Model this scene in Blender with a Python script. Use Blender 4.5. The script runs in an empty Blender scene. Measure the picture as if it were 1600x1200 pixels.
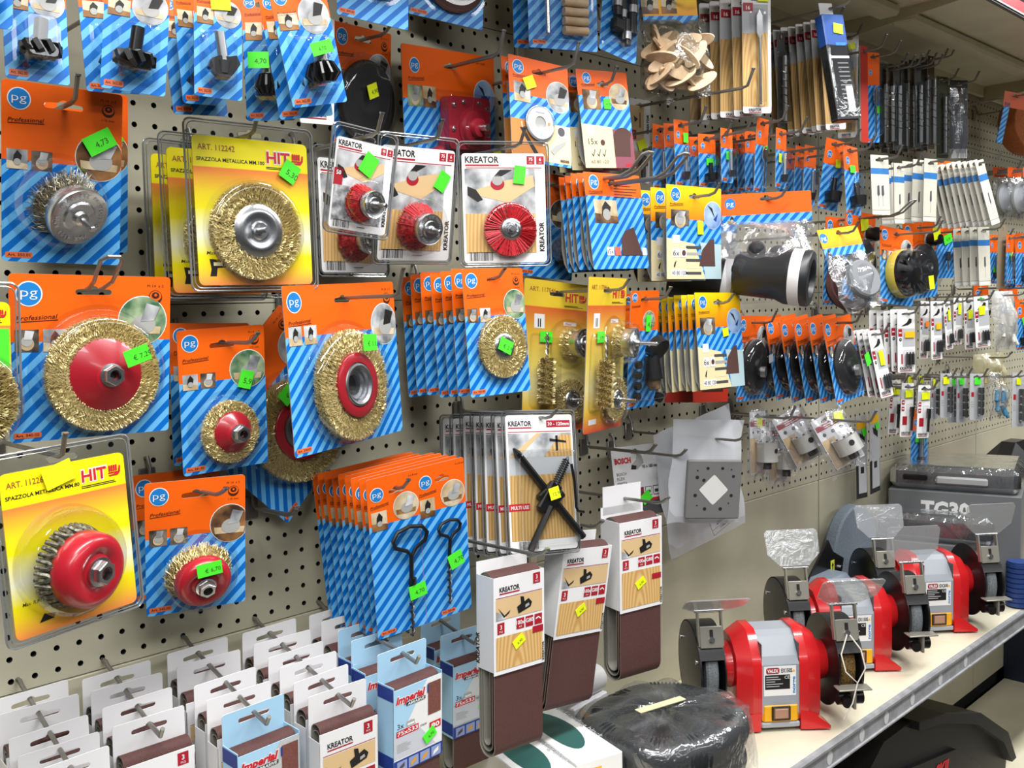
import bpy, math, random
from mathutils import Vector, Matrix, Euler
from mathutils.geometry import tessellate_polygon
PI = math.pi
S = bpy.context.scene
COL = S.collection
# ---------------------------------------------------------------- camera, world, lights, exposure
cam = bpy.data.objects.new('camera', bpy.data.cameras.new('camera'))
COL.objects.link(cam)
S.camera = cam
cam.data.sensor_fit = 'HORIZONTAL'
cam.data.sensor_width = 36.0
cam.data.lens = 33.9652
cam.data.clip_start = 0.02
cam.matrix_world = Matrix(((0.713914, 0.075078, -0.696197, -0.323471), (-0.699725, 0.038586, -0.71337, -1.13696), (-0.026695, 0.996431, 0.080081, 1.564116), (0.0, 0.0, 0.0, 1.0)))
S.view_settings.view_transform = 'Standard'
S.view_settings.look = 'None'
S.view_settings.gamma = 1.0
S.view_settings.use_curve_mapping = False
S.view_settings.exposure = 0.0
S.cycles.transparent_max_bounces = 48
S.cycles.max_bounces = 6
S.cycles.diffuse_bounces = 3
S.cycles.glossy_bounces = 3
S.cycles.caustics_reflective = False
S.cycles.caustics_refractive = False
wd = bpy.data.worlds.new('shop_ambient')
S.world = wd
wd.use_nodes = True
wd.node_tree.nodes['Background'].inputs[0].default_value = (0.95, 0.98, 1.0, 1)
wd.node_tree.nodes['Background'].inputs[1].default_value = 0.055

def tube_light(name, loc, rot, sx, sy, power, color=(1, 0.99, 0.975)):
    l = bpy.data.lights.new(name, 'AREA')
    l.shape = 'RECTANGLE'
    l.size, l.size_y, l.energy, l.color = sx, sy, power, color
    o = bpy.data.objects.new(name, l)
    o.location = loc
    o.rotation_euler = rot
    COL.objects.link(o)
    return o
# ceiling fluorescent fittings run along the aisle in front of the shelving
tube_light('ceiling_tube_light', (0.3, -1.05, 3.0), (0.25, 0, 0), 2.4, 0.22, 72)
tube_light('ceiling_tube_light', (3.2, -1.05, 3.0), (0.25, 0, 0), 2.4, 0.22, 63)
tube_light('ceiling_tube_light', (-1.5, -1.9, 3.0), (0.5, 0, 0), 2.4, 0.22, 45)
tube_light('ceiling_tube_light', (1.2, -3.4, 3.0), (0.85, 0, 0), 4.5, 0.3, 40)
# ---------------------------------------------------------------- materials
MATS = {}
def lin(c):
    return tuple((v / 12.92 if v <= 0.04045 else ((v + 0.055) / 1.055) ** 2.4) for v in c)
def hx(s):
    return lin(tuple(int(s[i:i + 2], 16) / 255 for i in (0, 2, 4)))
def mat(name, col=None, rough=0.5, metal=0.0, spec=0.5, build=None, coat=0.0):
    if name in MATS:
        return MATS[name]
    m = bpy.data.materials.new(name)
    m.use_nodes = True
    nt = m.node_tree
    b = nt.nodes['Principled BSDF']
    if col is not None:
        b.inputs['Base Color'].default_value = (*col[:3], 1)
        m.diffuse_color = (*col[:3], 1)
    b.inputs['Roughness'].default_value = rough
    b.inputs['Metallic'].default_value = metal
    b.inputs['Specular IOR Level'].default_value = spec
    b.inputs['Coat Weight'].default_value = coat
    if build:
        build(nt, b)
    MATS[name] = m
    return m
def nd(nt, t, **k):
    n = nt.nodes.new(t)
    for a, v in k.items():
        setattr(n, a, v)
    return n
def math_n(nt, op, a, b=None):
    n = nd(nt, 'ShaderNodeMath', operation=op)
    for i, v in enumerate((a, b)):
        if v is None:
            continue
        if isinstance(v, (int, float)):
            n.inputs[i].default_value = v
        else:
            nt.links.new(v, n.inputs[i])
    return n.outputs[0]
def ramp(nt, fac, stops, interp='LINEAR'):
    r = nd(nt, 'ShaderNodeValToRGB')
    r.color_ramp.interpolation = interp
    e = r.color_ramp.elements
    while len(e) < len(stops):
        e.new(0.5)
    for el, (p_, c) in zip(e, stops):
        el.position = p_
        el.color = (*c[:3], 1)
    nt.links.new(fac, r.inputs[0])
    return r.outputs[0]
def obj_xyz(nt):
    t = nd(nt, 'ShaderNodeTexCoord')
    s = nd(nt, 'ShaderNodeSeparateXYZ')
    nt.links.new(t.outputs['Object'], s.inputs[0])
    return t.outputs['Object'], s.outputs[0], s.outputs[1], s.outputs[2]
def noise(nt, vec, scale, detail=2.0, rough=0.5, dist=0.0):
    n = nd(nt, 'ShaderNodeTexNoise')
    n.inputs['Scale'].default_value = scale
    n.inputs['Detail'].default_value = detail
    n.inputs['Roughness'].default_value = rough
    n.inputs['Distortion'].default_value = dist
    nt.links.new(vec, n.inputs['Vector'])
    return n.outputs['Fac']
def bump(nt, b, h, strength=0.3, dist=0.001):
    n = nd(nt, 'ShaderNodeBump')
    n.inputs['Strength'].default_value = strength
    n.inputs['Distance'].default_value = dist
    nt.links.new(h, n.inputs['Height'])
    nt.links.new(n.outputs[0], b.inputs['Normal'])
def stripes_mat(name, c1, c2, period, rough=0.35):
    def bld(nt, b):
        v, x, y, z = obj_xyz(nt)
        s = math_n(nt, 'SUBTRACT', math_n(nt, 'MULTIPLY', x, 1.0), z)
        s = math_n(nt, 'FRACT', math_n(nt, 'ADD', math_n(nt, 'DIVIDE', s, period), 50.0))
        nt.links.new(ramp(nt, s, [(0, c1), (0.5, c2)], 'CONSTANT'), b.inputs['Base Color'])
    return mat(name, c1, rough, build=bld, spec=0.4)
def mottled(name, c1, c2, scale, rough=0.6, metal=0.0, bs=0.0, detail=3, spec=0.5, lo=0.35, hi=0.65):
    def bld(nt, b):
        v, x, y, z = obj_xyz(nt)
        n = noise(nt, v, scale, detail)
        nt.links.new(ramp(nt, n, [(lo, c1), (hi, c2)]), b.inputs['Base Color'])
        if bs:
            bump(nt, b, n, bs)
    return mat(name, c1, rough, metal, spec, bld)
def clear_mat(name, tint=(0.97, 0.97, 0.97), gloss=0.10, rough=0.06, milky=0.0, milk=(0.8, 0.82, 0.85), wrinkle=0.0, wscale=60):
    if name in MATS:
        return MATS[name]
    m = bpy.data.materials.new(name)
    m.use_nodes = True
    nt = m.node_tree
    nt.nodes.clear()
    out = nd(nt, 'ShaderNodeOutputMaterial')
    tr = nd(nt, 'ShaderNodeBsdfTransparent')
    tr.inputs[0].default_value = (*tint, 1)
    gl = nd(nt, 'ShaderNodeBsdfGlossy')
    gl.inputs['Roughness'].default_value = rough
    gl.inputs['Color'].default_value = (0.95, 0.97, 1, 1)
    lw = nd(nt, 'ShaderNodeLayerWeight')
    lw.inputs['Blend'].default_value = 0.35
    f = math_n(nt, 'ADD', math_n(nt, 'MULTIPLY', lw.outputs['Facing'], gloss * 3.0), gloss * 0.35)
    mx = nd(nt, 'ShaderNodeMixShader')
    nt.links.new(f, mx.inputs[0])
    nt.links.new(tr.outputs[0], mx.inputs[1])
    nt.links.new(gl.outputs[0], mx.inputs[2])
    res = mx
    if milky:
        df = nd(nt, 'ShaderNodeBsdfDiffuse')
        df.inputs[0].default_value = (*milk, 1)
        m2 = nd(nt, 'ShaderNodeMixShader')
        m2.inputs[0].default_value = milky
        nt.links.new(mx.outputs[0], m2.inputs[1])
        nt.links.new(df.outputs[0], m2.inputs[2])
        res = m2
    if wrinkle:
        v, x, y, z = obj_xyz(nt)
        n = noise(nt, v, wscale, 3, 0.6, 1.5)
        bp = nd(nt, 'ShaderNodeBump')
        bp.inputs['Strength'].default_value = wrinkle
        bp.inputs['Distance'].default_value = 0.004
        nt.links.new(n, bp.inputs['Height'])
        nt.links.new(bp.outputs[0], gl.inputs['Normal'])
        nt.links.new(bp.outputs[0], lw.inputs['Normal'])
    nt.links.new(res.outputs[0], out.inputs[0])
    m.diffuse_color = (0.8, 0.85, 0.9, 0.3)
    MATS[name] = m
    return m
def wood_mat(name, c1, c2, scale=60):
    def bld(nt, b):
        v, x, y, z = obj_xyz(nt)
        w = nd(nt, 'ShaderNodeTexWave', wave_type='RINGS', rings_direction='Y')
        w.inputs['Scale'].default_value = scale
        w.inputs['Distortion'].default_value = 2.5
        w.inputs['Detail'].default_value = 3
        w.inputs['Detail Scale'].default_value = 0.6
        mp = nd(nt, 'ShaderNodeMapping')
        mp.inputs['Scale'].default_value = (1, 1, 0.16)
        mp.inputs['Location'].default_value = (0.004, 0, 0.030)
        nt.links.new(v, mp.inputs[0])
        nt.links.new(mp.outputs[0], w.inputs['Vector'])
        nt.links.new(ramp(nt, w.outputs['Fac'], [(0.1, c1), (0.9, c2)]), b.inputs['Base Color'])
    return mat(name, c1, 0.45, build=bld)

ORANGE = mat('print_orange', hx('f4640c'), 0.38)
YELLOW_TOP = mat('print_amber', hx('f8b414'), 0.38)
STRIPE = stripes_mat('print_blue_stripes', hx('066cc8'), hx('6cbaf2'), 0.0175)
STRIPE_S = stripes_mat('print_blue_stripes_fine', hx('0a78d2'), hx('74bef2'), 0.0135)
BOARD = mat('cardboard_grey', hx('8f8d86'), 0.7)
WHITE = mat('print_white', hx('ececec'), 0.45)
WHITE_MATT = mat('white_card', hx('e6e6e8'), 0.6)
PGBLUE = mat('print_logo_blue', hx('1c7cc8'), 0.4)
BLACK = mat('print_black', hx('1a1818'), 0.5)
INK_ORANGE = mat('print_dark_ink', hx('3c1a10'), 0.5)
RED = mat('print_red', hx('a81c2c'), 0.45)
RED2 = mat('print_bright_red', hx('c8202c'), 0.45)
GREEN_ST = mat('sticker_green', hx('50f032'), 0.45)
YEL_ST = mat('sticker_yellow', hx('eaf61a'), 0.45)
ORA_ST = mat('sticker_amber', hx('fcc01c'), 0.45)
GREYP = mat('print_grey', hx('b9bcc0'), 0.45)
DGREY = mat('print_dark_grey', hx('4c4c4e'), 0.45)
TAN = mat('print_tan', hx('d8b98a'), 0.45)
CREAM = mat('print_cream', hx('e8dcae'), 0.45)
LBLUE = mat('print_pale_blue', hx('a8d2ee'), 0.45)
NAVY = mat('print_navy', hx('1c3a90'), 0.45)
WOODP = wood_mat('print_wood_grain', hx('dcb87c'), hx('c79a5a'), 62)
WOODP2 = wood_mat('print_wood_planks', hx('d2ae72'), hx('b98e50'), 62)
PH_DARK = mottled('photo_dark', hx('2c2826'), hx('86796a'), 45, 0.4)
PH_TAN = mottled('photo_tan', hx('b49a70'), hx('e0d2b4'), 35, 0.4)
PH_BROWN = mottled('photo_brown', hx('3e2a20'), hx('a87848'), 30, 0.4)
PH_GREY = mottled('photo_grey', hx('707478'), hx('d8dadc'), 30, 0.4)
PH_BLUE = mottled('photo_blue', hx('6c92c8'), hx('b4cce6'), 20, 0.4)
PH_GREEN = mottled('photo_green', hx('3c6a48'), hx('b8c8a0'), 40, 0.4)
STEEL = mat('bright_steel', (0.62, 0.63, 0.65), 0.27, 1.0)
STEEL_D = mat('dull_steel', (0.42, 0.43, 0.45), 0.38, 1.0)
DARKSTEEL = mat('dark_tool_steel', (0.10, 0.10, 0.105), 0.42, 0.85)
HOOKM = mat('zinc_hook_wire', (0.30, 0.29, 0.27), 0.42, 0.9)
BRASSW = mat('brass_wire', hx('ecd898'), 0.35, 0.45)
BRASSD = mottled('brass_wire_gap_shade', hx('4a3a14'), hx('9c8240'), 500, 0.5, 0.3, 0.4)  # packed brass body, colour darkened to paint in the shade between wires
STEELW = mat('steel_wire', hx('a8a496'), 0.35, 0.8)
REDPAINT = mat('red_enamel', hx('b01e2c'), 0.28, coat=0.3)
NYLON = mat('red_nylon_bristle', hx('d02a34'), 0.45)
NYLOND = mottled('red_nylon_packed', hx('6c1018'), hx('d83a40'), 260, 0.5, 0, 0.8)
RUBBER = mat('black_rubber', hx('1c1c1e'), 0.5)
BLACKPL = mat('black_plastic', hx('141416'), 0.3)
GRIT = mottled('brown_abrasive', hx('4a2c2a'), hx('583632'), 900, 0.75, 0, 0.3)
GRITBACK = mat('belt_backing', hx('8c8a80'), 0.7)
BLISTER = clear_mat('clear_blister', (0.955, 0.96, 0.965), 0.09, 0.05)
CLAM = clear_mat('clear_clamshell', (0.86, 0.87, 0.87), 0.11, 0.08, wrinkle=0.12, wscale=40)
POLY = clear_mat('clear_poly_bag', (0.95, 0.95, 0.96), 0.15, 0.14, milky=0.05, wrinkle=0.5, wscale=45)
POLYM = clear_mat('milky_poly_bag', (0.92, 0.93, 0.95), 0.12, 0.2, milky=0.55, milk=(0.78, 0.8, 0.84), wrinkle=0.4, wscale=30)

# ---------------------------------------------------------------- mesh builder
class MB:
    def __init__(self):
        self.v, self.f, self.m, self.s, self.mats = [], [], [], [], []
    def mi(self, m):
        if m not in self.mats:
            self.mats.append(m)
        return self.mats.index(m)
    def add(self, vs, fs, m, smooth=False, M=None):
        o = len(self.v)
        self.v += [tuple(M @ Vector(q)) if M else tuple(q) for q in vs]
        k = self.mi(m)
        for f in fs:
            self.f.append(tuple(i + o for i in f))
            self.m.append(k)
            self.s.append(smooth)
        return self
    def box(self, c, d, m, M=None, bevel=0.0):
        x, y, z = (q / 2 for q in d)
        if bevel <= 0:
            vs = [(c[0] + sx * x, c[1] + sy * y, c[2] + sz * z) for sx in (-1, 1) for sy in (-1, 1) for sz in (-1, 1)]
            fs = [(0, 1, 3, 2), (4, 6, 7, 5), (0, 4, 5, 1), (2, 3, 7, 6), (0, 2, 6, 4), (1, 5, 7, 3)]
            return self.add(vs, fs, m, False, M)
        b = min(bevel, x * .9, y * .9, z * .9)     # chamfered box: 24 corner points
        vs, idx = [], {}
        for sx in (-1, 1):
            for sy in (-1, 1):
                for sz in (-1, 1):
                    for ax in range(3):
                        q = [sx * (x - b), sy * (y - b), sz * (z - b)]
                        q[ax] = (sx * x, sy * y, sz * z)[ax]
                        idx[(sx, sy, sz, ax)] = len(vs)
                        vs.append((c[0] + q[0], c[1] + q[1], c[2] + q[2]))
        fs = []
        for ax in range(3):
            o1, o2 = [a for a in range(3) if a != ax]
            for s in (-1, 1):
                q = []
                for a, b_ in ((-1, -1), (1, -1), (1, 1), (-1, 1)):
                    k = [0, 0, 0]; k[ax] = s; k[o1] = a; k[o2] = b_
                    q.append(idx[(*k, ax)])
                fs.append(tuple(q))
        for a1 in range(3):
            for a2 in range(a1 + 1, 3):
                a3 = 3 - a1 - a2
                for s1 in (-1, 1):
                    for s2 in (-1, 1):
                        k = [0, 0, 0]; k[a1] = s1; k[a2] = s2
                        k[a3] = -1; p0 = idx[(*k, a1)]; p1 = idx[(*k, a2)]
                        k[a3] = 1; p2 = idx[(*k, a2)]; p3 = idx[(*k, a1)]
                        fs.append((p0, p1, p2, p3))
        for sx in (-1, 1):
            for sy in (-1, 1):
                for sz in (-1, 1):
                    fs.append(tuple(idx[(sx, sy, sz, a)] for a in range(3)))
        return self.add(vs, fs, m, False, M)
    def lathe(self, prof, m, seg=32, M=None, smooth=True, sx=1.0, sz=1.0):
        """profile of (radius, distance towards the viewer, -y); mats may vary per step: (r, d, mat)"""
        vs = []
        for q in prof:
            for k in range(seg):
                a = 2 * PI * k / seg
                vs.append((q[0] * math.cos(a) * sx, -q[1], q[0] * math.sin(a) * sz))
        for i in range(len(prof) - 1):
            mm = prof[i][2] if len(prof[i]) > 2 else m
            fs = [(i * seg + k, i * seg + (k + 1) % seg, (i + 1) * seg + (k + 1) % seg, (i + 1) * seg + k) for k in range(seg)]
            if i == 0:
                base = len(self.v)
                self.v += [tuple(M @ Vector(q)) if M else q for q in vs]
            kk = self.mi(mm)
            for f in fs:
                self.f.append(tuple(j + base for j in f)); self.m.append(kk); self.s.append(smooth)
        return self
    def cyl(self, p0, p1, r, m, seg=12, r1=None, M=None, cap=True):
        p0, p1 = Vector(p0), Vector(p1)
        d = (p1 - p0).normalized()
        u = d.orthogonal().normalized(); w = d.cross(u)
        r1 = r if r1 is None else r1
        vs = [p0 + (u * math.cos(2 * PI * k / seg) + w * math.sin(2 * PI * k / seg)) * r for k in range(seg)]
        vs += [p1 + (u * math.cos(2 * PI * k / seg) + w * math.sin(2 * PI * k / seg)) * r1 for k in range(seg)]
        self.add(vs, [(k, (k + 1) % seg, seg + (k + 1) % seg, seg + k) for k in range(seg)], m, seg > 6, M)
        if cap:
            self.add(vs[:seg], [tuple(range(seg))[::-1]], m, False, M)
            self.add(vs[seg:], [tuple(range(seg))], m, False, M)
        return self
    def tube(self, pts, r, m, seg=8, M=None, closed=False):
        pts = [Vector(q) for q in pts]
        n = len(pts)
        vs, up = [], None
        for i, q in enumerate(pts):
            a = pts[(i - 1) % n] if (closed or i > 0) else q
            b = pts[(i + 1) % n] if (closed or i < n - 1) else q
            d = (b - a).normalized()
            if up is None:
                up = d.orthogonal().normalized()
            up = (up - d * up.dot(d)).normalized()
            w = d.cross(up)
            vs += [q + (up * math.cos(2 * PI * k / seg) + w * math.sin(2 * PI * k / seg)) * r for k in range(seg)]
        fs = []
        for i in range(n if closed else n - 1):
            j = (i + 1) % n
            fs += [(i * seg + k, i * seg + (k + 1) % seg, j * seg + (k + 1) % seg, j * seg + k) for k in range(seg)]
        if not closed:
            fs += [tuple(range(seg))[::-1], tuple((n - 1) * seg + k for k in range(seg))]
        return self.add(vs, fs, m, True, M)
    def poly(self, pts, m, layer=0, y=None, M=None):
        """flat printed shape on the front of a card: 2-D points, anticlockwise seen from the front"""
        yy = y if y is not None else -0.0006 - 0.00022 * layer
        a = sum(p_[0] * q[1] - q[0] * p_[1] for p_, q in zip(pts, pts[1:] + pts[:1]))
        if a < 0:
            pts = pts[::-1]
        vs = [(q[0], yy, q[1]) for q in pts]
        if len(pts) <= 4:
            return self.add(vs, [tuple(range(len(pts)))], m, False, M)
        tri = tessellate_polygon([[Vector((q[0], q[1], 0)) for q in pts]])
        return self.add(vs, [t if _ccw(vs, t) else t[::-1] for t in tri], m, False, M)
    def rect(self, x0, z0, x1, z1, m, layer=0, rot=0.0, M=None, y=None):
        pts = [(x0, z0), (x1, z0), (x1, z1), (x0, z1)]
        if rot:
            cx, cz = (x0 + x1) / 2, (z0 + z1) / 2
            c, s = math.cos(rot), math.sin(rot)
            pts = [(cx + (a - cx) * c - (b - cz) * s, cz + (a - cx) * s + (b - cz) * c) for a, b in pts]
        return self.poly(pts, m, layer, y, M)
    def disc(self, cx, cz, r, m, layer=0, seg=28, sx=1.0, M=None, clip=None):
        pts = [(cx + r * sx * math.cos(2 * PI * k / seg), cz + r * math.sin(2 * PI * k / seg)) for k in range(seg)]
        if clip:
            pts = [(min(max(a, clip[0]), clip[2]), min(max(b, clip[1]), clip[3])) for a, b in pts]
        yy = -0.0006 - 0.00022 * layer
        return self.add([(a, yy, b) for a, b in pts], [tuple(range(seg))], m, False, M)
    def text(self, s, x, z, h, m, layer=1, bold=0.0, shear=0.0, width=None, rot=0.0, align='L', M=None, y=None):
        """printed words: lower left corner at (x, z), cap height h"""
        vs, fs, w = glyphs(s, bold, shear)
        k = h
        kx = k if width is None else width / max(w, 1e-6)
        ox = {'L': 0, 'C': -w * kx / 2, 'R': -w * kx}[align]
        c, sn = math.cos(rot), math.sin(rot)
        yy = y if y is not None else -0.0006 - 0.00022 * layer
        out = []
        for a, b in vs:
            px, pz = a * kx + ox, b * k
            out.append((x + px * c - pz * sn, yy, z + px * sn + pz * c))
        return self.add(out, fs, m, False, M)
    def prism(self, pts, y0, y1, m, M=None, smooth=False, bevel=None):
        """2-D outline (x, z) extruded from y0 (front, more negative) to y1"""
        a = sum(p_[0] * q[1] - q[0] * p_[1] for p_, q in zip(pts, pts[1:] + pts[:1]))
        if a < 0:
            pts = pts[::-1]
        n = len(pts)
        vs = [(q[0], y0, q[1]) for q in pts] + [(q[0], y1, q[1]) for q in pts]
        tri = tessellate_polygon([[Vector((q[0], q[1], 0)) for q in pts]])
        fs = []
        for t in tri:
            t = t if _ccw(vs, t) else t[::-1]
            fs.append(tuple(t)); fs.append(tuple(i + n for i in t[::-1]))
        self.add(vs, fs, m, False, M)
        return self.add(vs, [(i, i + n, (i + 1) % n + n, (i + 1) % n) for i in range(n)], m, smooth, M)
    def build(self, name, parent=None, loc=None, rot=None, auto=True):
        me = bpy.data.meshes.new(name)
        me.from_pydata(self.v, [], self.f)
        for m in self.mats:
            me.materials.append(m)
        me.polygons.foreach_set('material_index', self.m)
        me.polygons.foreach_set('use_smooth', self.s)
        me.update()
        if auto and any(self.s):
            me.set_sharp_from_angle(angle=math.radians(40))
        o = bpy.data.objects.new(name, me)
        COL.objects.link(o)
        if parent:
            o.parent = parent
        if loc:
            o.location = loc
        if rot:
            o.rotation_euler = rot
        return o
def _ccw(vs, t):
    a, b, c = (vs[i] for i in t)
    return (b[0] - a[0]) * (c[2] - a[2]) - (c[0] - a[0]) * (b[2] - a[2]) > 0
_GL = {}
def glyphs(s, bold=0.0, shear=0.0):
    key = (s, bold, shear)
    if key in _GL:
        return _GL[key]
    cu = bpy.data.curves.new('lettering', 'FONT')
    cu.body = s; cu.size = 1.0; cu.offset = bold; cu.shear = shear; cu.resolution_u = 2
    cu.fill_mode = 'FRONT'
    o = bpy.data.objects.new('lettering', cu)
    COL.objects.link(o)
    dg = bpy.context.evaluated_depsgraph_get()
    me = bpy.data.meshes.new_from_object(o.evaluated_get(dg))
    k = 1 / 0.70
    vs = [(v.co.x * k, v.co.y * k) for v in me.vertices]
    fs = []
    for q in me.polygons:
        t = tuple(q.vertices)
        a, b, c = (vs[i] for i in t[:3])
        if (b[0] - a[0]) * (c[1] - a[1]) - (c[0] - a[0]) * (b[1] - a[1]) < 0:
            t = t[::-1]
        fs.append(t)
    x0 = min([v[0] for v in vs] or [0]); x1 = max([v[0] for v in vs] or [1])
    vs = [(a - x0, b) for a, b in vs]
    bpy.data.objects.remove(o); bpy.data.curves.remove(cu); bpy.data.meshes.remove(me)
    _GL[key] = (vs, fs, x1 - x0)
    return _GL[key]
def rrect(x0, z0, x1, z1, r, n=5):
    pts = []
    for cx, cz, a0 in ((x1 - r, z1 - r, 0), (x0 + r, z1 - r, PI / 2), (x0 + r, z0 + r, PI), (x1 - r, z0 + r, 1.5 * PI)):
        for k in range(n + 1):
            a = a0 + PI / 2 * k / n
            pts.append((cx + r * math.cos(a), cz + r * math.sin(a)))
    return pts

# ---------------------------------------------------------------- things
def tag(o, label, cat, group=None, kind=None):
    if label: o['label'] = label
    if cat: o['category'] = cat
    if group: o['group'] = group
    if kind: o['kind'] = kind
    return o
def thing(name, label, cat, loc=(0, 0, 0), rot=(0, 0, 0), group=None):
    o = bpy.data.objects.new(name, None)
    o.empty_display_size = 0.02
    o.location = loc
    o.rotation_euler = rot
    COL.objects.link(o)
    return tag(o, label, cat, group)
def struct(o):
    o['kind'] = 'structure'
    return o
KIDS = {}
def dup(root, loc, rot, label, group=None):
    """a copy of a thing with copies of its parts and their sub-parts"""
    if root.name not in KIDS:
        KIDS[root.name] = [(c, [g for g in bpy.data.objects if g.parent == c]) for c in bpy.data.objects if c.parent == root]
    r = root.copy(); COL.objects.link(r)
    r.location = loc; r.rotation_euler = rot
    r['label'] = label
    if group: r['group'] = group
    for c, gs in KIDS[root.name]:
        cc = c.copy(); COL.objects.link(cc); cc.parent = r
        for g in gs:
            d = g.copy(); COL.objects.link(d); d.parent = cc
    return r
ORD = ['frontmost', 'second from the front', 'third from the front', 'fourth from the front', 'fifth from the front', 'sixth from the front',
       'seventh from the front', 'eighth from the front', 'ninth from the front', 'tenth from the front', 'eleventh from the front', 'twelfth from the front']

# ---------------------------------------------------------------- cards
def slot_pts(cx, cz, w=0.030, h=0.0055, r=0.0052):
    """euro hang slot: a wide slit with a round bulge"""
    pts = []
    for k in range(9):
        a = -PI / 2 + PI * k / 8
        pts.append((cx + w / 2 - h / 2 + h / 2 * math.cos(a), cz + h / 2 * math.sin(a)))
    for k in range(9):
        a = 0.5 + (PI - 1.0) * k / 8
        pts.append((cx + r * math.cos(a), cz + r * math.sin(a) + 0.001))
    for k in range(9):
        a = PI / 2 + PI * k / 8
        pts.append((cx - w / 2 + h / 2 + h / 2 * math.cos(a), cz + h / 2 * math.sin(a)))
    return pts
def card(name, W, H, top=None, low=None, frac=0.42, parent=None, slot=True, slot_z=-0.014, slot_w=0.030, t=0.0010, r=0.003, back=None, edge=None, slot_x=(0.0,), deco=None):
    """hanging card, top edge centre at the origin, front towards -y, with a real hang slot cut through"""
    top = top or ORANGE; low = low or STRIPE; back = back or BOARD; edge = edge or back
    mb = MB()
    zc = -H * frac
    up = [q for q in rrect(-W / 2, -H, W / 2, 0, r) if q[1] >= zc]
    lo = [q for q in rrect(-W / 2, -H, W / 2, 0, r) if q[1] < zc]
    up = up + [(-W / 2, zc), (W / 2, zc)] if frac < 1 else rrect(-W / 2, -H, W / 2, 0, r)
    # order: the rrect starts at the right top corner, goes over the top to the left
    loops = [up]
    if slot:
        for sx in slot_x:
            loops.append(slot_pts(sx, slot_z, slot_w)[::-1])
    for yy, m, flip in ((-t / 2, top, False), (t / 2, back, True)):
        flat = [q for l in loops for q in l]
        tri = tessellate_polygon([[Vector((q[0], q[1], 0)) for q in l] for l in loops])
        vs = [(q[0], yy, q[1]) for q in flat]
        fs = []
        for tr in tri:
            c = _ccw(vs, tr)
            fs.append(tuple(tr) if c != flip else tuple(tr)[::-1])
        mb.add(vs, fs, m)
    if frac < 1:
        lowp = [(-W / 2, zc)] + lo + [(W / 2, zc)]
        for yy, m, flip in ((-t / 2, low, False), (t / 2, back, True)):
            vs = [(q[0], yy, q[1]) for q in lowp]
            mb.add(vs, [tuple(range(len(vs))) if not flip else tuple(range(len(vs)))[::-1]], m)
    out = rrect(-W / 2, -H, W / 2, 0, r)
    n = len(out)
    vs = [(q[0], -t / 2, q[1]) for q in out] + [(q[0], t / 2, q[1]) for q in out]
    mb.add(vs, [(i, i + n, (i + 1) % n + n, (i + 1) % n) for i in range(n)], edge)
    if slot:
        for l in loops[1:]:
            n = len(l)
            vs = [(q[0], -t / 2, q[1]) for q in l] + [(q[0], t / 2, q[1]) for q in l]
            mb.add(vs, [(i, i + n, (i + 1) % n + n, (i + 1) % n) for i in range(n)], edge)
    if deco:
        deco(mb)
    return mb.build(name, parent)
def sticker(parent, x, z, w=0.022, h=0.014, rot=0.0, y=-0.002, m=None, txt='4,70', tilt=0.0, seed=0):
    mb = MB()
    m = m or GREEN_ST
    M = Matrix.Translation((x, y, z)) @ Matrix.Rotation(rot, 4, 'Y').inverted() @ Matrix.Rotation(tilt, 4, 'X')
    mb.box((0, 0, 0), (w, 0.0004, h), m, M)
    ink = mat('sticker_ink', hx('2c5a1c'), 0.6)
    mb.text(txt, -w * 0.18, -h * 0.22, h * 0.30, ink, M=M, y=-0.0004)
    o = mb.build('price_sticker', parent)
    return o
def roundel(mb, x, z, r, layer=1):
    mb.disc(x, z, r, WHITE, layer)
    mb.disc(x, z, r * 0.90, PGBLUE, layer + 1)
    mb.text('pg', x, z - r * 0.22, r * 0.74, WHITE, layer + 2, align='C', bold=-0.008, width=r * 1.25)
def professional(mb, x, z, w, layer=1, rot=0.06):
    mb.text('Professional', x, z, w * 0.115, INK_ORANGE, layer, shear=0.25, width=w, bold=0.006, rot=rot)
    c, s = math.cos(rot), math.sin(rot)
    mb.poly([(x, z - w * 0.05), (x + w * c, z + w * s - w * 0.05), (x + w * c, z + w * s - w * 0.03), (x, z - w * 0.03)], INK_ORANGE, layer)
def photo(mb, x0, z0, x1, z1, kind=0, layer=1, rot=0.0):
    """a small printed picture: background, bench and a tool in silhouette"""
    w, h = x1 - x0, z1 - z0
    bg = (PH_GREY, PH_DARK, PH_TAN, PH_BROWN, PH_BLUE, PH_GREEN)[kind % 6]
    mb.rect(x0, z0, x1, z1, bg, layer)
    if kind % 6 in (0, 2):
        mb.poly([(x0, z0), (x1, z0), (x1, z0 + h * .28), (x0, z0 + h * .42)], PH_TAN if kind % 6 == 0 else PH_BROWN, layer + 1)
        mb.poly([(x0 + w * .3, z0 + h * .35), (x0 + w * .62, z0 + h * .3), (x0 + w * .72, z0 + h * .7), (x0 + w * .5, z0 + h * .95), (x0 + w * .34, z0 + h * .7)], BLACK, layer + 2)
        mb.disc(x0 + w * .5, z0 + h * .36, w * .17, STEELP, layer + 3, 14)
    else:
        mb.disc(x0 + w * .5, z0 + h * .36, w * .30, PH_TAN, layer + 1, 16)
        mb.disc(x0 + w * .5, z0 + h * .48, w * .24, STEELP, layer + 2, 16)
        mb.poly([(x0 + w * .36, z0 + h * .55), (x0 + w * .7, z0 + h * .55), (x0 + w * .8, z0 + h * .92), (x0 + w * .42, z0 + h * .96)], PH_GREY, layer + 3)
STEELP = mat('print_steel_grey', hx('a9a9a6'), 0.4)
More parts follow.
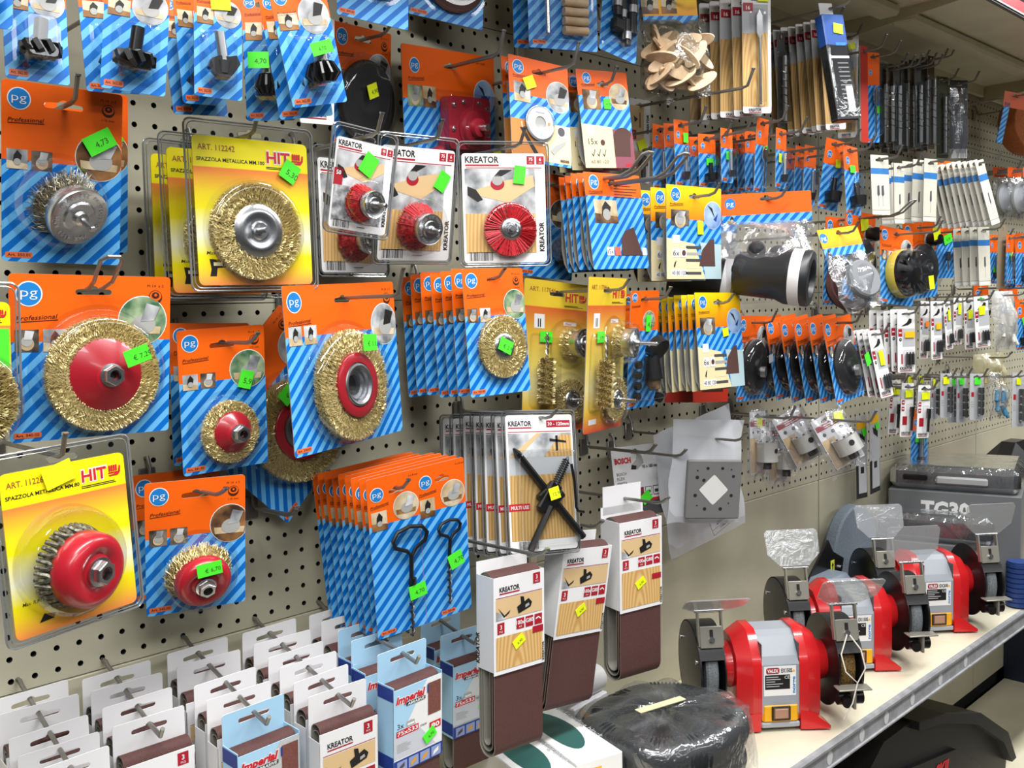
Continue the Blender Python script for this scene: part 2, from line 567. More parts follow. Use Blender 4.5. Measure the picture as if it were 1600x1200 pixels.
def round_photo(mb, x, z, r, kind=0, layer=1, clip=None):
    mb.disc(x, z, r, WHITE, layer, clip=clip)
    mb.disc(x, z, r * 0.965, (PH_GREY, PH_DARK, PH_TAN, PH_BROWN, PH_BLUE, PH_GREEN, PH_GREEN)[kind], layer + 1, clip=clip)
    if kind == 4:
        mb.poly([(x - r * .6, z + r * .7), (x - r * .2, z + r * .3), (x + r * .2, z - r * .2), (x - r * .1, z + r * .5)], BLACK, layer + 2)
        mb.poly([(x + r * .05, z - r * .3), (x + r * .55, z + r * .15), (x + r * .35, z - r * .45)], NAVY, layer + 2)
        return
    mb.poly([(x - r * .75, z - r * .5), (x + r * .7, z - r * .55), (x + r * .75, z - r * .25), (x - r * .8, z - r * .15)], PH_TAN if kind != 2 else PH_BROWN, layer + 2)
    mb.disc(x + r * .05, z - r * .15, r * .38, STEELP, layer + 3, 18, 1.25)
    mb.poly([(x - r * .1, z - r * .05), (x + r * .45, z), (x + r * .7, z + r * .55), (x + r * .15, z + r * .7)], PH_GREY if kind != 0 else BLACK, layer + 4)
def art_label(mb, x, z, w, h, s, layer=1):
    mb.poly(rrect(x, z, x + w, z + h, h * .3, 3), mat('print_label_orange', hx('e8703c'), 0.45), layer)
    mb.text(s, x + w * .08, z + h * .27, h * .5, INK_ORANGE, layer + 1, bold=0.01, width=w * .84)
def corner_icon(mb, x, z, w, kind=0, layer=1):
    """little line drawing of the brush with its size"""
    mb.text('M 14  x 2', x, z + w * 0.95, w * .16, INK_ORANGE, layer, align='C', width=w)
    mb.disc(x, z + w * .35, w * .42, INK_ORANGE, layer, 18, 1.0)
    mb.disc(x, z + w * .42, w * .30, ORANGE, layer + 1, 18, 1.2)
    mb.disc(x, z + w * .46, w * .20, INK_ORANGE, layer + 2, 14, 1.2)
    mb.disc(x, z + w * .48, w * .09, ORANGE, layer + 3, 10)
    mb.text('115 mm', x, z - w * .35, w * .16, INK_ORANGE, layer, align='C', width=w * .8)
def pg_print(mb, W, H, frac, photos=(0, 1), circ=1, art='Art. 350.01', icon=True, s=1.0, circ_pos=None, circ_r=None, logo_r=None):
    lr = logo_r or min(0.0125, W * 0.095) * s
    roundel(mb, -W / 2 + lr * 1.45, -lr * 1.55, lr)
    professional(mb, -W / 2 + lr * 0.5, -lr * 3.65, lr * 3.1)
    pw = min(0.022, W * .17)
    pz = -H * frac
    for k, kd in enumerate(photos):
        x0 = -W / 2 + lr * 0.4 + k * (pw * 1.18)
        photo(mb, x0, pz - pw * .45, x0 + pw, pz + pw * .55, kd)
    if circ is not None:
        r = circ_r or W * .195
        cx, cz = circ_pos or (W / 2 - r * .92, pz + r * .15)
        round_photo(mb, cx, cz, r, circ, clip=(-W / 2 + .0005, -H, W / 2 - .0005, 0))
    if icon:
        corner_icon(mb, W / 2 - lr * 1.3, -lr * 2.2, lr * 1.4)
    if art:
        art_label(mb, -W / 2 + 0.003, -H + 0.004, min(0.026, W * .22), 0.0055, art)
def dome(parent, x, z, r, depth, flange=0.006, m=None, top=0.55, sx=1.0, sz=1.0, name='blister', seg=40):
    """thermoformed round blister on the card"""
    mb = MB()
    M = Matrix.Translation((x, -0.0008, z))
    prof = [(r + flange, 0.0), (r + 0.001, 0.0004), (r, 0.002), (r * .985, depth * .35), (r * .94, depth * .8), (r * .87, depth * .97), (r * .78, depth), (r * .4, depth), (0.0005, depth)]
    mb.lathe(prof, m or BLISTER, seg, M, sx=sx, sz=sz)
    return mb.build(name, parent)
def pillow(parent, x0, z0, x1, z1, depth, m=None, taper=0.85, name='blister', rr=0.006, flange=0.004):
    """rectangular thermoformed blister"""
    mb = MB()
    cx, cz = (x0 + x1) / 2, (z0 + z1) / 2
    base = rrect(x0 - flange, z0 - flange, x1 + flange, z1 + flange, rr + flange)
    l0 = rrect(x0, z0, x1, z1, rr)
    rings = [(base, 0.0), (l0, 0.0005)]
    for f, d in ((.5, .35), (.1, .8), (-.2, .97), (-.45, 1.0)):
        k = 1 - (1 - taper) * (1 - f) / 1.45
        rings.append(([(cx + (a - cx) * k, cz + (b - cz) * k) for a, b in l0], depth * d))
    n = len(base)
    vs = [(a, -0.0008 - d, b) for rg, d in rings for a, b in rg]
    fs = []
    for i in range(len(rings) - 1):
        fs += [(i * n + k, i * n + (k + 1) % n, (i + 1) * n + (k + 1) % n, (i + 1) * n + k) for k in range(n)]
    mb.add(vs, fs, m or BLISTER, True)
    mb.add([vs[(len(rings) - 1) * n + k] for k in range(n)], [tuple(range(n))], m or BLISTER, True)
    return mb.build(name, parent)

# ---------------------------------------------------------------- brushes
def wires(mb, r0, r1, y0, y1, n, m, seed=1, th=0.0003, curl=0.0018, cone=0.0, a0=0.0, a1=2 * PI, rj=0.05):
    """crimped wires standing radially (distances y towards the viewer); cone shifts the tips outwards in y"""
    rnd = random.Random(seed)
    for i in range(n):
        a = rnd.uniform(a0, a1)
        ys = rnd.uniform(y0, y1)
        re = r1 * (1 - rj * rnd.random())
        pts = []
        K = 9
        ph = rnd.uniform(0, 6)
        dr = rnd.uniform(-.22, .22) if curl > .001 else 0.0
        for k in range(K):
            f = k / (K - 1)
            rr = r0 + (re - r0) * f
            da = curl * .6 * math.sin(ph + k * 2.6) / max(rr, 0.01) + dr * f
            yy = ys + cone * f + curl * math.cos(ph + k * 2.3) * .55
            pts.append((rr * math.cos(a + da), -yy, rr * math.sin(a + da)))
        mb.tube(pts, th, m, 3)
def cup_wires(mb, rb0, rb1, rt, d0, d1, n, m, seed=1, th=0.00035, curl=0.0016, rin=0.5):
    """cup brush wires: root ring radius rb0..rb1 at distance d0, tips at distance d1 flared to rt (inner share rin)"""
    rnd = random.Random(seed)
    for i in range(n):
        a = rnd.uniform(0, 2 * PI)
        f0 = rnd.random()
        r0 = rb0 + (rb1 - rb0) * f0
        r1 = rt * (rin + (1 - rin) * f0) * rnd.uniform(.97, 1.02)
        ph = rnd.uniform(0, 6)
        pts = []
        for k in range(5):
            f = k / 4
            rr = r0 + (r1 - r0) * f + curl * math.sin(ph + k * 2.3)
            aa = a + curl * math.cos(ph + k * 2.3) / max(rr, .01)
            d = d0 + (d1 - d0) * f
            pts.append((rr * math.cos(aa), -d, rr * math.sin(aa)))
        mb.tube(pts, th, m, 3)
def hexnut(mb, r, d0, d1, bore, m, M=None):
    pts6 = [(r * math.cos(PI / 6 + k * PI / 3), r * math.sin(PI / 6 + k * PI / 3)) for k in range(6)]
    n = 24
    def hexr(a):
        b = (a - PI / 6) % (PI / 3) - PI / 6
        return r * math.cos(PI / 6) / math.cos(b)
    ring = [2 * PI * k / n for k in range(n)]
    vs = []
    for d, fn in ((d0, hexr), (d1 - .001, hexr), (d1, lambda a: hexr(a) * .93), (d1, lambda a: bore), (d0 + 0.001, lambda a: bore * .96)):
        vs += [(fn(a) * math.cos(a), -d, fn(a) * math.sin(a)) for a in ring]
    fs = []
    for i in range(4):
        fs += [(i * n + k, i * n + (k + 1) % n, (i + 1) * n + (k + 1) % n, (i + 1) * n + k) for k in range(n)]
    mb.add(vs, fs, m, False, M)
    mb.add(vs[4 * n:], [tuple(range(n))], BLACK, False, M)
def sub(root, name, mb, parent=None, loc=None, rot=None):
    return mb.build(name, parent or root, loc, rot)
# placing of the hanging goods: x, y, z of the top edge centre, pitch, roll, yaw, width, height (metres, radians)
POSE = {
    'cup_silver': (0.0452, -0.14, 1.7907, 0.1514, 0.0351, -0.1315, 0.1107, 0.1728),
    'cup_silver_b': (0.0862, -0.06, 1.8091, 0.1159, 0.0214, -0.0805, 0.1213, 0.1746),
    'bevel115': (0.0629, -0.14, 1.6067, 0.1045, 0.0239, -0.0216, 0.1595, 0.1661),
    'hit_left': (-0.0743, -0.19, 1.5983, 0.0691, 0.0248, -0.0706, 0.0973, 0.1255),
    'hit_cup': (-0.0004, -0.2, 1.4463, -0.0127, -0.0319, 0.2083, 0.1399, 0.175),
    'cup65': (0.165, -0.13, 1.3826, 0.0988, 0.0183, -0.2157, 0.1098, 0.1516),
    'cup65_b': (0.1844, -0.04, 1.3799, 0.02, 0.02, 0.0, 0.1098, 0.1516),
    'bevel_s': (0.2097, -0.12, 1.5489, 0.112, -0.0386, -0.0738, 0.1038, 0.1668),
    'bevel_s_b': (0.2297, -0.055, 1.5537, -0.02, 0.03, 0.0, 0.1038, 0.1668),
    'ringbrush': (0.3609, -0.14, 1.5975, -0.0152, -0.0338, 0.2737, 0.209, 0.1985),
    'ringbrush_b': (0.2675, -0.03, 1.5003, 0.0, -0.8, 0.0, 0.209, 0.1985),
    'hit100': (0.2403, -0.15, 1.7745, 0.0038, -0.0063, -0.0292, 0.1561, 0.1844),
    'hit100_b': (0.2368, -0.1, 1.7668, -0.0253, 0.0085, -0.0835, 0.1427, 0.1743),
    'hit100_c': (0.2378, -0.05, 1.7657, 0.0289, 0.0042, 0.0379, 0.1481, 0.1622),
    'G1_0': (0.0069, -0.04, 1.1645, 0.05, 0.0, 0.04, 0.08, 0.145),
    'G1_1': (0.0069, -0.067, 1.1568, 0.05, 0.0, -0.05, 0.08, 0.145),
    'G1_2': (0.0069, -0.094, 1.1402, 0.05, 0.0, 0.03, 0.08, 0.145),
    'G1_3': (0.0069, -0.121, 1.1302, 0.05, 0.0, -0.02, 0.08, 0.145),
    'G1_4': (0.0069, -0.148, 1.1229, 0.05, 0.0, 0.05, 0.08, 0.145),
    'G2_0': (0.1007, -0.04, 1.1603, 0.05, 0.0, 0.04, 0.08, 0.145),
    'G2_1': (0.1007, -0.067, 1.1532, 0.05, 0.0, -0.05, 0.08, 0.145),
    'G2_2': (0.1007, -0.094, 1.1424, 0.05, 0.0, 0.03, 0.08, 0.145),
    'G2_3': (0.1007, -0.121, 1.1292, 0.05, 0.0, -0.02, 0.08, 0.145),
    'G3_0': (0.1998, -0.04, 1.1623, 0.05, 0.0, 0.04, 0.08, 0.145),
    'G3_1': (0.1998, -0.0676, 1.1536, 0.05, 0.0, -0.05, 0.08, 0.145),
    'G3_2': (0.1998, -0.1065, 1.1409, 0.05, 0.0, 0.03, 0.08, 0.145),
    'G3_3': (0.1998, -0.138, 1.1324, 0.05, 0.0, -0.02, 0.08, 0.145),
    'G3_4': (0.1998, -0.1698, 1.1247, 0.05, 0.0, 0.05, 0.08, 0.145),
    'G4_0': (0.298, -0.04, 1.1616, 0.05, 0.0, 0.04, 0.08, 0.145),
    'G4_1': (0.298, -0.071, 1.1541, 0.05, 0.0, -0.05, 0.08, 0.145),
    'G4_2': (0.298, -0.1023, 1.1455, 0.05, 0.0, 0.03, 0.08, 0.145),
    'G4_3': (0.298, -0.1299, 1.1397, 0.05, 0.0, -0.02, 0.08, 0.145),
    'G4_4': (0.298, -0.1575, 1.129, 0.05, 0.0, 0.05, 0.08, 0.145),
    'G4_5': (0.298, -0.1911, 1.1204, 0.05, 0.0, -0.03, 0.08, 0.145),
    'G5_0': (0.3965, -0.04, 1.1604, 0.05, 0.0, 0.04, 0.08, 0.145),
    'G5_1': (0.3965, -0.0719, 1.1586, 0.05, 0.0, -0.05, 0.08, 0.145),
    'G5_2': (0.3965, -0.1069, 1.1554, 0.05, 0.0, 0.03, 0.08, 0.145),
    'G5_3': (0.3965, -0.1376, 1.1482, 0.05, 0.0, -0.02, 0.08, 0.145),
    'G5_4': (0.3965, -0.1898, 1.1436, 0.05, 0.0, 0.05, 0.08, 0.145),
    'G6_0': (0.5844, -0.04, 1.1061, 0.05, 0.0, 0.04, 0.08, 0.145),
    'G6_1': (0.5844, -0.0874, 1.0929, 0.05, 0.0, -0.05, 0.08, 0.145),
    'wheel75': (0.5847, -0.175, 1.6179, -0.0457, -0.0162, -0.0341, 0.1098, 0.1717),
    'auger': (0.436, -0.18, 1.3638, 0.1077, -0.0969, -0.1619, 0.1433, 0.2143),
    'cutter': (0.6664, -0.175, 1.4136, -0.1506, 0.0667, -0.2613, 0.1211, 0.2046),
    'kr50': (0.3858, -0.17, 1.7822, 0.097, 0.1041, -0.0356, 0.0936, 0.1283),
    'kr75': (0.5134, -0.115, 1.7953, 0.1732, -0.0005, -0.1058, 0.1275, 0.1716),
    'kr75_b': (0.4554, -0.035, 1.7824, 0.0, 0.0, 0.1, 0.1275, 0.1716),
    'krdisc': (0.6339, -0.15, 1.7936, -0.002, 0.0001, -0.5813, 0.1304, 0.1728),
    'rb1': (-0.0481, -0.235, 1.9032, -0.0178, 0.0694, -0.5374, 0.0497, 0.093),
    'rb2': (0.0019, -0.2, 1.8748, -0.0486, 0.0234, -0.1231, 0.0533, 0.0972),
    'rb3': (0.0838, -0.165, 1.8969, -0.0207, -0.0296, -0.1921, 0.0579, 0.1115),
    'rb4': (0.0887, -0.225, 1.8835, 0.0148, 0.101, -0.3894, 0.0576, 0.1076),
    'rb5': (0.1589, -0.195, 1.8976, 0.0057, -0.0558, -0.0021, 0.0479, 0.1181),
    'rb5b': (0.1639, -0.165, 1.8944, -0.1315, -0.0462, -0.1565, 0.0569, 0.1246),
    'rb6': (0.1727, -0.22, 1.8948, 0.0102, 0.0423, -0.2165, 0.0481, 0.1124),
    'rb7': (0.247, -0.185, 1.9085, 0.0088, -0.0026, -0.6906, 0.0522, 0.1342),
    'rb8b': (0.2535, -0.215, 1.9042, 0.027, -0.145, -0.2907, 0.0597, 0.1304),
    'rb8': (0.248, -0.245, 1.9033, 0.0365, -0.2139, -0.0711, 0.0674, 0.1212),
    'krbit': (0.3695, -0.1, 1.9266, 0.1308, 0.0051, -0.2696, 0.0441, 0.1279),
    'rubber': (0.479, -0.045, 1.9454, 0.1268, -0.064, 0.2232, 0.117, 0.1575),
    'up1': (0.4384, -0.13, 2.0369, -0.0566, 0.0751, -0.2039, 0.0973, 0.1145),
    'up2': (0.6383, -0.045, 2.1008, -0.0445, 0.0929, -0.2804, 0.1186, 0.1229),
    'pump': (0.6373, -0.04, 1.9414, 0.0778, -0.0893, 0.1479, 0.2095, 0.1578),
    'woodset': (0.776, -0.14, 2.099, 0.0302, -0.018, -0.3501, 0.1158, 0.1529),
    'woodset_b': (0.79, -0.095, 2.1161, 0.0614, -0.0343, -0.3289, 0.1179, 0.1572),
    'toolset': (0.9103, -0.15, 2.1019, -0.0859, 0.1898, -0.1381, 0.0783, 0.1582),
    'diamond': (0.7413, -0.12, 1.9274, -0.0985, 0.0564, -0.1438, 0.1118, 0.1551),
    'diamond_b': (0.7594, -0.085, 1.9351, -0.0908, 0.0399, -0.1149, 0.1111, 0.1545),
    'velcro15': (0.8725, -0.13, 1.9284, -0.0656, -0.0564, -0.1571, 0.105, 0.1523),
    'kr16': (1.093, -0.035, 1.9303, 0.0411, -0.0108, -0.1032, 0.0529, 0.1486),
    'drum': (0.838, -0.055, 1.7755, -0.0008, 0.1132, -0.2444, 0.1006, 0.1678),
    'sand15': (0.8586, -0.16, 1.7646, -0.1026, -0.0227, -0.0165, 0.1332, 0.1485),
    'yel_up': (1.0065, -0.21, 1.7493, 0.0093, 0.0011, -0.0993, 0.1348, 0.1496),
    'twin_b': (0.7937, -0.1, 1.6005, -0.0668, 0.1018, -0.1595, 0.1231, 0.2285),
    'twin': (0.7983, -0.2, 1.6031, 0.0592, 0.0105, 0.2405, 0.1287, 0.2305),
    'wheels': (0.9003, -0.19, 1.5834, 0.0771, -0.0069, 0.0194, 0.0742, 0.1869),
    'wheels_b': (0.934, -0.15, 1.5791, 0.0747, -0.0015, -0.0159, 0.0736, 0.1863),
    'yel_lo': (1.049, -0.225, 1.5759, -0.0679, 0.0117, -0.0403, 0.1245, 0.1582),
    'redcard': (1.2123, -0.1, 1.4728, -0.0372, 0.068, 0.0001, 0.1151, 0.0987),
    'redcard_b': (1.1619, -0.07, 1.4798, -0.0653, 0.0819, 0.0001, 0.1092, 0.1033),
    'maskbag': (1.1598, -0.25, 1.7463, -0.0308, -0.0341, -0.6655, 0.1601, 0.198),
    'velbag': (1.4315, -0.24, 1.6972, -0.3278, -0.1097, -0.3102, 0.1036, 0.1662),
    'disc1': (1.3654, -0.1, 1.5313, 0.035, 0.0255, 0.1136, 0.1311, 0.1679),
    'discs': (1.4701, -0.22, 1.5269, -0.1425, -0.0928, 0.0507, 0.1293, 0.1653),
    'yelfoam': (1.8306, -0.18, 1.7137, -0.0687, 0.0964, -0.1497, 0.1285, 0.1715),
    'blackpad': (2.0718, -0.13, 1.742, 0.0072, -0.0605, -0.1671, 0.1401, 0.1867),
    'pinset': (2.3223, -0.1, 1.7622, -0.0072, -0.0318, -0.2044, 0.115, 0.1532),
    'orback': (1.7402, -0.14, 1.7493, 0.0268, 0.0322, -0.028, 0.1358, 0.1936),
    'orback_b': (1.7503, -0.09, 1.7413, 0.0296, 0.0164, -0.0439, 0.1366, 0.1948),
    'belt1': (0.5652, -0.23, 1.2075, -0.0045, 0.0295, -0.0834, 0.0887, 0.1306),
    'belt2': (0.7404, -0.2, 1.203, 0.0859, 0.1059, -0.0552, 0.1028, 0.1342),
    'belt3': (0.8664, -0.2, 1.2235, 0.0146, -0.0012, -0.1989, 0.0873, 0.1446),
    'bosch': (1.0331, -0.055, 1.3093, -0.1519, 0.0129, -0.1686, 0.1118, 0.1266),
    'plate': (1.0844, -0.19, 1.2906, 0.0279, 0.0496, -0.5578, 0.0969, 0.1041),
    'plate_bag': (1.0847, -0.18, 1.3592, 0.0714, 0.0479, -0.6772, 0.1252, 0.1862),
    'plate_bag_b': (1.1197, -0.12, 1.3527, 0.1181, -0.2512, -0.2811, 0.1834, 0.2481),
    'hs1': (1.3265, -0.13, 1.3458, -0.0392, 0.0459, -0.0864, 0.0512, 0.1216),
    'hs2': (1.4512, -0.1, 1.3096, -0.0903, 0.0777, -0.2086, 0.051, 0.1204),
    'hs3': (1.4203, -0.22, 1.3353, -0.187, -0.4581, -0.6659, 0.0633, 0.1059),
    'tool1': (1.9783, -0.06, 1.284, 0.0393, -0.1005, -0.0815, 0.0472, 0.2129),
    'tool2': (1.9486, -0.04, 1.2704, -0.0227, 0.0062, -0.1472, 0.0454, 0.2054),
    'bp1': (1.5895, -0.24, 1.4953, -0.1841, -0.0787, -0.1145, 0.0469, 0.1381),
    'bp2': (1.7885, -0.22, 1.5332, -0.042, 0.0201, -0.3864, 0.05, 0.1369),
    'bp3': (1.95, -0.22, 1.5501, -0.037, 0.0154, -0.1491, 0.0461, 0.1352),
    'bp3b': (1.9854, -0.18, 1.5504, -0.0068, 0.0492, -0.0382, 0.0462, 0.1358),
    'bp4': (2.0604, -0.2, 1.5488, -0.0488, -0.0765, -0.0312, 0.0391, 0.1151),
    'bp5': (2.1565, -0.19, 1.554, -0.0236, 0.0314, -0.1383, 0.0394, 0.1156),
    'bp6': (2.196, -0.2, 1.5556, -0.0375, -0.0135, -0.1688, 0.0437, 0.1281),
    'bp7': (2.1977, -0.23, 1.5568, -0.0269, -0.0572, -0.3723, 0.049, 0.1272),
    'lp1': (1.8969, -0.15, 1.3662, 0.0061, 0.0889, -0.1063, 0.0431, 0.1266),
    'lp2': (1.8714, -0.19, 1.3631, -0.0186, 0.0719, -0.2673, 0.0424, 0.1236),
    'lp3': (1.8908, -0.22, 1.3577, -0.0111, 0.0594, -0.2834, 0.0416, 0.1212),
    'teal': (2.2721, -0.05, 1.2573, -0.0402, 0.0765, -0.2296, 0.0696, 0.1646),
    'cp1': (2.0947, -0.16, 1.3633, -0.0251, 0.0601, -0.0678, 0.0368, 0.1082),
    'cp2': (2.0643, -0.2, 1.3725, -0.0332, 0.0374, -0.3264, 0.0391, 0.1075),
    'cp3': (2.2091, -0.16, 1.3586, -0.0329, 0.0493, -0.1542, 0.0421, 0.1235),
    'cp4': (2.2129, -0.18, 1.3623, -0.0335, 0.0469, -0.1791, 0.0431, 0.1262),
    'cp5': (2.1795, -0.23, 1.365, -0.052, 0.0571, -0.383, 0.0467, 0.1151),
    'cp6': (2.0447, -0.12, 1.3696, -0.0263, 0.0564, -0.1743, 0.0324, 0.0947),
    'cp7': (2.0593, -0.14, 1.3723, -0.0327, 0.0606, -0.1129, 0.0332, 0.0975),
    'cp8': (2.5718, -0.2, 1.3396, -0.0499, 0.0749, -0.248, 0.0607, 0.1508),
    'bl1': (2.1193, -0.25, 1.8837, -0.1518, -0.2299, -0.1782, 0.0379, 0.1582),
    'bl2': (1.9648, -0.2, 1.8798, -0.0007, 0.0256, -0.3134, 0.0436, 0.1437),
    'bl3': (1.6976, -0.2, 1.8624, -0.0746, 0.0155, -0.4332, 0.0467, 0.1269),
    'bl3b': (1.7935, -0.2, 1.8531, -0.0099, -0.0107, -0.1804, 0.0369, 0.1311),
    'bl4': (2.2368, -0.22, 1.7323, -0.0294, -0.024, -0.2955, 0.0443, 0.1462),
    'pg1': (1.0434, -0.16, 1.8681, 0.0084, -0.0455, 0.0538, 0.044, 0.1101),
    'pg2': (1.1035, -0.17, 1.8499, -0.0092, -0.0091, -0.239, 0.0387, 0.0912),
    'pg2c': (1.1185, -0.2, 1.855, -0.0059, -0.0166, 0.0191, 0.0364, 0.0911),
    'pg3': (1.2361, -0.2, 1.8865, 0.0621, -0.009, 0.1138, 0.0493, 0.13),
    'pg3b': (1.2646, -0.22, 1.8675, 0.0104, 0.0219, 0.0709, 0.0401, 0.1056),
    'pg4': (1.4674, -0.22, 1.8677, 0.056, 0.1248, -0.2062, 0.0568, 0.1351),
    'pg5': (1.4844, -0.24, 1.8545, -0.0879, 0.0461, -0.0293, 0.0564, 0.1338),
    'pg6': (2.1487, -0.17, 1.8901, 0.0153, -0.0066, -0.2427, 0.0428, 0.1012),
    'pg7': (2.5416, -0.14, 1.7259, -0.0163, -0.0014, -0.0636, 0.0545, 0.136),
    'pg8': (2.4848, -0.2, 1.7198, -0.0215, -0.0049, -0.0087, 0.0521, 0.1301),
    'pg9': (2.7113, -0.16, 1.7337, -0.0163, 0.0043, -0.1982, 0.0785, 0.1563),
    'pgd': (1.2888, -0.14, 1.8777, 0.0186, -0.0586, 0.0647, 0.0442, 0.1107),
    'pge': (1.4995, -0.15, 1.8723, 0.0414, 0.0043, 0.0125, 0.0481, 0.1203),
    'brown': (2.4594, -0.19, 1.7462, 0.0209, -0.0055, -0.0489, 0.0514, 0.1714),
    'sp1': (1.1824, -0.22, 2.0909, 0.0436, -0.0318, -0.4812, 0.056, 0.2029),
    'spx': (1.2304, -0.07, 2.0235, -0.0147, 0.0176, -0.4772, 0.0402, 0.1298),
    'sp2': (1.4774, -0.2, 2.1054, -0.0053, -0.0892, -0.2721, 0.0554, 0.2116),
    'sp3': (1.3519, -0.27, 2.0731, -0.1273, -0.0856, -0.3163, 0.0511, 0.193),
    'sp4': (1.7015, -0.13, 2.1308, 0.1139, -0.0988, -0.32, 0.0577, 0.2195),
    'sptube': (1.4205, -0.13, 2.0826, 0.0373, -0.0589, -0.1053, 0.0253, 0.1806),
    'ur1': (1.6452, -0.19, 2.0808, 0.0128, -0.0527, -0.0247, 0.0313, 0.1956),
    'ur2': (1.7541, -0.16, 2.0913, 0.0525, -0.0894, -0.1496, 0.0459, 0.1907),
    'ur4': (2.2772, -0.1, 2.1259, 0.0172, -0.0468, -0.1634, 0.054, 0.2069),
    'ur5': (2.3344, -0.12, 2.1215, 0.0405, -0.0517, -0.3151, 0.0666, 0.1999),
    'bag1': (2.4365, -0.2, 1.57, -0.0558, -0.0196, -0.3717, 0.08, 0.1581),
    'bag2': (2.2797, -0.24, 1.364, -0.0706, 0.0459, -0.2879, 0.061, 0.1209),
    'bag3': (2.5119, -0.14, 1.398, -0.0262, -0.0643, -0.7623, 0.0869, 0.0917),
    'gry1': (2.6929, -0.1, 1.9284, -0.018, -0.024, -0.1656, 0.0733, 0.146),
    'gry2': (2.6807, -0.145, 1.922, -0.0242, -0.012, -0.1813, 0.0746, 0.1487),
    'gry3': (2.667, -0.19, 1.9156, -0.0101, -0.0439, -0.1816, 0.0748, 0.149),
    'orb1': (2.6163, -0.08, 1.588, -0.0213, -0.0075, -0.3451, 0.0609, 0.1004),
    'orb2': (2.7787, -0.1, 1.5873, -0.0556, 0.03, -0.2864, 0.0865, 0.1428),
    'orb3': (2.7232, -0.16, 1.5425, -0.0287, -0.0276, -0.2003, 0.0876, 0.1454),
    'wheel': (2.7344, -0.12, 2.1534, -0.0193, -0.027, -0.4875, 0.1687, 0.2069),
    'ut0': (1.93, -0.1, 2.1064, 0.0241, -0.0565, -0.0553, 0.029, 0.193),
    'ut1': (1.9408, -0.112, 2.0999, 0.0212, -0.0507, -0.0747, 0.0277, 0.1843),
    'ut2': (1.9516, -0.124, 2.1021, 0.0231, -0.0582, -0.0569, 0.0294, 0.1959),
    'ut3': (2.048, -0.1, 2.1304, 0.0249, -0.0663, -0.0409, 0.0323, 0.2151),
    'ut4': (2.0602, -0.112, 2.1238, 0.0233, -0.0638, -0.0492, 0.0319, 0.2122),
    'ut5': (2.0687, -0.124, 2.1198, 0.0203, -0.0557, -0.0775, 0.0296, 0.1968),
    'ut6': (2.163, -0.1, 2.1574, 0.0244, -0.0712, -0.0419, 0.0343, 0.2285),
    'ut7': (2.1765, -0.112, 2.1603, 0.024, -0.0719, -0.0456, 0.0343, 0.2285),
    'biscuit': (1.0123, -0.16, 2.0701, -0.071, -0.0567, -0.5217, 0.1087, 0.1732),
    'tag': (2.5428, -0.19, 2.1067, -0.0039, 0.1369, -0.5384, 0.0693, 0.0423),
}
# other measured points (metres)
PT = {
}

# ---------------------------------------------------------------- setting: gondola back panels, shelves, floor
ZR = 1.19                       # height of the reference hole row
PITCH = 0.025
def panel_paint(nt, b):
    v, x, y, z = obj_xyz(nt)
    n = noise(nt, v, 6, 4, 0.6)
    n2 = noise(nt, v, 160, 2, 0.6)
    c = ramp(nt, n, [(0.3, hx('b6b29c')), (0.7, hx('c0bca6'))])
    sp = ramp(nt, n2, [(0.70, (1, 1, 1)), (0.78, (0.72, 0.7, 0.66))])
    mx = nd(nt, 'ShaderNodeMix', data_type='RGBA', blend_type='MULTIPLY')
    mx.inputs[0].default_value = 1.0
    nt.links.new(c, mx.inputs[6]); nt.links.new(sp, mx.inputs[7])
    nt.links.new(mx.outputs[2], b.inputs['Base Color'])
PANEL = mat('cream_panel_paint', hx('d2cbb0'), 0.5, build=panel_paint)
PANEL2 = mat('cream_enamel', hx('d8d0b2'), 0.45)
SHELFW = mottled('shelf_enamel', hx('dcd6bc'), hx('e6e0c8'), 9, 0.4)
VOID = mat('dark_cavity', (0.012, 0.011, 0.010), 0.9)
STRIPG = mottled('price_rail_grey', hx('8e8f92'), hx('a4a5a8'), 40, 0.4)
DOTG = mat('rail_sticker_pale', hx('cfd0d0'), 0.6)

def peg_panel(name, i0, i1, j0, j1, xa, xb, za, zb):
    """sheet-metal panel with real round holes: lattice columns i0..i1, rows j0..j1, overall edges xa..xb, za..zb"""
    mb = MB()
    r, n = 0.0034, 10
    k1, k2 = mb.mi(PANEL), mb.mi(VOID)
    h = PITCH / 2
    for i in range(i0, i1 + 1):
        for j in range(j0, j1 + 1):
            cx, cz = i * PITCH, ZR + j * PITCH
            x0 = xa if i == i0 else cx - h
            x1 = xb if i == i1 else cx + h
            z0 = za if j == j0 else cz - h
            z1 = zb if j == j1 else cz + h
            o = len(mb.v)
            mb.v += [(x0, 0, z0), (x1, 0, z0), (x1, 0, z1), (x0, 0, z1)]
            ring = [(cx + r * math.cos(-0.75 * PI + 2 * PI * (k + .5) / n - PI / n), cz + r * math.sin(-0.75 * PI + 2 * PI * (k + .5) / n - PI / n)) for k in range(n)]
            mb.v += [(a, 0, b) for a, b in ring] + [(a, 0.006, b) for a, b in ring]
            # split ring among the four sides
            q = [0, 2, 5, 8, 10] if n == 10 else [0, 2, 4, 6, 8]
            for s in range(4):
                rg = [o + 4 + (k % n) for k in range(q[s], q[s + 1] + 1)]
                mb.f.append((o + s, o + (s + 1) % 4, *rg[::-1])); mb.m.append(k1); mb.s.append(False)
            for k in range(n):
                a, b = o + 4 + k, o + 4 + (k + 1) % n
                mb.f.append((a, b, b + n, a + n)); mb.m.append(k2); mb.s.append(False)
    return struct(mb.build(name, auto=False))
peg_n = 0
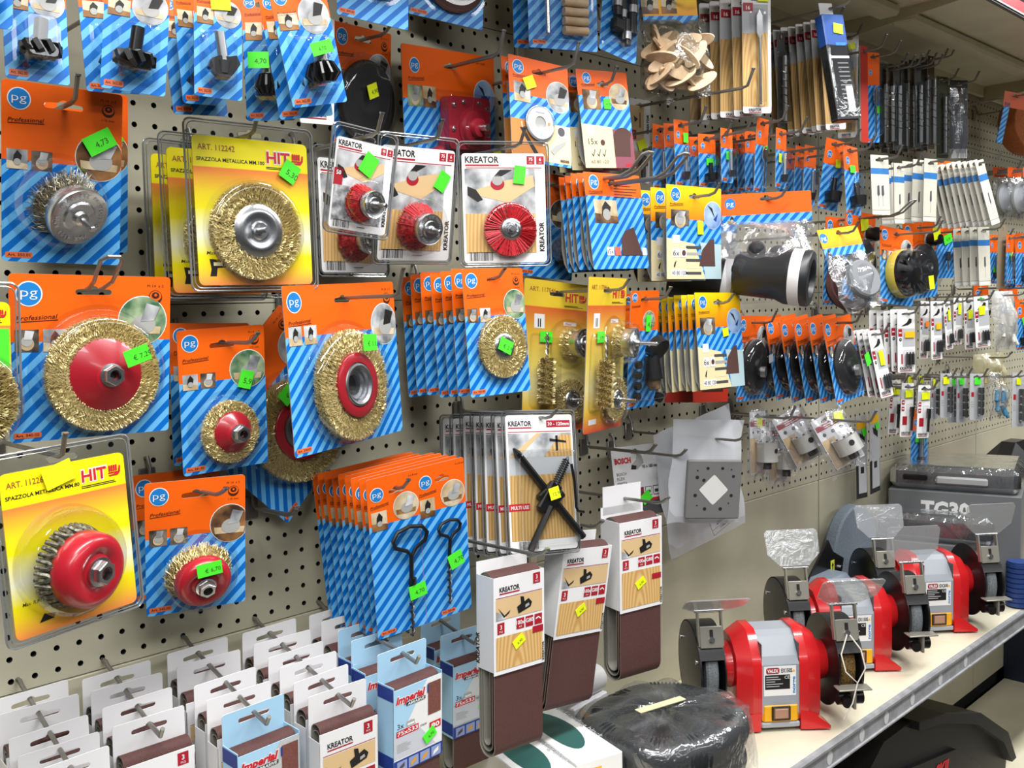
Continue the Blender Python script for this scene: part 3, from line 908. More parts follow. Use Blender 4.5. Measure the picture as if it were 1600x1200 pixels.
for (i0, i1, xa, xb, zlow) in ((-24, 32, -0.61, 0.8115, -1.55), (33, 72, 0.8135, 1.8115, -2.55), (73, 112, 1.8135, 2.8115, -2.55), (113, 152, 2.8135, 3.8, -2.55)):
    for (j0, j1) in ((-1 if zlow > -2 else -2, 15), (16, 32), (33, 39)):
        za = ZR + (zlow if j0 < 0 else j0 - .5) * PITCH + 0.0006
        zb = ZR + (j1 + .5) * PITCH - 0.0006
        peg_n += 1
        peg_panel('wall_back_pegboard_%d' % peg_n, i0, i1, j0, j1, xa, xb, za, zb)
    mb = MB()                                               # plain panel below the holes
    mb.box(((xa + xb) / 2, 0.003, (ZR + zlow * PITCH - 0.0006 + 0.30) / 2), (xb - xa, 0.006, ZR + zlow * PITCH - 0.0006 - 0.30), PANEL, bevel=0.002)
    struct(mb.build('wall_back_lower_%d' % peg_n))
mb = MB()
mb.box((1.6, 0.03, 1.3), (4.6, 0.01, 2.6), VOID)
struct(mb.build('wall_back_core'))
for k, x in enumerate((-0.62, 0.8125, 1.8125, 2.8125)):    # slotted uprights between the bays
    mb = MB()
    mb.box((x, 0.003, 1.25), (0.0018 if x > 1 else 0.004, 0.004, 1.9), VOID)
    if k == 1:
        mb.box((x + 0.012, -0.001, 1.25 + 0.30), (0.016, 0.004, 1.3), PANEL2, bevel=0.001)
        for q in range(24):
            mb.box((x + 0.012, -0.0031, 1.2 + 0.04 * q), (0.004, 0.0006, 0.016), VOID)
    struct(mb.build('trim_upright_%d' % (k + 1)))
# floor
mb = MB()
mb.box((1.0, -2.5, -0.02), (12, 9, 0.04), mottled('floor_tile', hx('5c5850'), hx('6c675e'), 4, 0.5))
struct(mb.build('floor'))
# lower base shelf seen below the front shelf
def shelf_board(name, x0, x1, ztop, depth, label, rail=True, rib=False):
    t = thing(name, label, 'shelf', ((x0 + x1) / 2, 0, ztop))
    w = x1 - x0 - 0.002
    mb = MB()
    mb.box((0, -depth / 2, -0.004), (w, depth, 0.008), SHELFW, bevel=0.002)
    if rib:
        mb.box((0, -depth * .52, -0.020), (w - .06, 0.05, 0.024), SHELFW, bevel=0.006)
    mb.box((0, -0.01, -0.022), (w - .02, 0.012, 0.036), SHELFW, bevel=0.002)
    mb.build('board', t)
    return t, w, depth
ZS = 0.80
for k, (x0, x1) in enumerate(((-0.19, 0.8125), (0.8125, 1.8125), (1.8125, 2.8125), (2.8125, 3.8))):
    t, w, d = shelf_board('display_shelf', x0, x1, ZS, 0.352,
        ('cream shelf bay carrying the white boxes, under the sanding belts', 'cream shelf bay carrying the bench grinders, grey rail with pale dots along its edge',
         'cream shelf bay beyond the joint in the price rail, carrying the grey boxes', 'farthest cream shelf bay, beyond the grey boxes')[k])
    mb = MB()      # price rail: rounded nose, recessed face, lower lip
    prof = [(-0.352, 0.0), (-0.358, -0.001), (-0.361, -0.005), (-0.3605, -0.010), (-0.357, -0.012), (-0.357, -0.040), (-0.3605, -0.041), (-0.3605, -0.044), (-0.352, -0.044)]
    n = len(prof)
    vs = [(-w / 2, a, b) for a, b in prof] + [(w / 2, a, b) for a, b in prof]
    mb.add(vs, [(i, (i + 1) % n, (i + 1) % n + n, i + n) for i in range(n)] + [tuple(range(n)), tuple(range(2 * n - 1, n - 1, -1))], STRIPG)
    mb.build('price_rail', t)
    if k == 1:
        for q, xx in enumerate((0.02, 0.10, 0.185, 0.305, 0.405, 0.52, 0.655, 0.79)):
            mb = MB()
            mb.disc(0, 0, 0.0125, DOTG, 0, 20, sx=0.8)
            mb.build('round_rail_sticker', t, loc=(-w / 2 + 0.18 + xx, -0.3568, -0.026))
# base deck low down
mb = MB()
mb.box((1.6, -0.22, 0.13), (4.6, 0.44, 0.26), SHELFW, bevel=0.004)
tag(mb.build('base_shelf'), 'low cream base shelf under the front shelf, holding black tool cases', 'shelf')
# overhead shelves
ZO = 2.19
for k, (x0, x1) in enumerate(((-0.19, 0.8125), (0.8125, 1.8125), (1.8125, 2.8125), (2.8125, 3.8))):
    t, w, d = shelf_board('overhead_shelf', x0, x1, ZO + 0.008, 0.352,
        ('overhead shelf bay above the leftmost hooks, just out of the picture', 'dark underside of the overhead shelf before the sloping bracket, above the wood bit packs',
         'cream ribbed underside of the overhead shelf beyond the sloping bracket, red strip on its edge', 'farthest overhead shelf bay above the orange cards')[k], rib=True)
    mb = MB()
    mb.box((0, -0.357, -0.002), (w, 0.008, 0.036), mat('rail_dark', hx('5c5a58'), 0.5), bevel=0.002)
    mb.box((0, -0.362, 0.001), (w, 0.002, 0.024), mat('red_price_strip', hx('e0303c'), 0.35))
    mb.box((0, -0.3628, -0.0125), (w, 0.001, 0.003), WHITE)
    mb.build('price_rail', t)
for k, x in enumerate((0.8145, 1.8125, 2.8125)):
    mb = MB()
    pts = [(-0.001, ZO), (-0.34, ZO), (-0.34, ZO - 0.010), (-0.001, ZO - 0.045)]
    vs = [(x - 0.0015, a, b) for a, b in pts] + [(x + 0.0015, a, b) for a, b in pts]
    mb.add(vs, [(0, 1, 2, 3), (7, 6, 5, 4), (0, 4, 5, 1), (1, 5, 6, 2), (2, 6, 7, 3), (3, 7, 4, 0)], PANEL2)
    tag(mb.build('shelf_bracket'), ('steel bracket at the upright beside the red pump card, under the overhead shelf', 'sloping dark-edged bracket between the two overhead shelf undersides', 'far bracket under the overhead shelf above the orange cards')[k], 'bracket')

# ---------------------------------------------------------------- shared kits for the hanging goods
def P(k):
    x, y, z, a, b, c, w, h = POSE[k]
    return (x, y, z), (a, b, c), w, h
def wpt(k, lx, ly, lz):
    """a point of a placed card in the world"""
    x, y, z, a, b, c, w, h = POSE[k]
    return Euler((a, b, c), 'XYZ').to_matrix() @ Vector((lx, ly, lz)) + Vector((x, y, z))
def hook(x, z, ytip, label, style='up', r=0.0024, tipup=0.022, xt=0.0, plate=True, group=None):
    """pegboard hook: back plate with two prongs, wire forward, bent tip or closed loop"""
    t = thing('display_hook', label, 'hook', (x, 0, z), group=group)
    mb = MB()
    L = -ytip
    if style == 'up':
        mb.tube([(0, 0.004, 0.026), (0, -0.006, 0.028), (0, -0.010, 0.018), (0, -0.012, 0.004), (0, -0.018, 0.0), (xt * .5, -L * .6, 0.0), (xt * .85, -L + 0.02, 0.0), (xt * .93, -L + 0.010, 0.003), (xt, -L, tipup)], r, HOOKM, 8)
        mb.cyl((xt, -L, tipup), (xt, -L - 0.0004, tipup + 0.002), r * 1.35, STEEL, 10)
    elif style == 'loop':      # one wire folded double, the nose bent up with a blunt loop
        s = 0.007
        a = [(s, -0.006, 0.0), (s, -L + 0.05, 0.0), (s * 1.3, -L + 0.03, 0.006), (s * 1.5, -L + 0.006, 0.026), (s * .8, -L, 0.029)]
        b = [(-q[0], q[1], q[2]) for q in a[::-1]]
        mb.tube(a + b, r * .85, HOOKM, 8)
    elif style == 'down':
        mb.tube([(0, -0.006, 0.0), (xt * .5, -L * .6, 0.0), (xt * .9, -L + 0.012, -0.002), (xt, -L, -0.018)], r, HOOKM, 8)
    mb.build('wire', t)
    if plate:
        mb = MB()
        mb.box((0, -0.003, 0.0), (0.020, 0.004, 0.030), HOOKM, bevel=0.001)
        mb.cyl((0, 0.004, -0.0125), (0, -0.004, -0.0125), 0.0026, HOOKM, 8)
        mb.build('back_plate', t)
    return t
def card_hook(k, label, over=0.03, style='up', slot_z=-0.014, lx=0.0, y=None, xt=0.0, **kw):
    """hook whose wire passes through the slot of card k and sticks out in front of it"""
    q = wpt(k, lx, 0, slot_z + 0.0005)
    return hook(q.x, q.z, (y if y is not None else q.y - over), label, style, xt=xt, **kw)
def kreator_word(mb, x, z, h, layer=1, rot=0.0, bar=True, col=None):
    w = h * 5.6
    mb.text('KREATOR', x, z, h, col or BLACK, layer, bold=0.03, width=w, rot=rot)
    if bar:
        c, s = math.cos(rot), math.sin(rot)
        def T(a, b): return (x + a * c - b * s, z + a * s + b * c)
        mb.poly([T(0, -h * .55), T(w, -h * .55), T(w, -h * .28), T(0, -h * .28)], RED, layer)
    return w
def barcode(mb, x, z, w, h, layer=1, seed=3):
    rnd = random.Random(seed)
    mb.rect(x, z, x + w, z + h, WHITE, layer)
    q = x + w * .04
    while q < x + w * .95:
        d = w * rnd.choice((.012, .02, .032))
        mb.rect(q, z + h * .1, q + d, z + h, BLACK, layer + 1)
        q += d + w * rnd.choice((.012, .02, .028))
def lines(mb, x, z, w, n, step, m, layer=1, h=0.0007, seed=1):
    rnd = random.Random(seed)
    for k in range(n):
        mb.rect(x, z - k * step, x + w * rnd.uniform(.65, 1), z - k * step + h, m, layer)
def red_box(mb, x, z, w, h, s='75', s2='mm', layer=1):
    mb.rect(x, z, x + w, z + h, RED, layer)
    mb.text(s, x + w / 2, z + h * .42, h * .38, WHITE, layer + 1, align='C', bold=.02)
    if s2:
        mb.text(s2, x + w / 2, z + h * .12, h * .17, WHITE, layer + 1, align='C')
def fist(mb, x, z, s, layer=1):
    """clenched-hand emblem beside the three letters"""
    m = RED2
    for k in range(4):
        mb.poly(rrect(x + s * .06 + k * s * .22, z + s * .42, x + s * .06 + k * s * .22 + s * .185, z + s * .98, s * .06, 2), m, layer)
    mb.poly([(x + s * .02, z + s * .36), (x + s * .98, z + s * .36), (x + s * 1.12, z + s * .9), (x + s * 1.25, z + s * .8), (x + s * 1.2, z + s * .3), (x + s * .95, z + s * .02), (x + s * .1, z + s * .02), (x, z + s * .14), (x + s * .62, z + s * .16), (x + s * .66, z + s * .24), (x, z + s * .24)], m, layer)
HITG = {}
def hit_grad(H, warm=False):
    key = 'print_yellow_band_%d%s' % (int(H * 1000), 'w' if warm else '')
    if key in MATS:
        return MATS[key]
    def bld(nt, b):
        v, x, y, z = obj_xyz(nt)
        f = math_n(nt, 'MULTIPLY', z, -1.0 / H)
        Y_, O_, W_ = hx('f2e40c'), hx('f0803c'), hx('f0eed0')
        if warm:
            st = [(0, hx('e6c430')), (.178, hx('e6c430')), (.182, hx('d8602c')), (.34, hx('e0b03c')), (.55, hx('e8d060')), (.72, hx('ece0a0')), (.86, hx('e8c040')), (1, hx('d8482c'))]
        else:
            st = [(0, Y_), (.205, Y_), (.21, O_), (.38, hx('f2d81c')), (.48, Y_), (.66, W_), (.80, Y_), (.88, hx('f4d020')), (1, hx('f48c4c'))]
        nt.links.new(ramp(nt, f, st), b.inputs['Base Color'])
    return mat(key, hx('f2e40c'), 0.4, build=bld)
def clam_shell(t, W, H, slot_z=-0.012, slot_w=0.03, depth=0.006, name='clamshell', r=0.008, t_=0.0024):
    o = card(name, W, H, CLAM, CLAM, 1.0, t, True, slot_z, slot_w, t_, r, CLAM, CLAM_E)
    mb = MB()
    for k, q in enumerate((0, .0032)):
        mb.tube([(a, -.0016 - .3 * q, b) for a, b in rrect(-W / 2 + q, -H + q, W / 2 - q, -q, r)], .0011 if k == 0 else .0006, CLAM_E, 5, closed=True)
    mb.build('shell_rim', o)
    return o
CLAM_E = clear_mat('clamshell_edge', (0.55, 0.56, 0.57), 0.3, 0.1, milky=0.45, milk=(0.36, 0.37, 0.38))
def hit_pack(t, W, H, art='ART. 112242', mm='SPAZZOLA METALLICA MM.100', top=0.017, side=0.008, bottom=0.006, rpm='Max. R.P.M. 4500', drill=True, iw=None):
    """clear shell round a yellow printed sheet; returns the sheet's size and offset"""
    clam_shell(t, W, H)
    iw, ih = W - 2 * side, H - top - bottom
    mb = MB()
    mb.prism(rrect(-iw / 2, -ih, iw / 2, 0, 0.006), -0.0006, 0.0006, hit_grad(ih))
    s = iw / 0.142
    x0 = -iw / 2
    mb.text(art, x0 + .006 * s, -.0155 * s, .0062 * s, mat('print_brown', hx('9c5a24'), .5), 1, bold=.012, width=.044 * s)
    mb.text(mm, x0 + .004 * s, -.0275 * s, .0040 * s, BLACK, 1, bold=.02, width=.082 * s)
    mb.text('HIT', iw / 2 - .053 * s, -.0245 * s, .0125 * s, RED2, 2, bold=.025, width=.030 * s)
    mb.text('HIT', iw / 2 - .0535 * s, -.0250 * s, .0138 * s, WHITE, 1, bold=.06, width=.0315 * s)
    fist(mb, iw / 2 - .021 * s, -.0245 * s, .0125 * s, 2)
    lines(mb, iw / 2 - .054 * s, -.0300 * s, .046 * s, 2, .0016, BLACK, 1, .0008, 5)
    if rpm:
        mb.text(rpm, x0 + .010 * s, -ih + .034 * s, .0036 * s, INK_ORANGE, 1, bold=.01, shear=.2, width=.046 * s)
    if drill:
        dx, dz, k = x0 + .013 * s, -ih + .010 * s, s * .018
        mb.poly([(dx, dz), (dx + k * .42, dz), (dx + k * .5, dz + k * .5), (dx + k * 1.5, dz + k * .55), (dx + k * 1.55, dz + k * 1.0), (dx, dz + k * 1.05), (dx + k * .1, dz + k * .45)], BLACK, 1)
        mb.rect(dx + k * .25, dz + k * .64, dx + k * .85, dz + k * .86, CREAM, 2)
        mb.rect(dx + k * 1.05, dz + k * .6, dx + k * 1.38, dz + k * .95, CREAM, 2)
        mb.rect(dx + k * 1.5, dz + k * .72, dx + k * 1.8, dz + k * .82, BLACK, 1)
    else:
        dx, dz, k = x0 + .026 * s, -ih + .012 * s, s * .02
        mb.poly([(dx, dz), (dx + k * .8, dz + k * .05), (dx + k * .95, dz + k * .3), (dx + k * .3, dz + k * .42)], BLACK, 1)
        mb.poly([(dx + k * .9, dz + k * .75), (dx + k * 1.2, dz + k * .6), (dx + k * 1.8, dz + k * 1.5), (dx + k * 1.0, dz + k * 1.05)], BLACK, 1)
    ins = mb.build('printed_sheet', t, loc=(0, -0.0022, -top))
    return ins, iw, ih
def kreator_insert(t, W, H, top=0.016, side=0.006, bottom=0.005, size='75', kind=0, bot='wood'):
    clam_shell(t, W, H)
    iw, ih = W - 2 * side, H - top - bottom
    mb = MB()
    mb.prism(rrect(-iw / 2, -ih, iw / 2, 0, 0.005), -0.0006, 0.0006, WHITE)
    x0 = -iw / 2
    kreator_word(mb, x0 + iw * .04, -ih * .085, iw * .072, 1)
    red_box(mb, iw * .28, -ih * .10, iw * .095, ih * .075, size)
    red_box(mb, iw * .395, -ih * .10, iw * .095, ih * .075, '6', 'mm')
    mb.rect(x0 + iw * .05, -ih * .135, iw / 2 - iw * .04, -ih * .128, RED, 1)
    mb.rect(x0 + iw * .03, -ih * .91, iw / 2 - iw * .125, -ih * .14, PH_GREY, 1)
    mb.poly([(x0 + iw * .04, -ih * .36), (x0 + iw * .55, -ih * .45), (iw / 2 - iw * .13, -ih * .30), (iw / 2 - iw * .15, -ih * .2), (x0 + iw * .5, -ih * .25)], TAN, 2)
    mb.disc(x0 + iw * .42, -ih * .28, iw * .07, RED, 3, 18, 1.2)
    mb.disc(x0 + iw * .42, -ih * .245, iw * .06, STEELP, 4, 18, 1.1)
    mb.poly([(x0 + iw * .38, -ih * .21), (x0 + iw * .46, -ih * .21), (x0 + iw * .6, -ih * .15), (x0 + iw * .45, -ih * .15)], BLACK, 4)
    mb.poly([(x0 + iw * .06, -ih * .30), (x0 + iw * .16, -ih * .33), (x0 + iw * .24, -ih * .42), (x0 + iw * .18, -ih * .44), (x0 + iw * .06, -ih * .38)], BLACK, 3)
    if bot == 'wood':
        mb.rect(x0 + iw * .03, -ih * .91, iw / 2 - iw * .125, -ih * .55, WOODP, 2)
    else:
        mb.rect(x0 + iw * .03, -ih * .91, iw / 2 - iw * .125, -ih * .52, mottled('photo_chequer', hx('6c6e72'), hx('c8cacc'), 120, .4), 2)
        mb.rect(x0 + iw * .01, -ih * .52, x0 + iw * .16, -ih * .34, RED, 3)
        mb.text(size, x0 + iw * .085, -ih * .41, ih * .045, WHITE, 4, align='C', bold=.02)
    barcode(mb, x0 + iw * .05, -ih * .99, iw * .3, ih * .09, 2)
    lines(mb, x0 + iw * .48, -ih * .955, iw * .2, 1, .002, BLACK, 2)
    w = ih * .27
    mb.text('KREATOR', iw / 2 - iw * .03, -ih * .9, iw * .055, BLACK, 2, bold=.03, width=w, rot=PI / 2)
    ins = mb.build('printed_sheet', t, loc=(0, -0.0022, -top))
    return ins, iw, ih

# ---- brush products (parts with their own sub-parts)
def brush_cup_silver(t, x, z, r=0.030, tilt=(0, 0), d0=0.004, d1=0.030, shank=0.024, wm=None, n=1100, flare=1.15, seed=3):
    rot = (tilt[0], 0, tilt[1])
    mb = MB()
    mb.lathe([(r * .86, d0 + .012), (r * .90, d0 + .016), (r * .99, d1 - .006), (r, d1 - .002), (r * .97, d1), (r * .93, d1 - .0005), (r * .55, d1 - .001), (r * .50, d1 + .001), (r * .26, d1 + .001), (r * .22, d1 + .005), (r * .12, d1 + .006), (.0003, d1 + .006)], STEEL, 48)
    hub = mb.build('brush_cup', t, loc=(x, -0.001, z), rot=rot)
    mb = MB()
    # stamped lettering round the face
    s = 'WEAR EYE PROTECTION  MAX 4500 RPM  '
    for k, ch in enumerate(s):
        if ch == ' ':
            continue
        a = PI * .85 - 2 * PI * k / len(s)
        M = Matrix.Translation((r * .76 * math.cos(a), -d1 - .0002, r * .76 * math.sin(a))) @ Matrix.Rotation(-(a - PI / 2), 4, 'Y')
        mb.text(ch, 0, -r * .06, r * .14, mat('stamped_letter', (.75, .76, .78), .35, .8), M=M, y=0, align='C')
    mb.build('stamped_lettering', hub)
    mb = MB()
    mb.cyl((0, -d1, 0), (0, -d1 - shank + .001, 0), .0032, STEEL, 14)
    mb.cyl((0, -d1 - shank + .001, 0), (0, -d1 - shank, 0), .0032, STEEL, 14, .0024)
    mb.build('shank', hub)
    mb = MB()
    cup_wires(mb, r * .55, r * .9, r * flare, d0 + .014, d0, n, wm or STEELW, seed)
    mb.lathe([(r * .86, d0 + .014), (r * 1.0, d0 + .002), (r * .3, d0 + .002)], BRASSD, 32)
    mb.build('wire_bristles', hub)
    return hub
def brush_bevel(t, x, z, rc, rw, d0=0.004, d1=0.024, tilt=(0, 0), n=1500, seed=5, nut=0.0105, cone_flat=.35):
    """red conical cap with a threaded nut, fringe of brass wires flaring out behind it"""
    rot = (tilt[0], 0, tilt[1])
    mb = MB()
    mb.lathe([(rc * .98, d0 + .004), (rc * 1.0, d0 + .006), (rc * .99, d0 + .0075), (rc * .92, d0 + .009), (rc * cone_flat, d1), (rc * cone_flat * .85, d1 + .0006), (.004, d1 + .0006)], REDPAINT, 56)
    hub = mb.build('brush_cap', t, loc=(x, -0.001, z), rot=rot)
    mb = MB()
    hexnut(mb, nut, d1 - .002, d1 + .010, nut * .55, STEEL)
    mb.lathe([(nut * 1.15, d1), (nut * 1.15, d1 + .002), (nut * .9, d1 + .0025)], STEEL, 24)
    mb.build('nut', hub)
    mb = MB()
    wires(mb, rc * .82, rw, d0 + .001, d0 + .008, n, BRASSW, seed, .0003, .0026, cone=-0.003)
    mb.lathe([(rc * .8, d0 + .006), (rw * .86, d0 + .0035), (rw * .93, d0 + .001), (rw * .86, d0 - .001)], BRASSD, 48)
    mb.build('wire_bristles', hub)
    return hub
def brush_wheel(t, x, z, rh, rw, hubm=None, d0=0.002, d1=0.014, tilt=(0, 0), n=1500, seed=7, core='disc', wm=None, packed=None, th=0.0003, curl=.0026, shank=0.0, ring=None):
    """wire wheel lying flat against the card; core 'disc' (domed steel) or 'ring' (red ring with stepped steel bore)"""
    rot = (tilt[0], 0, tilt[1])
    hubm = hubm or STEEL
    mb = MB()
    if core == 'disc':
        mb.lathe([(rh, d1 - .004), (rh * 1.0, d1 - .001), (rh * .95, d1), (rh * .75, d1 + .0022), (rh * .62, d1 + .0025), (rh * .5, d1 + .001), (rh * .36, d1 + .0012), (rh * .3, d1 + .003), (rh * .18, d1 + .003), (rh * .15, d1 + .001), (.0003, d1 + .001)], hubm, 48)
    elif core == 'bore':
        mb.lathe([(rh, d1 - .004), (rh * 1.0, d1 - .001), (rh * .95, d1), (rh * .70, d1 + .0015), (rh * .55, d1 + .002), (rh * .40, d1 + .0005), (rh * .36, d1 - .006)], hubm, 40)
        mb.lathe([(rh * .36, d1 - .006), (.0003, d1 - .006)], BLACK, 24)
    else:
        mb.lathe([(rh, d1 - .006), (rh, d1 + .002), (rh * .97, d1 + .003), (rh * .70, d1 + .003), (rh * .68, d1 + .0005)], REDPAINT, 48)
        mb.lathe([(rh * .69, d1 + .001), (rh * .66, d1 + .004), (rh * .60, d1 + .0045), (rh * .52, d1 + .002), (rh * .50, d1 - .002), (rh * .42, d1 - .002), (rh * .40, d1 - .006), (rh * .32, d1 - .006), (rh * .31, d1 - .012)], STEEL_D, 48)
        mb.lathe([(rh * .31, d1 - .012), (.0003, d1 - .012)], BLACK, 24)
    hub = mb.build('brush_hub', t, loc=(x, -0.001, z), rot=rot)
    if shank:
        mb = MB()
        mb.cyl((0, -d1, 0), (0, -d1 - shank, 0), .0031, STEEL, 14)
        mb.cyl((0, -d1, 0), (0, -d1 - .004, 0), .0058, STEEL, 6)
        mb.build('shank', hub)
    mb = MB()
    wires(mb, rh * .9, rw, d0, d1 - .001, n, wm or BRASSW, seed, th, curl)
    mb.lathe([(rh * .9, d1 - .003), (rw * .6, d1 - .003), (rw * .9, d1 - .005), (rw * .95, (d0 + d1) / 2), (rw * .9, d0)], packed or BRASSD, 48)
    mb.build('wire_bristles', hub)
    return hub
def brush_cup_red(t, x, z, r, rw, tilt=(0, 0), d0=0.004, d1=0.032, n=1300, knots=0, seed=4, nut=.011):
    """red pressed cup, nut at the centre, wires pointing back to the card"""
    rot = (tilt[0], 0, tilt[1])
    mb = MB()
    mb.lathe([(r * .98, d0 + .012), (r, d0 + .014), (r, d0 + .018), (r * .97, d1 - .006), (r * .88, d1 - .002), (r * .74, d1), (r * .60, d1 - .001), (r * .46, d1 - .004), (r * .34, d1 - .002), (.004, d1 - .002)], REDPAINT, 56)
    hub = mb.build('brush_cap', t, loc=(x, -0.001, z), rot=rot)
    mb = MB()
    hexnut(mb, nut, d1 - .004, d1 + .008, nut * .56, STEEL)
    mb.lathe([(nut * 1.2, d1 - .002), (nut * 1.2, d1 + .0005), (nut * .9, d1 + .001)], STEEL, 24)
    mb.build('nut', hub)
    mb = MB()
    if knots:
        km = mottled('twisted_knot_wire', hx('55524a'), hx('a8a496'), 300, .45, .7, .9)
        for k in range(knots):
            a = 2 * PI * k / knots
            c, s = math.cos(a), math.sin(a)
            p0 = Vector((r * .92 * c, -(d0 + .016), r * .92 * s)); p1 = Vector((rw * c, -d0, rw * s))
            for q in range(4):
                b = 2 * PI * q / 4
                o = Vector((-s, 0, c)) * math.cos(b) * .0028 + Vector((0, 1, 0)) * math.sin(b) * .0025
                o2 = Vector((-s, 0, c)) * math.cos(b + 2.4) * .0036 + Vector((0, 1, 0)) * math.sin(b + 2.4) * .003
                mb.tube([p0 + o, (p0 + p1) / 2 + o2, p1 + o2 * 1.3], .0024, km, 6)
        cup_wires(mb, r * .8, r * .95, rw, d0 + .008, d0 - .001, 300, STEELW, seed)
    else:
        cup_wires(mb, r * .62, r * .97, rw, d0 + .016, d0, n, BRASSW, seed, .0004)
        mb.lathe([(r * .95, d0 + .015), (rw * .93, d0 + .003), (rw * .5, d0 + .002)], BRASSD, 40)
    mb.build('wire_bristles', hub)
    return hub

# ---------------------------------------------------------------- left column: wire brushes
def disp(loc, rot, name, label, cat, group=None):
    return thing(name, label, cat, loc, rot, group)
# silver cup brush, top left
for k, key in enumerate(('cup_silver', 'cup_silver_b')):
    loc, rot, W, H = P(key)
    if k == 0:
        t = thing('cup_brush_pack', 'orange and blue card with silver cup brush on a shank, under the router bit cards', 'brush pack', loc, rot, 'cup brush cards at the far side')
        card('card', W, H, frac=.43, parent=t, slot_z=-.019, slot_w=.036, r=.004, deco=lambda mb: pg_print(mb, W, H, .43, (0, 1), 3, 'Art. 350.01', circ_pos=(.034, -.065), circ_r=.0235))
        brush_cup_silver(t, -.003, -.110, .0305, (.42, .36), d1=.036, shank=.024, flare=1.25)
        dome(t, -.004, -.114, .044, .030)
        sticker(t, .033, -.049, .029, .019, .55, -.004, txt='4,73')
        cup0 = t
    else:
        dup(cup0, loc, rot, 'second silver cup brush card, mostly hidden behind the first, its edge showing', 'cup brush cards at the far side')
card_hook('cup_silver', 'wire hook above the silver cup brush card', .04, slot_z=-.019)
# big 115 mm bevel brush
loc, rot, W, H = P('bevel115')
t = thing('bevel_brush_pack', 'large wire brush with red cone and steel nut on orange and blue card', 'brush pack', loc, rot)
card('card', W, H, frac=.40, parent=t, slot_z=-.017, slot_w=.036, r=.004, deco=lambda mb: pg_print(mb, W, H, .40, (1, 0), 5, 'Art. 340.02', circ_pos=(.050, -.046), circ_r=.026))
brush_bevel(t, .008, -.101, .0375, .059, tilt=(-.08, .04), n=4200, d1=.024)
dome(t, .006, -.099, .064, .024)
sticker(t, .033, -.079, .026, .017, .35, -.030, txt='€ 7,29')
card_hook('bevel115', 'closed loop wire hook above the large red coned brush', .055, 'loop', slot_z=-.014)
# yellow pack cut by the picture edge
loc, rot, W, H = P('hit_left')
t = thing('wheel_brush_pack', 'yellow shell pack cut off by the picture edge, gold brush inside', 'brush pack', loc, rot)
hit_pack(t, W, H)
brush_wheel(t, -.001, -.105, .025, .047, n=1500, shank=.02)
dome(t, -.001, -.105, .052, .02, m=CLAM)
sticker(t, W / 2 - .021, -.058, .022, .034, .0, -.006, txt='')
card_hook('hit_left', 'wire hook carrying the yellow pack at the picture edge', .03, slot_z=-.012)
# red cup brush in yellow shell
loc, rot, W, H = P('hit_cup')
t = thing('cup_brush_pack', 'yellow shell pack with red knotted cup brush, yellow sticker on its top', 'brush pack', loc, rot)
hit_pack(t, W, H, 'ART. 112260', 'SPAZZOLA METALLICA MM.80', rpm='Max. R.P.M 8500 M14', drill=False)
brush_cup_red(t, -.006, -.113, .036, .038, (.12, .22), d0=.003, d1=.040, knots=20, nut=.0115)
dome(t, -.006, -.108, .053, .026, m=CLAM)
sticker(t, -.008, -.026, .030, .020, .25, -.005, YEL_ST, '', .0)
card_hook('hit_cup', 'wire hook carrying the yellow pack with the red knotted cup brush', .012, slot_z=-.012)
# small red cup brush on card
for k, key in enumerate(('cup65', 'cup65_b')):
    loc, rot, W, H = P(key)
    if k == 0:
        t = thing('cup_brush_pack', 'orange and blue card with small red cup brush, lowest of the brush cards', 'brush pack', loc, rot, 'small red cup brush cards')
        card('card', W, H, frac=.42, parent=t, slot_z=-.018, slot_w=.032, r=.004, deco=lambda mb: pg_print(mb, W, H, .42, (1, 1), 3, 'Art. 345.00', circ_r=.0225, circ_pos=(.037, -.055)))
        brush_cup_red(t, .000, -.104, .031, .039, (.32, .05), d1=.034, n=1500, nut=.0095)
        dome(t, .000, -.106, .042, .03)
        sticker(t, .0035, -.092, .027, .015, .12, -.041, txt='€ 6,70')
        q0 = t
    else:
        dup(q0, loc, rot, 'small red cup brush card tucked behind the lowest brush card', 'small red cup brush cards')
card_hook('cup65', 'wire hook with raised knob above the small red cup brush', .05, slot_z=-.016, tipup=.008, xt=.01)
# small bevel brush
for k, key in enumerate(('bevel_s', 'bevel_s_b')):
    loc, rot, W, H = P(key)
    if k == 0:
        t = thing('bevel_brush_pack', 'orange and blue card with small red coned wire brush, beside the large one', 'brush pack', loc, rot, 'small red coned brush cards')
        card('card', W, H, frac=.36, parent=t, slot_z=-.020, slot_w=.030, r=.004, deco=lambda mb: pg_print(mb, W, H, .36, (0, 1), 5, 'Art. 341.00', circ_pos=(.030, -.050), circ_r=.0225))
        brush_bevel(t, .003, -.121, .0245, .037, tilt=(-.05, .12), n=2000, d1=.024, nut=.0095)
        dome(t, .002, -.120, .042, .022)
        sticker(t, .026, -.062, .016, .021, -.3, -.004, txt='5,90')
        q0 = t
    else:
        dup(q0, loc, rot, 'small coned brush card behind, only its orange top and dark side showing', 'small red coned brush cards')
card_hook('bevel_s', 'wire hook with bright cut end above the small red coned brush', .06, slot_z=-.018, tipup=.010, xt=.012)
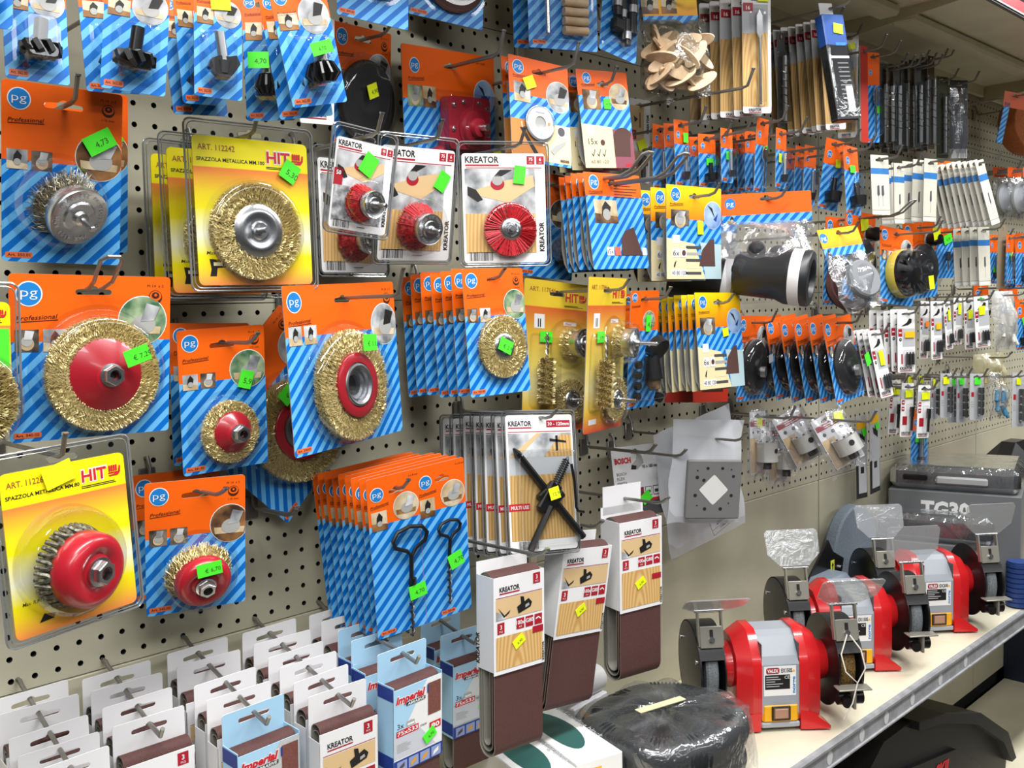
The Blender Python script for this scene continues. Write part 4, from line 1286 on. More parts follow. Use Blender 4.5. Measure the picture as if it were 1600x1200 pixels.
# ring brush with large bore
for k, key in enumerate(('ringbrush', 'ringbrush_b')):
    loc, rot, W, H = P(key)
    if k == 0:
        t = thing('wheel_brush_pack', 'wide card with big wire wheel, red ring and stepped steel bore', 'brush pack', loc, rot, 'red ringed wheel brush cards')
        card('card', W, H, frac=.30, parent=t, slot_z=-.020, slot_w=.030, r=.004, deco=lambda mb: pg_print(mb, W, H, .30, (0, 0), 0, 'Art. 330.01', circ_r=.027, circ_pos=(.079, -.054), logo_r=.0125))
        brush_wheel(t, -.004, -.125, .040, .069, core='ring', tilt=(-.03, .05), n=4400, d1=.016, seed=9)
        dome(t, -.004, -.124, .074, .022)
        sticker(t, .016, -.074, .026, .020, -.05, -.026, txt='€ 11,90')
        q0 = t
    else:
        t = dup(q0, loc, rot, 'tilted card behind with dim wire wheel and a green sticker by its rim', 'red ringed wheel brush cards')
card_hook('ringbrush', 'long wire hook with upturned tip above the big red ringed wheel', .11, slot_z=-.018, tipup=.03, xt=.01)
# yellow flat wheel brush packs
for k, key in enumerate(('hit100', 'hit100_b', 'hit100_c')):
    loc, rot, W, H = P(key)
    if k == 0:
        t = thing('wheel_brush_pack', 'yellow shell pack with flat brass wire wheel and silver hub, frontmost of three', 'brush pack', loc, rot, 'yellow wheel brush packs')
        hit_pack(t, W, H)
        brush_wheel(t, -.003, -.119, .030, .0545, tilt=(0, 0), n=3600, d1=.016, shank=.018)
        dome(t, -.003, -.119, .060, .020, m=BLISTER)
        sticker(t, .045, -.050, .021, .022, -.55, -.006, txt='5,30')
        q0 = t
    else:
        dup(q0, loc, rot, ('', 'second yellow wheel brush pack, a strip of it showing beside the first', 'rearmost yellow wheel brush pack, dimly seen nearest the pegboard')[k], 'yellow wheel brush packs')
card_hook('hit100', 'wire hook carrying the three yellow wheel brush packs', .02, slot_z=-.012)
hook(.300, 1.312, -.105, 'empty wire hook on the bare pegboard under the tilted ring brush card', 'up', .0030, .010, .006)

# ---------------------------------------------------------------- sanding belt boxes on the lowest hooks
def belt_loop(mb, w, d, h, z0, m=None, t=0.0011, seg=10, y=0.0, belly=0.0):
    """closed abrasive belt seen edge-on in y-z: width w along x, flat depth d, height h below z0"""
    m = m or GRIT
    pts = []
    r = d / 2
    for k in range(seg + 1):
        a = PI * k / seg
        pts.append((r * math.cos(a), z0 - r + r * math.sin(a)))
    for k in range(1, 6):
        pts.append((-r - belly * math.sin(PI * k / 6), z0 - r - (h - d) * k / 6))
    for k in range(seg + 1):
        a = PI + PI * k / seg
        pts.append((r * math.cos(a), z0 - h + r + r * math.sin(a)))
    for k in range(1, 6):
        pts.append((r + belly * math.sin(PI * k / 6), z0 - h + r + (h - d) * k / 6))
    n = len(pts)
    inn = []
    for i, q in enumerate(pts):
        a, b = pts[i - 1], pts[(i + 1) % n]
        dx, dz = b[0] - a[0], b[1] - a[1]
        L = math.hypot(dx, dz) or 1
        inn.append((q[0] - dz / L * t, q[1] + dx / L * t))
    vs = []
    for x in (-w / 2, w / 2):
        vs += [(x, y - q[0], q[1]) for q in pts]
        vs += [(x, y - q[0], q[1]) for q in inn]
    f_out = [(i, (i + 1) % n, (i + 1) % n + 2 * n, i + 2 * n) for i in range(n)]
    f_in = [(i + n, i + 3 * n, (i + 1) % n + 3 * n, (i + 1) % n + n) for i in range(n)]
    f_e = [(i, i + n, (i + 1) % n + n, (i + 1) % n) for i in range(n)] + [(i + 2 * n, (i + 1) % n + 2 * n, (i + 1) % n + 3 * n, i + 3 * n) for i in range(n)]
    o = len(mb.v)
    mb.add(vs, f_out, m, True)
    kb = mb.mi(GRITBACK)
    for f in f_in + f_e:
        mb.f.append(tuple(i + o for i in f)); mb.m.append(kb); mb.s.append(f in f_in)
def sander(mb, x, z, s, layer=3):
    """small picture of a black belt sander"""
    mb.poly([(x, z), (x + s * .9, z + s * .25), (x + s * 1.0, z + s * .5), (x + s * .75, z + s * .75), (x + s * .45, z + s * .62), (x + s * .4, z + s * .9), (x + s * .15, z + s * .95), (x + s * .2, z + s * .55), (x - s * .1, z + s * .4)], BLACK, layer)
    mb.poly([(x + s * .5, z + s * .25), (x + s * .8, z + s * .35), (x + s * .75, z + s * .5), (x + s * .5, z + s * .42)], STEELP, layer + 1)
def kreator_front(mb, x0, z1, w, h, y):
    """print of the white belt box: upper left corner (x0, z1)"""
    def yy(l): return y - 0.0002 * l
    ym = yy(1)
    k = h / .115
    o = MB()
    kreator_word(o, x0 + .010, z1 - .020, .0062, 1)
    red_box(o, x0 + w - .020, z1 - .018, .0125, .0145, '3', 'PCS', 1)
    o.poly([(x0 + .004, z1 - .028), (x0 + w - .004, z1 - .028), (x0 + w - .004, z1 - .0272), (x0 + .004, z1 - .0272)], RED, 1)
    o.rect(x0 + .004, z1 - .057, x0 + w - .004, z1 - .029, TAN, 1)
    o.poly([(x0 + .004, z1 - .045), (x0 + .02, z1 - .052), (x0 + .02, z1 - .057), (x0 + .004, z1 - .057)], PH_GREY, 2)
    o.poly([(x0 + .007, z1 - .04), (x0 + .018, z1 - .052), (x0 + .028, z1 - .046), (x0 + .026, z1 - .05), (x0 + .017, z1 - .055)], BLACK, 3)
    sander(o, x0 + .042, z1 - .054, .024, 3)
    red_box(o, x0 + .006, z1 - .076, .012, .015, '3', 'PCS', 1)
    for q, (a, b) in enumerate((('100x', '610'), ('G80', ''), ('', ''))):
        red_box(o, x0 + w - .050 + q * .016, z1 - .075, .0135, .0145, a, b, 1)
    o.poly([(x0 + w - .016, z1 - .066), (x0 + w - .011, z1 - .064), (x0 + w - .007, z1 - .067), (x0 + w - .007, z1 - .069), (x0 + w - .011, z1 - .066), (x0 + w - .016, z1 - .068)], WHITE, 2)
    o.rect(x0 + .004, z1 - h + .006, x0 + w - .004, z1 - .080, WOODP, 1)
    mb.add([(a, b + 0.0006 + y, c) for a, b, c in o.v], [], BLACK)
    off = len(mb.v) - len(o.v)
    for f, m in zip(o.f, o.m):
        mb.f.append(tuple(i + off for i in f)); mb.m.append(mb.mi(o.mats[m])); mb.s.append(False)
def imperial_front(mb, x0, z1, w, h, y):
    o = MB()
    o.rect(x0, z1 - h, x0 + w, z1, WHITE, 0)
    o.poly([(x0, z1), (x0 + w * .68, z1), (x0 + w * .16, z1 - h * .55), (x0, z1 - h * .55)], LBLUE, 1)
    o.poly([(x0, z1 - h * .55), (x0 + w * .35, z1 - h * .40), (x0 + w * .85, z1 - h * .82), (x0, z1 - h * .82)], mat('print_mist', hx('c6cad4'), .45), 1)
    o.text('Imperial', x0 + w * .04, z1 - h * .17, h * .085, RED2, 3, bold=.04, shear=.25, width=w * .60)
    o.text('Imperial', x0 + w * .035, z1 - h * .174, h * .092, WHITE, 2, bold=.09, shear=.25, width=w * .62)
    o.rect(x0 + w * .25, z1 - h * .225, x0 + w * .64, z1 - h * .185, BLACK, 3)
    o.text('ABRASIVE', x0 + w * .27, z1 - h * .220, h * .028, WHITE, 4, bold=.03, shear=.2, width=w * .35)
    o.text('3x', x0 + w * .07, z1 - h * .47, h * .062, BLACK, 2, width=w * .13)
    o.poly(rrect(x0 + w * .25, z1 - h * .475, x0 + w * .42, z1 - h * .415, h * .012, 2), STEELP, 2)
    o.poly(rrect(x0 + w * .27, z1 - h * .468, x0 + w * .41, z1 - h * .44, h * .006, 2), WHITE, 3)
    o.rect(x0 + w * .05, z1 - h * .565, x0 + w * .50, z1 - h * .49, RED2, 2)
    o.text('75x533', x0 + w * .065, z1 - h * .55, h * .048, WHITE, 3, bold=.02, width=w * .42)
    o.text('mm', x0 + w * .54, z1 - h * .55, h * .035, BLACK, 2, width=w * .13)
    o.rect(x0 + w * .70, z1 - h * .45, x0 + w * .97, z1 - h * .06, mottled('window_grit', hx('6a3c34'), hx('7e4c42'), 700, .7), 2)
    o.rect(x0 + w * .68, z1 - h * .17, x0 + w * .71, z1 - h * .07, NAVY, 3)
    o.rect(x0 + w * .73, z1 - h * .64, x0 + w * .97, z1 - h * .55, RED2, 2)
    o.text('80', x0 + w * .76, z1 - h * .625, h * .055, WHITE, 3, bold=.03, width=w * .18)
    lines(o, x0 + w * .06, z1 - h * .66, w * .3, 5, h * .022, STEELP, 2, h * .008)
    o.rect(x0, z1 - h, x0 + w, z1 - h * .84, NAVY, 2)
    for q in range(4):
        a = x0 + w * (.06 + q * .235)
        o.rect(a, z1 - h * .985, a + w * .2, z1 - h * .86, mat('picto_lilac', hx('8f9cc8'), .45), 3)
        o.poly([(a + w * .03, z1 - h * .97), (a + w * .15, z1 - h * .93), (a + w * .15, z1 - h * .88), (a + w * .05, z1 - h * .92)], (DGREY, mat('picto_ochre', hx('d89c30'), .5), mat('picto_ochre', hx('d89c30'), .5), WHITE)[q], 4)
    off = len(mb.v)
    mb.add([(a, b + 0.0006 + y, c) for a, b, c in o.v], [], BLACK)
    for f, m in zip(o.f, o.m):
        mb.f.append(tuple(i + off for i in f)); mb.m.append(mb.mi(o.mats[m])); mb.s.append(False)
def belt_box(label, loc, rot, W, imperial=False, group=None, D=0.024, Hb=0.115, head=0.030, belt=0.17):
    t = thing('sanding_belt_pack', label, 'sanding belts', loc, rot, group)
    base = LBLUE if imperial else WHITE_MATT
    mb = MB()
    fn = (lambda m_: None)
    b = card('carton', W, head + Hb, base, base, 1.0, None if True else t, True, -.013, .040, .0009, .003, WHITE_MATT, WHITE_MATT)
    b.parent = t
    me = b.data
    # box body: sides and front as thin walls
    z1, z0 = -head, -head - Hb
    th = .0009
    for sx in (-1, 1):
        mb.box((sx * (W / 2 - th / 2), -D / 2, (z1 + z0) / 2 - (.002 if imperial else .009)), (th, D, Hb - (.004 if imperial else .018)), base)
        if imperial:
            mb.box((sx * (W / 2 + .0002), -D / 2, z1 - .014), (.0004, D * .98, .016), NAVY)
            mb.box((sx * (W / 2 + .0002), -D / 2, z0 + .013), (.0004, D * .98, .018), NAVY)
    zf = z1 - .008
    mb.box((0, -D + th / 2, (zf + z0) / 2), (W, th, zf - z0), base)
    if imperial:
        imperial_front(mb, -W / 2, zf, W, zf - z0, -D)
    else:
        kreator_front(mb, -W / 2, zf, W, zf - z0, -D)
    mb.build('box_sleeve', t)
    mb = MB()
    belt_loop(mb, W - .005, D - .003, belt, z1 - (.0035 if imperial else -.001), y=-D / 2)
    mb.build('sanding_belt', t)
    mb = MB()
    belt_loop(mb, W - .006, D - .008, belt - .012, z1 - .0065, y=-D / 2)
    mb.build('sanding_belt', t)
    return t
kbox = ibox = None
ROWN = dict(G1=5, G2=4, G3=5, G4=6, G5=5, G6=2)
ROWD = dict(G1='leftmost belt row', G2='second belt row from left', G3='row behind the pale blue box',
            G4='row with the brown topped box', G5='row under the auger cards', G6='rightmost belt box row')
for row, n in ROWN.items():
    for k in range(n):
        loc, rot, W, H = P('%s_%d' % (row, k))
        f = n - 1 - k
        imp = (row == 'G3' and k == 4) or (row == 'G5' and k >= 2) or row == 'G6'
        if imp:
            lab = {'G3': 'pale blue belt box heading a row of white ones, left of the brown topped',
                   'G5': 'pale blue sanding belt box, %s under the auger cards, green sticker row' % ORD[f],
                   'G6': ('pale blue belt box farthest right at the front, with bright blue side', 'pale blue belt box behind the rightmost one, half hidden by auger cards')[min(f, 1)]}[row]
            if row == 'G5' and f == 0:
                lab = 'front pale blue sanding belt box directly below the auger cards, sticker on its face'
            grp = 'pale blue sanding belt boxes'
        else:
            lab = 'white belt box, %s, %s' % (ORD[f], ROWD[row])
            if row == 'G4' and f == 0:
                lab = 'white sanding belt box with brown belts bulging at the top, nearest the front'
            grp = 'white sanding belt boxes'
        if imp:
            if ibox is None:
                ibox = belt_box(lab, loc, rot, W, True, grp, D=.030)
                t = ibox
            else:
                t = dup(ibox, loc, rot, lab, grp)
        else:
            if kbox is None:
                kbox = belt_box(lab, loc, rot, W, False, grp)
                t = kbox
            else:
                t = dup(kbox, loc, rot, lab, grp)
        if imp and f == 0 and row in ('G5', 'G6'):
            sticker(t, .018, -.112 if row == 'G5' else -.108, .020, .014, .5 if row == 'G5' else .75, -.0315)
    loc, rot, W, H = P('%s_%d' % (row, n - 1))
    b0 = P('%s_%d' % (row, 0))[0]
    q = wpt('%s_%d' % (row, n - 1), 0, 0, -.0125)
    q0 = wpt('%s_%d' % (row, 0), 0, 0, -.0125)
    drop = q.z - q0.z
    t = thing('display_hook', 'drooping wire hook of the %s' % ROWD[row], 'hook', (q0.x, 0, q0.z + .004))
    mb = MB()
    L = -q.y + .028
    mb.tube([(0, .004, .010), (0, -.008, .010), (0, -.014, .006), (0, -.03, .001), (q.x - q0.x, q.y, drop), (q.x - q0.x, -L, drop - .006), (q.x - q0.x, -L - .006, drop + .004)], .0026, HOOKM, 8)
    mb.build('wire', t)

# ---------------------------------------------------------------- stacks in the middle
def stack(key, n, dy, dz, make, labels, group, jit=0.02, dx=0.0, seed=1):
    """n copies going back along the hook from the placed front one"""
    rnd = random.Random(seed)
    loc, rot, W, H = P(key)
    first = None
    for k in range(n):
        l = (loc[0] + dx * k + rnd.uniform(-1, 1) * .0012, loc[1] + dy * k, loc[2] + dz * k + rnd.uniform(-1, 1) * .002)
        r = (rot[0] * (1 - .05 * k), rot[1] + rnd.uniform(-jit, jit) * (k > 0), rot[2] + rnd.uniform(-jit, jit) * (k > 0))
        lab = labels(k)
        if first is None:
            first = make(lab, l, r, W, H, group)
        else:
            dup(first, l, r, lab, group)
    return first
def mk_wheel(lab, l, r, W, H, g):
    t = thing('wheel_brush_pack', lab, 'brush pack', l, r, g)
    card('card', W, H, frac=.37, parent=t, slot_z=-.016, slot_w=.024, r=.004, deco=lambda mb: pg_print(mb, W, H, .37, (3, 0), 5, 'Art. 320.00', circ_r=.021, circ_pos=(.036, -.050)))
    brush_wheel(t, .004, -.107, .0185, .043, d1=.010, n=2200, core='bore', seed=12)
    dome(t, .003, -.106, .046, .013)
    return t
w0 = stack('wheel75', 7, .022, -.001, mk_wheel, lambda k: 'round gold wire wheel card with green sticker, front of the fan of seven' if k == 0 else 'gold wire wheel card, %s in the fan of seven' % ORD[k], 'fan of wire wheel cards', seed=4)
sticker(w0, .001, -.106, .024, .018, -.45, -.0155, txt='€ 2,99')
card_hook('wheel75', 'short hook tip through the front wire wheel card of the fan', .022, slot_z=-.016, tipup=.012)

def auger_deco(mb, W, H):
    for sx, nm in ((-.034, 0), (.036, 1)):
        roundel(mb, sx - .024, -.022, .0095)
        professional(mb, sx - .034, -.039, .026, rot=.1)
        photo(mb, sx - .034, -.069, sx - .012, -.044, 2, 1)
        round_photo(mb, sx + .016, -.045, .0185, 2)
        mb.text('4 x 8 mm', sx + .022, -.008, .0025, INK_ORANGE, 1)
        art_label(mb, sx - .033 if nm == 0 else sx - .012, -H + .004, .022, .0055, 'Art. 303.08')
    mb.rect(.0005, -H, .0009, 0, mat('perforation_line', hx('c07028'), .6), 0)
def mk_auger(lab, l, r, W, H, g):
    t = thing('auger_pack', lab, 'auger card', l, r, g)
    card('card', W, H, frac=.29, parent=t, slot_z=-.022, slot_w=.022, slot_x=(-.030, .037), r=.003, deco=lambda mb: auger_deco(mb, W, H))
    for (cx, cz, s, zb) in ((-.018, -.092, 1.0, -.222), (.041, -.092, .68, -.195)):
        mb = MB()
        pts = [(cx + s * a, -.006, cz + s * b) for a, b in ((0, -.020), (-.006, -.012), (-.022, -.004), (-.025, .006), (-.018, .016), (0, .020), (.018, .016), (.025, .006), (.021, -.004), (.007, -.011))]
        mb.tube(pts, .0028 * s ** .5, BLACKPL, 8, closed=True)
        mb.build('ring_handle', t)
        mb = MB()
        mb.cyl((cx, -.006, cz - .018 * s), (cx - .004, -.006, zb + .06), .0030 * s ** .5, BLACKPL, 8)
        mb.cyl((cx - .0005, -.006, cz - .05 * s), (cx - .0015, -.006, cz - .058 * s), .0052 * s, BLACKPL, 8)
        # spiral flutes
        p = []
        for k in range(40):
            f = k / 39
            p.append((cx - .004 - .002 * f + .0024 * math.cos(k * .9), -.006 - .0024 * math.sin(k * .9), zb + .062 - .060 * f))
        mb.tube(p, .0013, DARKSTEEL, 5)
        mb.cyl((cx - .004, -.006, zb + .06), (cx - .006, -.006, zb), .0012, DARKSTEEL, 6)
        mb.build('auger_bit', t)
    return t
a0 = stack('auger', 9, .0150, -.0006, mk_auger, lambda k: 'front auger card with black ring handled augers and two green stickers' if k == 0 else 'orange topped auger card, %s in the fan' % ORD[k], 'fan of auger cards', seed=7, jit=.012)
sticker(a0, -.014, -.160, .025, .019, .12, -.0095)
sticker(a0, .046, -.134, .022, .021, .3, -.0095)
card_hook('auger', 'short hook tip above the large auger on the front card', .025, slot_z=-.021, lx=-.030, tipup=.012)
# ---------------------------------------------------------------- circle cutter clamshells
def mk_cutter(lab, l, r, W, H, g):
    t = thing('circle_cutter_pack', lab, 'cutter pack', l, r, g)
    clam_shell(t, W, H, -.012, .03, r=.006)
    iw, ih = W - .010, H - .012
    mb = MB()
    mb.prism(rrect(-iw / 2, -ih, iw / 2, 0, .004), -.0005, .0005, WHITE)
    x0 = -iw / 2
    kreator_word(mb, x0 + .004, -.0155, .0068, 1)
    mb.rect(iw / 2 - .044, -.018, iw / 2 - .004, -.008, RED, 1)
    mb.text('30 - 120mm', iw / 2 - .042, -.0155, .0048, WHITE, 2, bold=.02, width=.036)
    mb.rect(x0 + .003, -.0245, iw / 2 - .003, -.0235, RED, 1)
    mb.rect(x0 + .003, -.060, iw / 2 - .003, -.026, PH_GREY, 1)
    mb.poly([(x0 + .003, -.060), (x0 + .05, -.026), (x0 + .058, -.026), (x0 + .018, -.060)], TAN, 2)
    mb.poly([(iw / 2 - .05, -.060), (iw / 2 - .003, -.060), (iw / 2 - .003, -.03), (iw / 2 - .02, -.028)], WOODP2, 2)
    mb.poly([(iw / 2 - .03, -.03), (iw / 2 - .026, -.03), (iw / 2 - .026, -.052), (iw / 2 - .03, -.052)], BLACK, 3)
    mb.poly([(iw / 2 - .04, -.034), (iw / 2 - .012, -.038), (iw / 2 - .012, -.041), (iw / 2 - .04, -.038)], BLACK, 3)
    mb.rect(x0 + .003, -ih + .016, iw / 2 - .003, -.085, WOODP2, 1)
    mb.rect(x0 + .003, -.085, iw / 2 - .003, -.060, GREYP, 1)
    mb.rect(x0, -.135, x0 + .034, -.125, RED2, 2)
    mb.text('MULTI USE', x0 + .003, -.1325, .0048, WHITE, 3, bold=.02, width=.029)
    barcode(mb, x0 + .012, -ih + .002, .034, .013, 2)
    mb.build('printed_sheet', t, loc=(0, -.0018, -.006))
    pillow(t, -W / 2 + .018, -H + .012, W / 2 - .006, -.055, .0165, CLAM, .93)
    cutter(t)
    return t
def cutter(t):
    """circle cutter: crossed hexagonal arm and pilot drill with a centre block"""
    M = Matrix.Translation((.010, -.0085, -.122))
    mb = MB()
    mb.box((0, 0, 0), (.036, .011, .030), BLACKPL, M @ Matrix.Rotation(-.66, 4, 'Y'), .002)
    mb.box((-.002, -.002, -.004), (.020, .010, .046), BLACKPL, M @ Matrix.Rotation(.62, 4, 'Y'), .002)
    hub = mb.build('cutter_block', t)
    mb = MB()
    mb.cyl((-.052, 0, .062), (.052, 0, -.062), .0052, BLACKPL, 6, M=M)
    mb.cyl((-.052, 0, .062), (-.058, 0, .069), .0052, BLACKPL, 6, .0015, M=M)
    mb.build('cross_arm', hub)
    mb = MB()
    mb.cyl((.026, -.004, .048), (.006, -.004, .015), .0042, DARKSTEEL, 8, M=M)
    mb.cyl((-.004, -.004, -.014), (-.040, -.004, -.074), .0050, BLACKPL, 6, M=M)
    mb.cyl((.026, -.004, .048), (.030, -.004, .055), .0042, DARKSTEEL, 8, .0008, M=M)
    for k in range(12):
        f = k / 11
        p0 = Vector((.026 - .020 * f, -.004, .048 - .033 * f))
        mb.box(tuple(p0), (.0095, .0095, .0012), DARKSTEEL, M @ Matrix.Translation(p0) @ Matrix.Rotation(.9, 4, 'Y') @ Matrix.Translation(-p0))
    mb.build('pilot_drill', hub)
    mb = MB()
    mb.tube([(.036, -.002, .044), (.040, -.002, .02), (.041, -.002, -.018), (.044, -.002, -.024), (.054, -.002, -.026)], .0022, BLACKPL, 6, M)
    mb.build('hex_key', hub)
c0 = stack('cutter', 7, .0225, -.002, mk_cutter, lambda k: 'front clear clamshell with black circle cutter and yellow sticker' if k == 0 else 'clamshell of the circle cutter row, %s, only its left strip showing' % ORD[k], 'row of circle cutter clamshells', seed=3, jit=.004)
sticker(c0, .008, -.118, .017, .017, .25, -.0225, YEL_ST, '12,90')
card_hook('cutter', 'black tipped hook carrying the circle cutter clamshells', .035, slot_z=-.010, tipup=.012)

# ---------------------------------------------------------------- red nylon brushes in clear shells
def nylon_cup(t, x, z, r, rw, d1=.034, tilt=(0, 0), shank=.02):
    h = brush_cup_silver(t, x, z, r, tilt, d0=.003, d1=d1, shank=shank, n=10, flare=rw / r, seed=2)
    for c in list(bpy.data.objects):
        if c.parent == h and c.name.startswith('wire_bristles'):
            bpy.data.objects.remove(c)
    mb = MB()
    cup_wires(mb, r * .45, r * .95, rw, d1 - .012, .002, 420, NYLON, 8, .0009, .0004, rin=.75)
    mb.lathe([(r * .95, d1 - .012), (rw * .9, .006), (rw * .3, .006)], NYLOND, 32)
    mb.build('nylon_bristles', h)
loc, rot, W, H = P('kr50')
t = thing('nylon_brush_pack', 'small clear shell pack tilted forward, red nylon cup brush of fifty size', 'brush pack', loc, rot)
kreator_insert(t, W, H, size='50', bot='chequer', kind=0)
nylon_cup(t, .000, -.089, .0165, .0235, .030, (.05, .12))
dome(t, .001, -.088, .030, .024, m=BLISTER)
sticker(t, .006, -.042, .020, .026, -.45, -.005, txt='')
card_hook('kr50', 'bent black hook tip above the small red nylon brush pack', .035, slot_z=-.010)
for k, key in enumerate(('kr75', 'kr75_b')):
    loc, rot, W, H = P(key)
    if k == 0:
        t = thing('nylon_brush_pack', 'middle clear shell pack with larger red nylon cup brush and long shank', 'brush pack', loc, rot, 'red nylon cup brush packs')
        kreator_insert(t, W, H, size='75', bot='wood')
        nylon_cup(t, .001, -.120, .0215, .034, .034, (.05, .1))
        dome(t, .003, -.119, .041, .026, m=BLISTER)
        sticker(t, .038, -.058, .018, .026, -.5, -.005, txt='')
        n0 = t
    else:
        dup(n0, loc, rot, 'dim clear shell pack hanging behind the small red nylon brush', 'red nylon cup brush packs')
card_hook('kr75', 'thick wire hook above the middle red nylon brush pack', .05, slot_z=-.010)
loc, rot, W, H = P('krdisc')
t = thing('nylon_brush_pack', 'clear shell pack with flat red nylon wheel, rightmost of the red brushes', 'brush pack', loc, rot)
kreator_insert(t, W, H, size='75', bot='wood')
h = brush_wheel(t, .006, -.122, .0165, .0375, d1=.012, n=10, wm=NYLON, packed=NYLOND)
mb = MB()
wires(mb, .015, .0375, .003, .0125, 520, NYLON, 21, .0008, .0004, rj=.02)
mb.build('nylon_bristles', h)
for c in list(bpy.data.objects):
    if c.parent == h and c.name.startswith('wire_bristles'):
        bpy.data.objects.remove(c)
mb = MB()
mb.lathe([(.0165, .010), (.030, .0095), (.0365, .008), (.0365, .004)], NYLOND, 40)
mb.cyl((0, -.012, 0), (0, -.024, 0), .0031, STEEL, 12)
mb.cyl((0, -.012, 0), (0, -.017, 0), .006, STEEL, 6)
mb.build('shank', h)
dome(t, .006, -.122, .0405, .016, m=BLISTER)
sticker(t, .022, -.046, .016, .025, -.12, -.005, txt='')
card_hook('krdisc', 'upturned hook tip above the flat red nylon wheel pack', .045, slot_z=-.010)

# ---------------------------------------------------------------- top left: router bits on narrow cards
def mk_router(lab, l, r, W, H, g, kind=0):
    t = thing('router_bit_pack', lab, 'router bit', l, r, g)
    def deco(mb):
        roundel(mb, -W / 2 + W * .17, -W * .17, W * .115)
        professional(mb, -W / 2 + W * .06, -W * .42, W * .34)
        photo(mb, -W / 2 + W * .06, -H * .36, -W / 2 + W * .40, -H * .22, 2)
        round_photo(mb, W * .20, -H * .25, W * .28, 0, clip=(-W / 2, -H, W / 2 - .0004, 0))
        art_label(mb, -W / 2 + .003, -H + .003, W * .30, .0055, 'Art. 362.00')
    card('card', W, H, frac=.28, parent=t, slot_z=-.011, slot_w=.022, r=.003, deco=deco)
    cz = -H * .66
    mb = MB()
    y = -.0155
    if kind == 0:      # toothed cutter head on a shank
        hw = W * .33
        mb.cyl((.002, y, cz + H * .19), (0, y, cz - H * .02), .0060, BLACKPL, 14)
        mb.cyl((0, y, cz - H * .02), (0, y, cz - H * .05), .0068, BLACKPL, 14, .009)
        b = mb.build('shank', t)
        mb = MB()
        for k in range(10):
            a = 2 * PI * k / 10
            c, s = math.cos(a), math.sin(a)
            M = Matrix.Translation((0, y, cz - H * .085)) @ Matrix.Rotation(a, 4, 'Z')
            mb.prism([(hw * .2, -.008), (hw, -.005), (hw * 1.0, .005), (hw * .2, .009)], -.0022, .0022, BLACKPL, M @ Matrix.Rotation(.5, 4, 'X'))
        mb.cyl((0, y, cz - H * .04), (0, y, cz - H * .125), hw * .62, BLACKPL, 16, hw * .5)
        mb.build('cutter_head', t)
    elif kind == 1:    # winged moulding cutter
        mb.cyl((-.003, y, cz + H * .21), (.001, y, cz - H * .04), .0050, STEEL_D, 14)
        mb.build('shank', t)
        mb = MB()
        hw = W * .33
        mb.prism([(-hw, -.002), (-hw * .8, .006), (-.005, .010), (.005, .010), (hw * .75, .012), (hw, .004), (hw * .6, -.006), (.004, -.012), (-.004, -.012), (-hw * .6, -.008)], -.0045, .0045, BLACKPL, Matrix.Translation((.001, y, cz - H * .09)))
        mb.cyl((.001, y, cz - H * .04), (.001, y, cz - H * .15), .0075, DARKSTEEL, 14, .006)
        mb.build('cutter_head', t)
    else:              # round rasp head
        mb.cyl((.004, y, cz + H * .16), (.002, y, cz), .0075, STEEL_D, 14)
        mb.build('shank', t)
        mb = MB()
        hw = W * .25
        for k in range(12):
            a = 2 * PI * k / 12
            M = Matrix.Translation((.001, y, cz - H * .07)) @ Matrix.Rotation(a, 4, 'Z')
            mb.prism([(.002, .012), (hw * .8, .008), (hw * 1.15, -.004), (hw * .7, -.012), (.002, -.010)], -.0012, .0012, BLACKPL, M)
        mb.cyl((.001, y, cz - H * .0), (.001, y, cz - H * .13), hw * .75, BLACKPL, 16, hw * .45)
        mb.build('cutter_head', t)
    pillow(t, -W * .30, -H * .90, W * .32, -H * .40, .026, BLISTER, .72)
    return t
RB = [('rb1', 0, 'router bit card cut off at the top left corner, only its blue right part showing'),
      ('rb2', 0, 'leftmost full router bit card, dim dark cutter over the silver cup brush card'),
      ('rb3', 1, 'router bit card half hidden behind the broad black cutter card'),
      ('rb4', 0, 'front router bit card with broad black toothed cutter under a clear blister'),
      ('rb5b', 1, 'rearmost card of the winged router bits, its lower edge hanging lowest'),
      ('rb5', 1, 'middle card of the winged router bits, showing left of the front one'),
      ('rb6', 1, 'front router bit card with winged steel cutter on a long shank'),
      ('rb7', 2, 'router bit card with a green sticker in the shade, left of the brightest one'),
      ('rb8b', 2, 'router bit card showing below and left of the brightest tilted one'),
      ('rb8', 2, 'bright tilted router bit card with round toothed cutter and green sticker')]
first = {}
for key, kind, lab in RB:
    loc, rot, W, H = P(key)
    t = mk_router(lab, loc, rot, W, H, 'router bit cards along the top left', kind)
    if key == 'rb8':
        sticker(t, -.002, -.067, .026, .013, .15, -.029)
    if key == 'rb7':
        sticker(t, -.006, -.076, .022, .017, .0, -.029)
    if key == 'rb6':
        sticker(t, .002, -.018, .020, .014, .1, -.002, YEL_ST, '')
for key, lab in (('rb2', 'wire hook of the leftmost router bit card'), ('rb4', 'wire hook of the broad black router bit'), ('rb6', 'wire hook of the winged router bits'), ('rb8', 'wire hook of the tilted bright router bit card')):
    card_hook(key, lab, .03, slot_z=-.010)

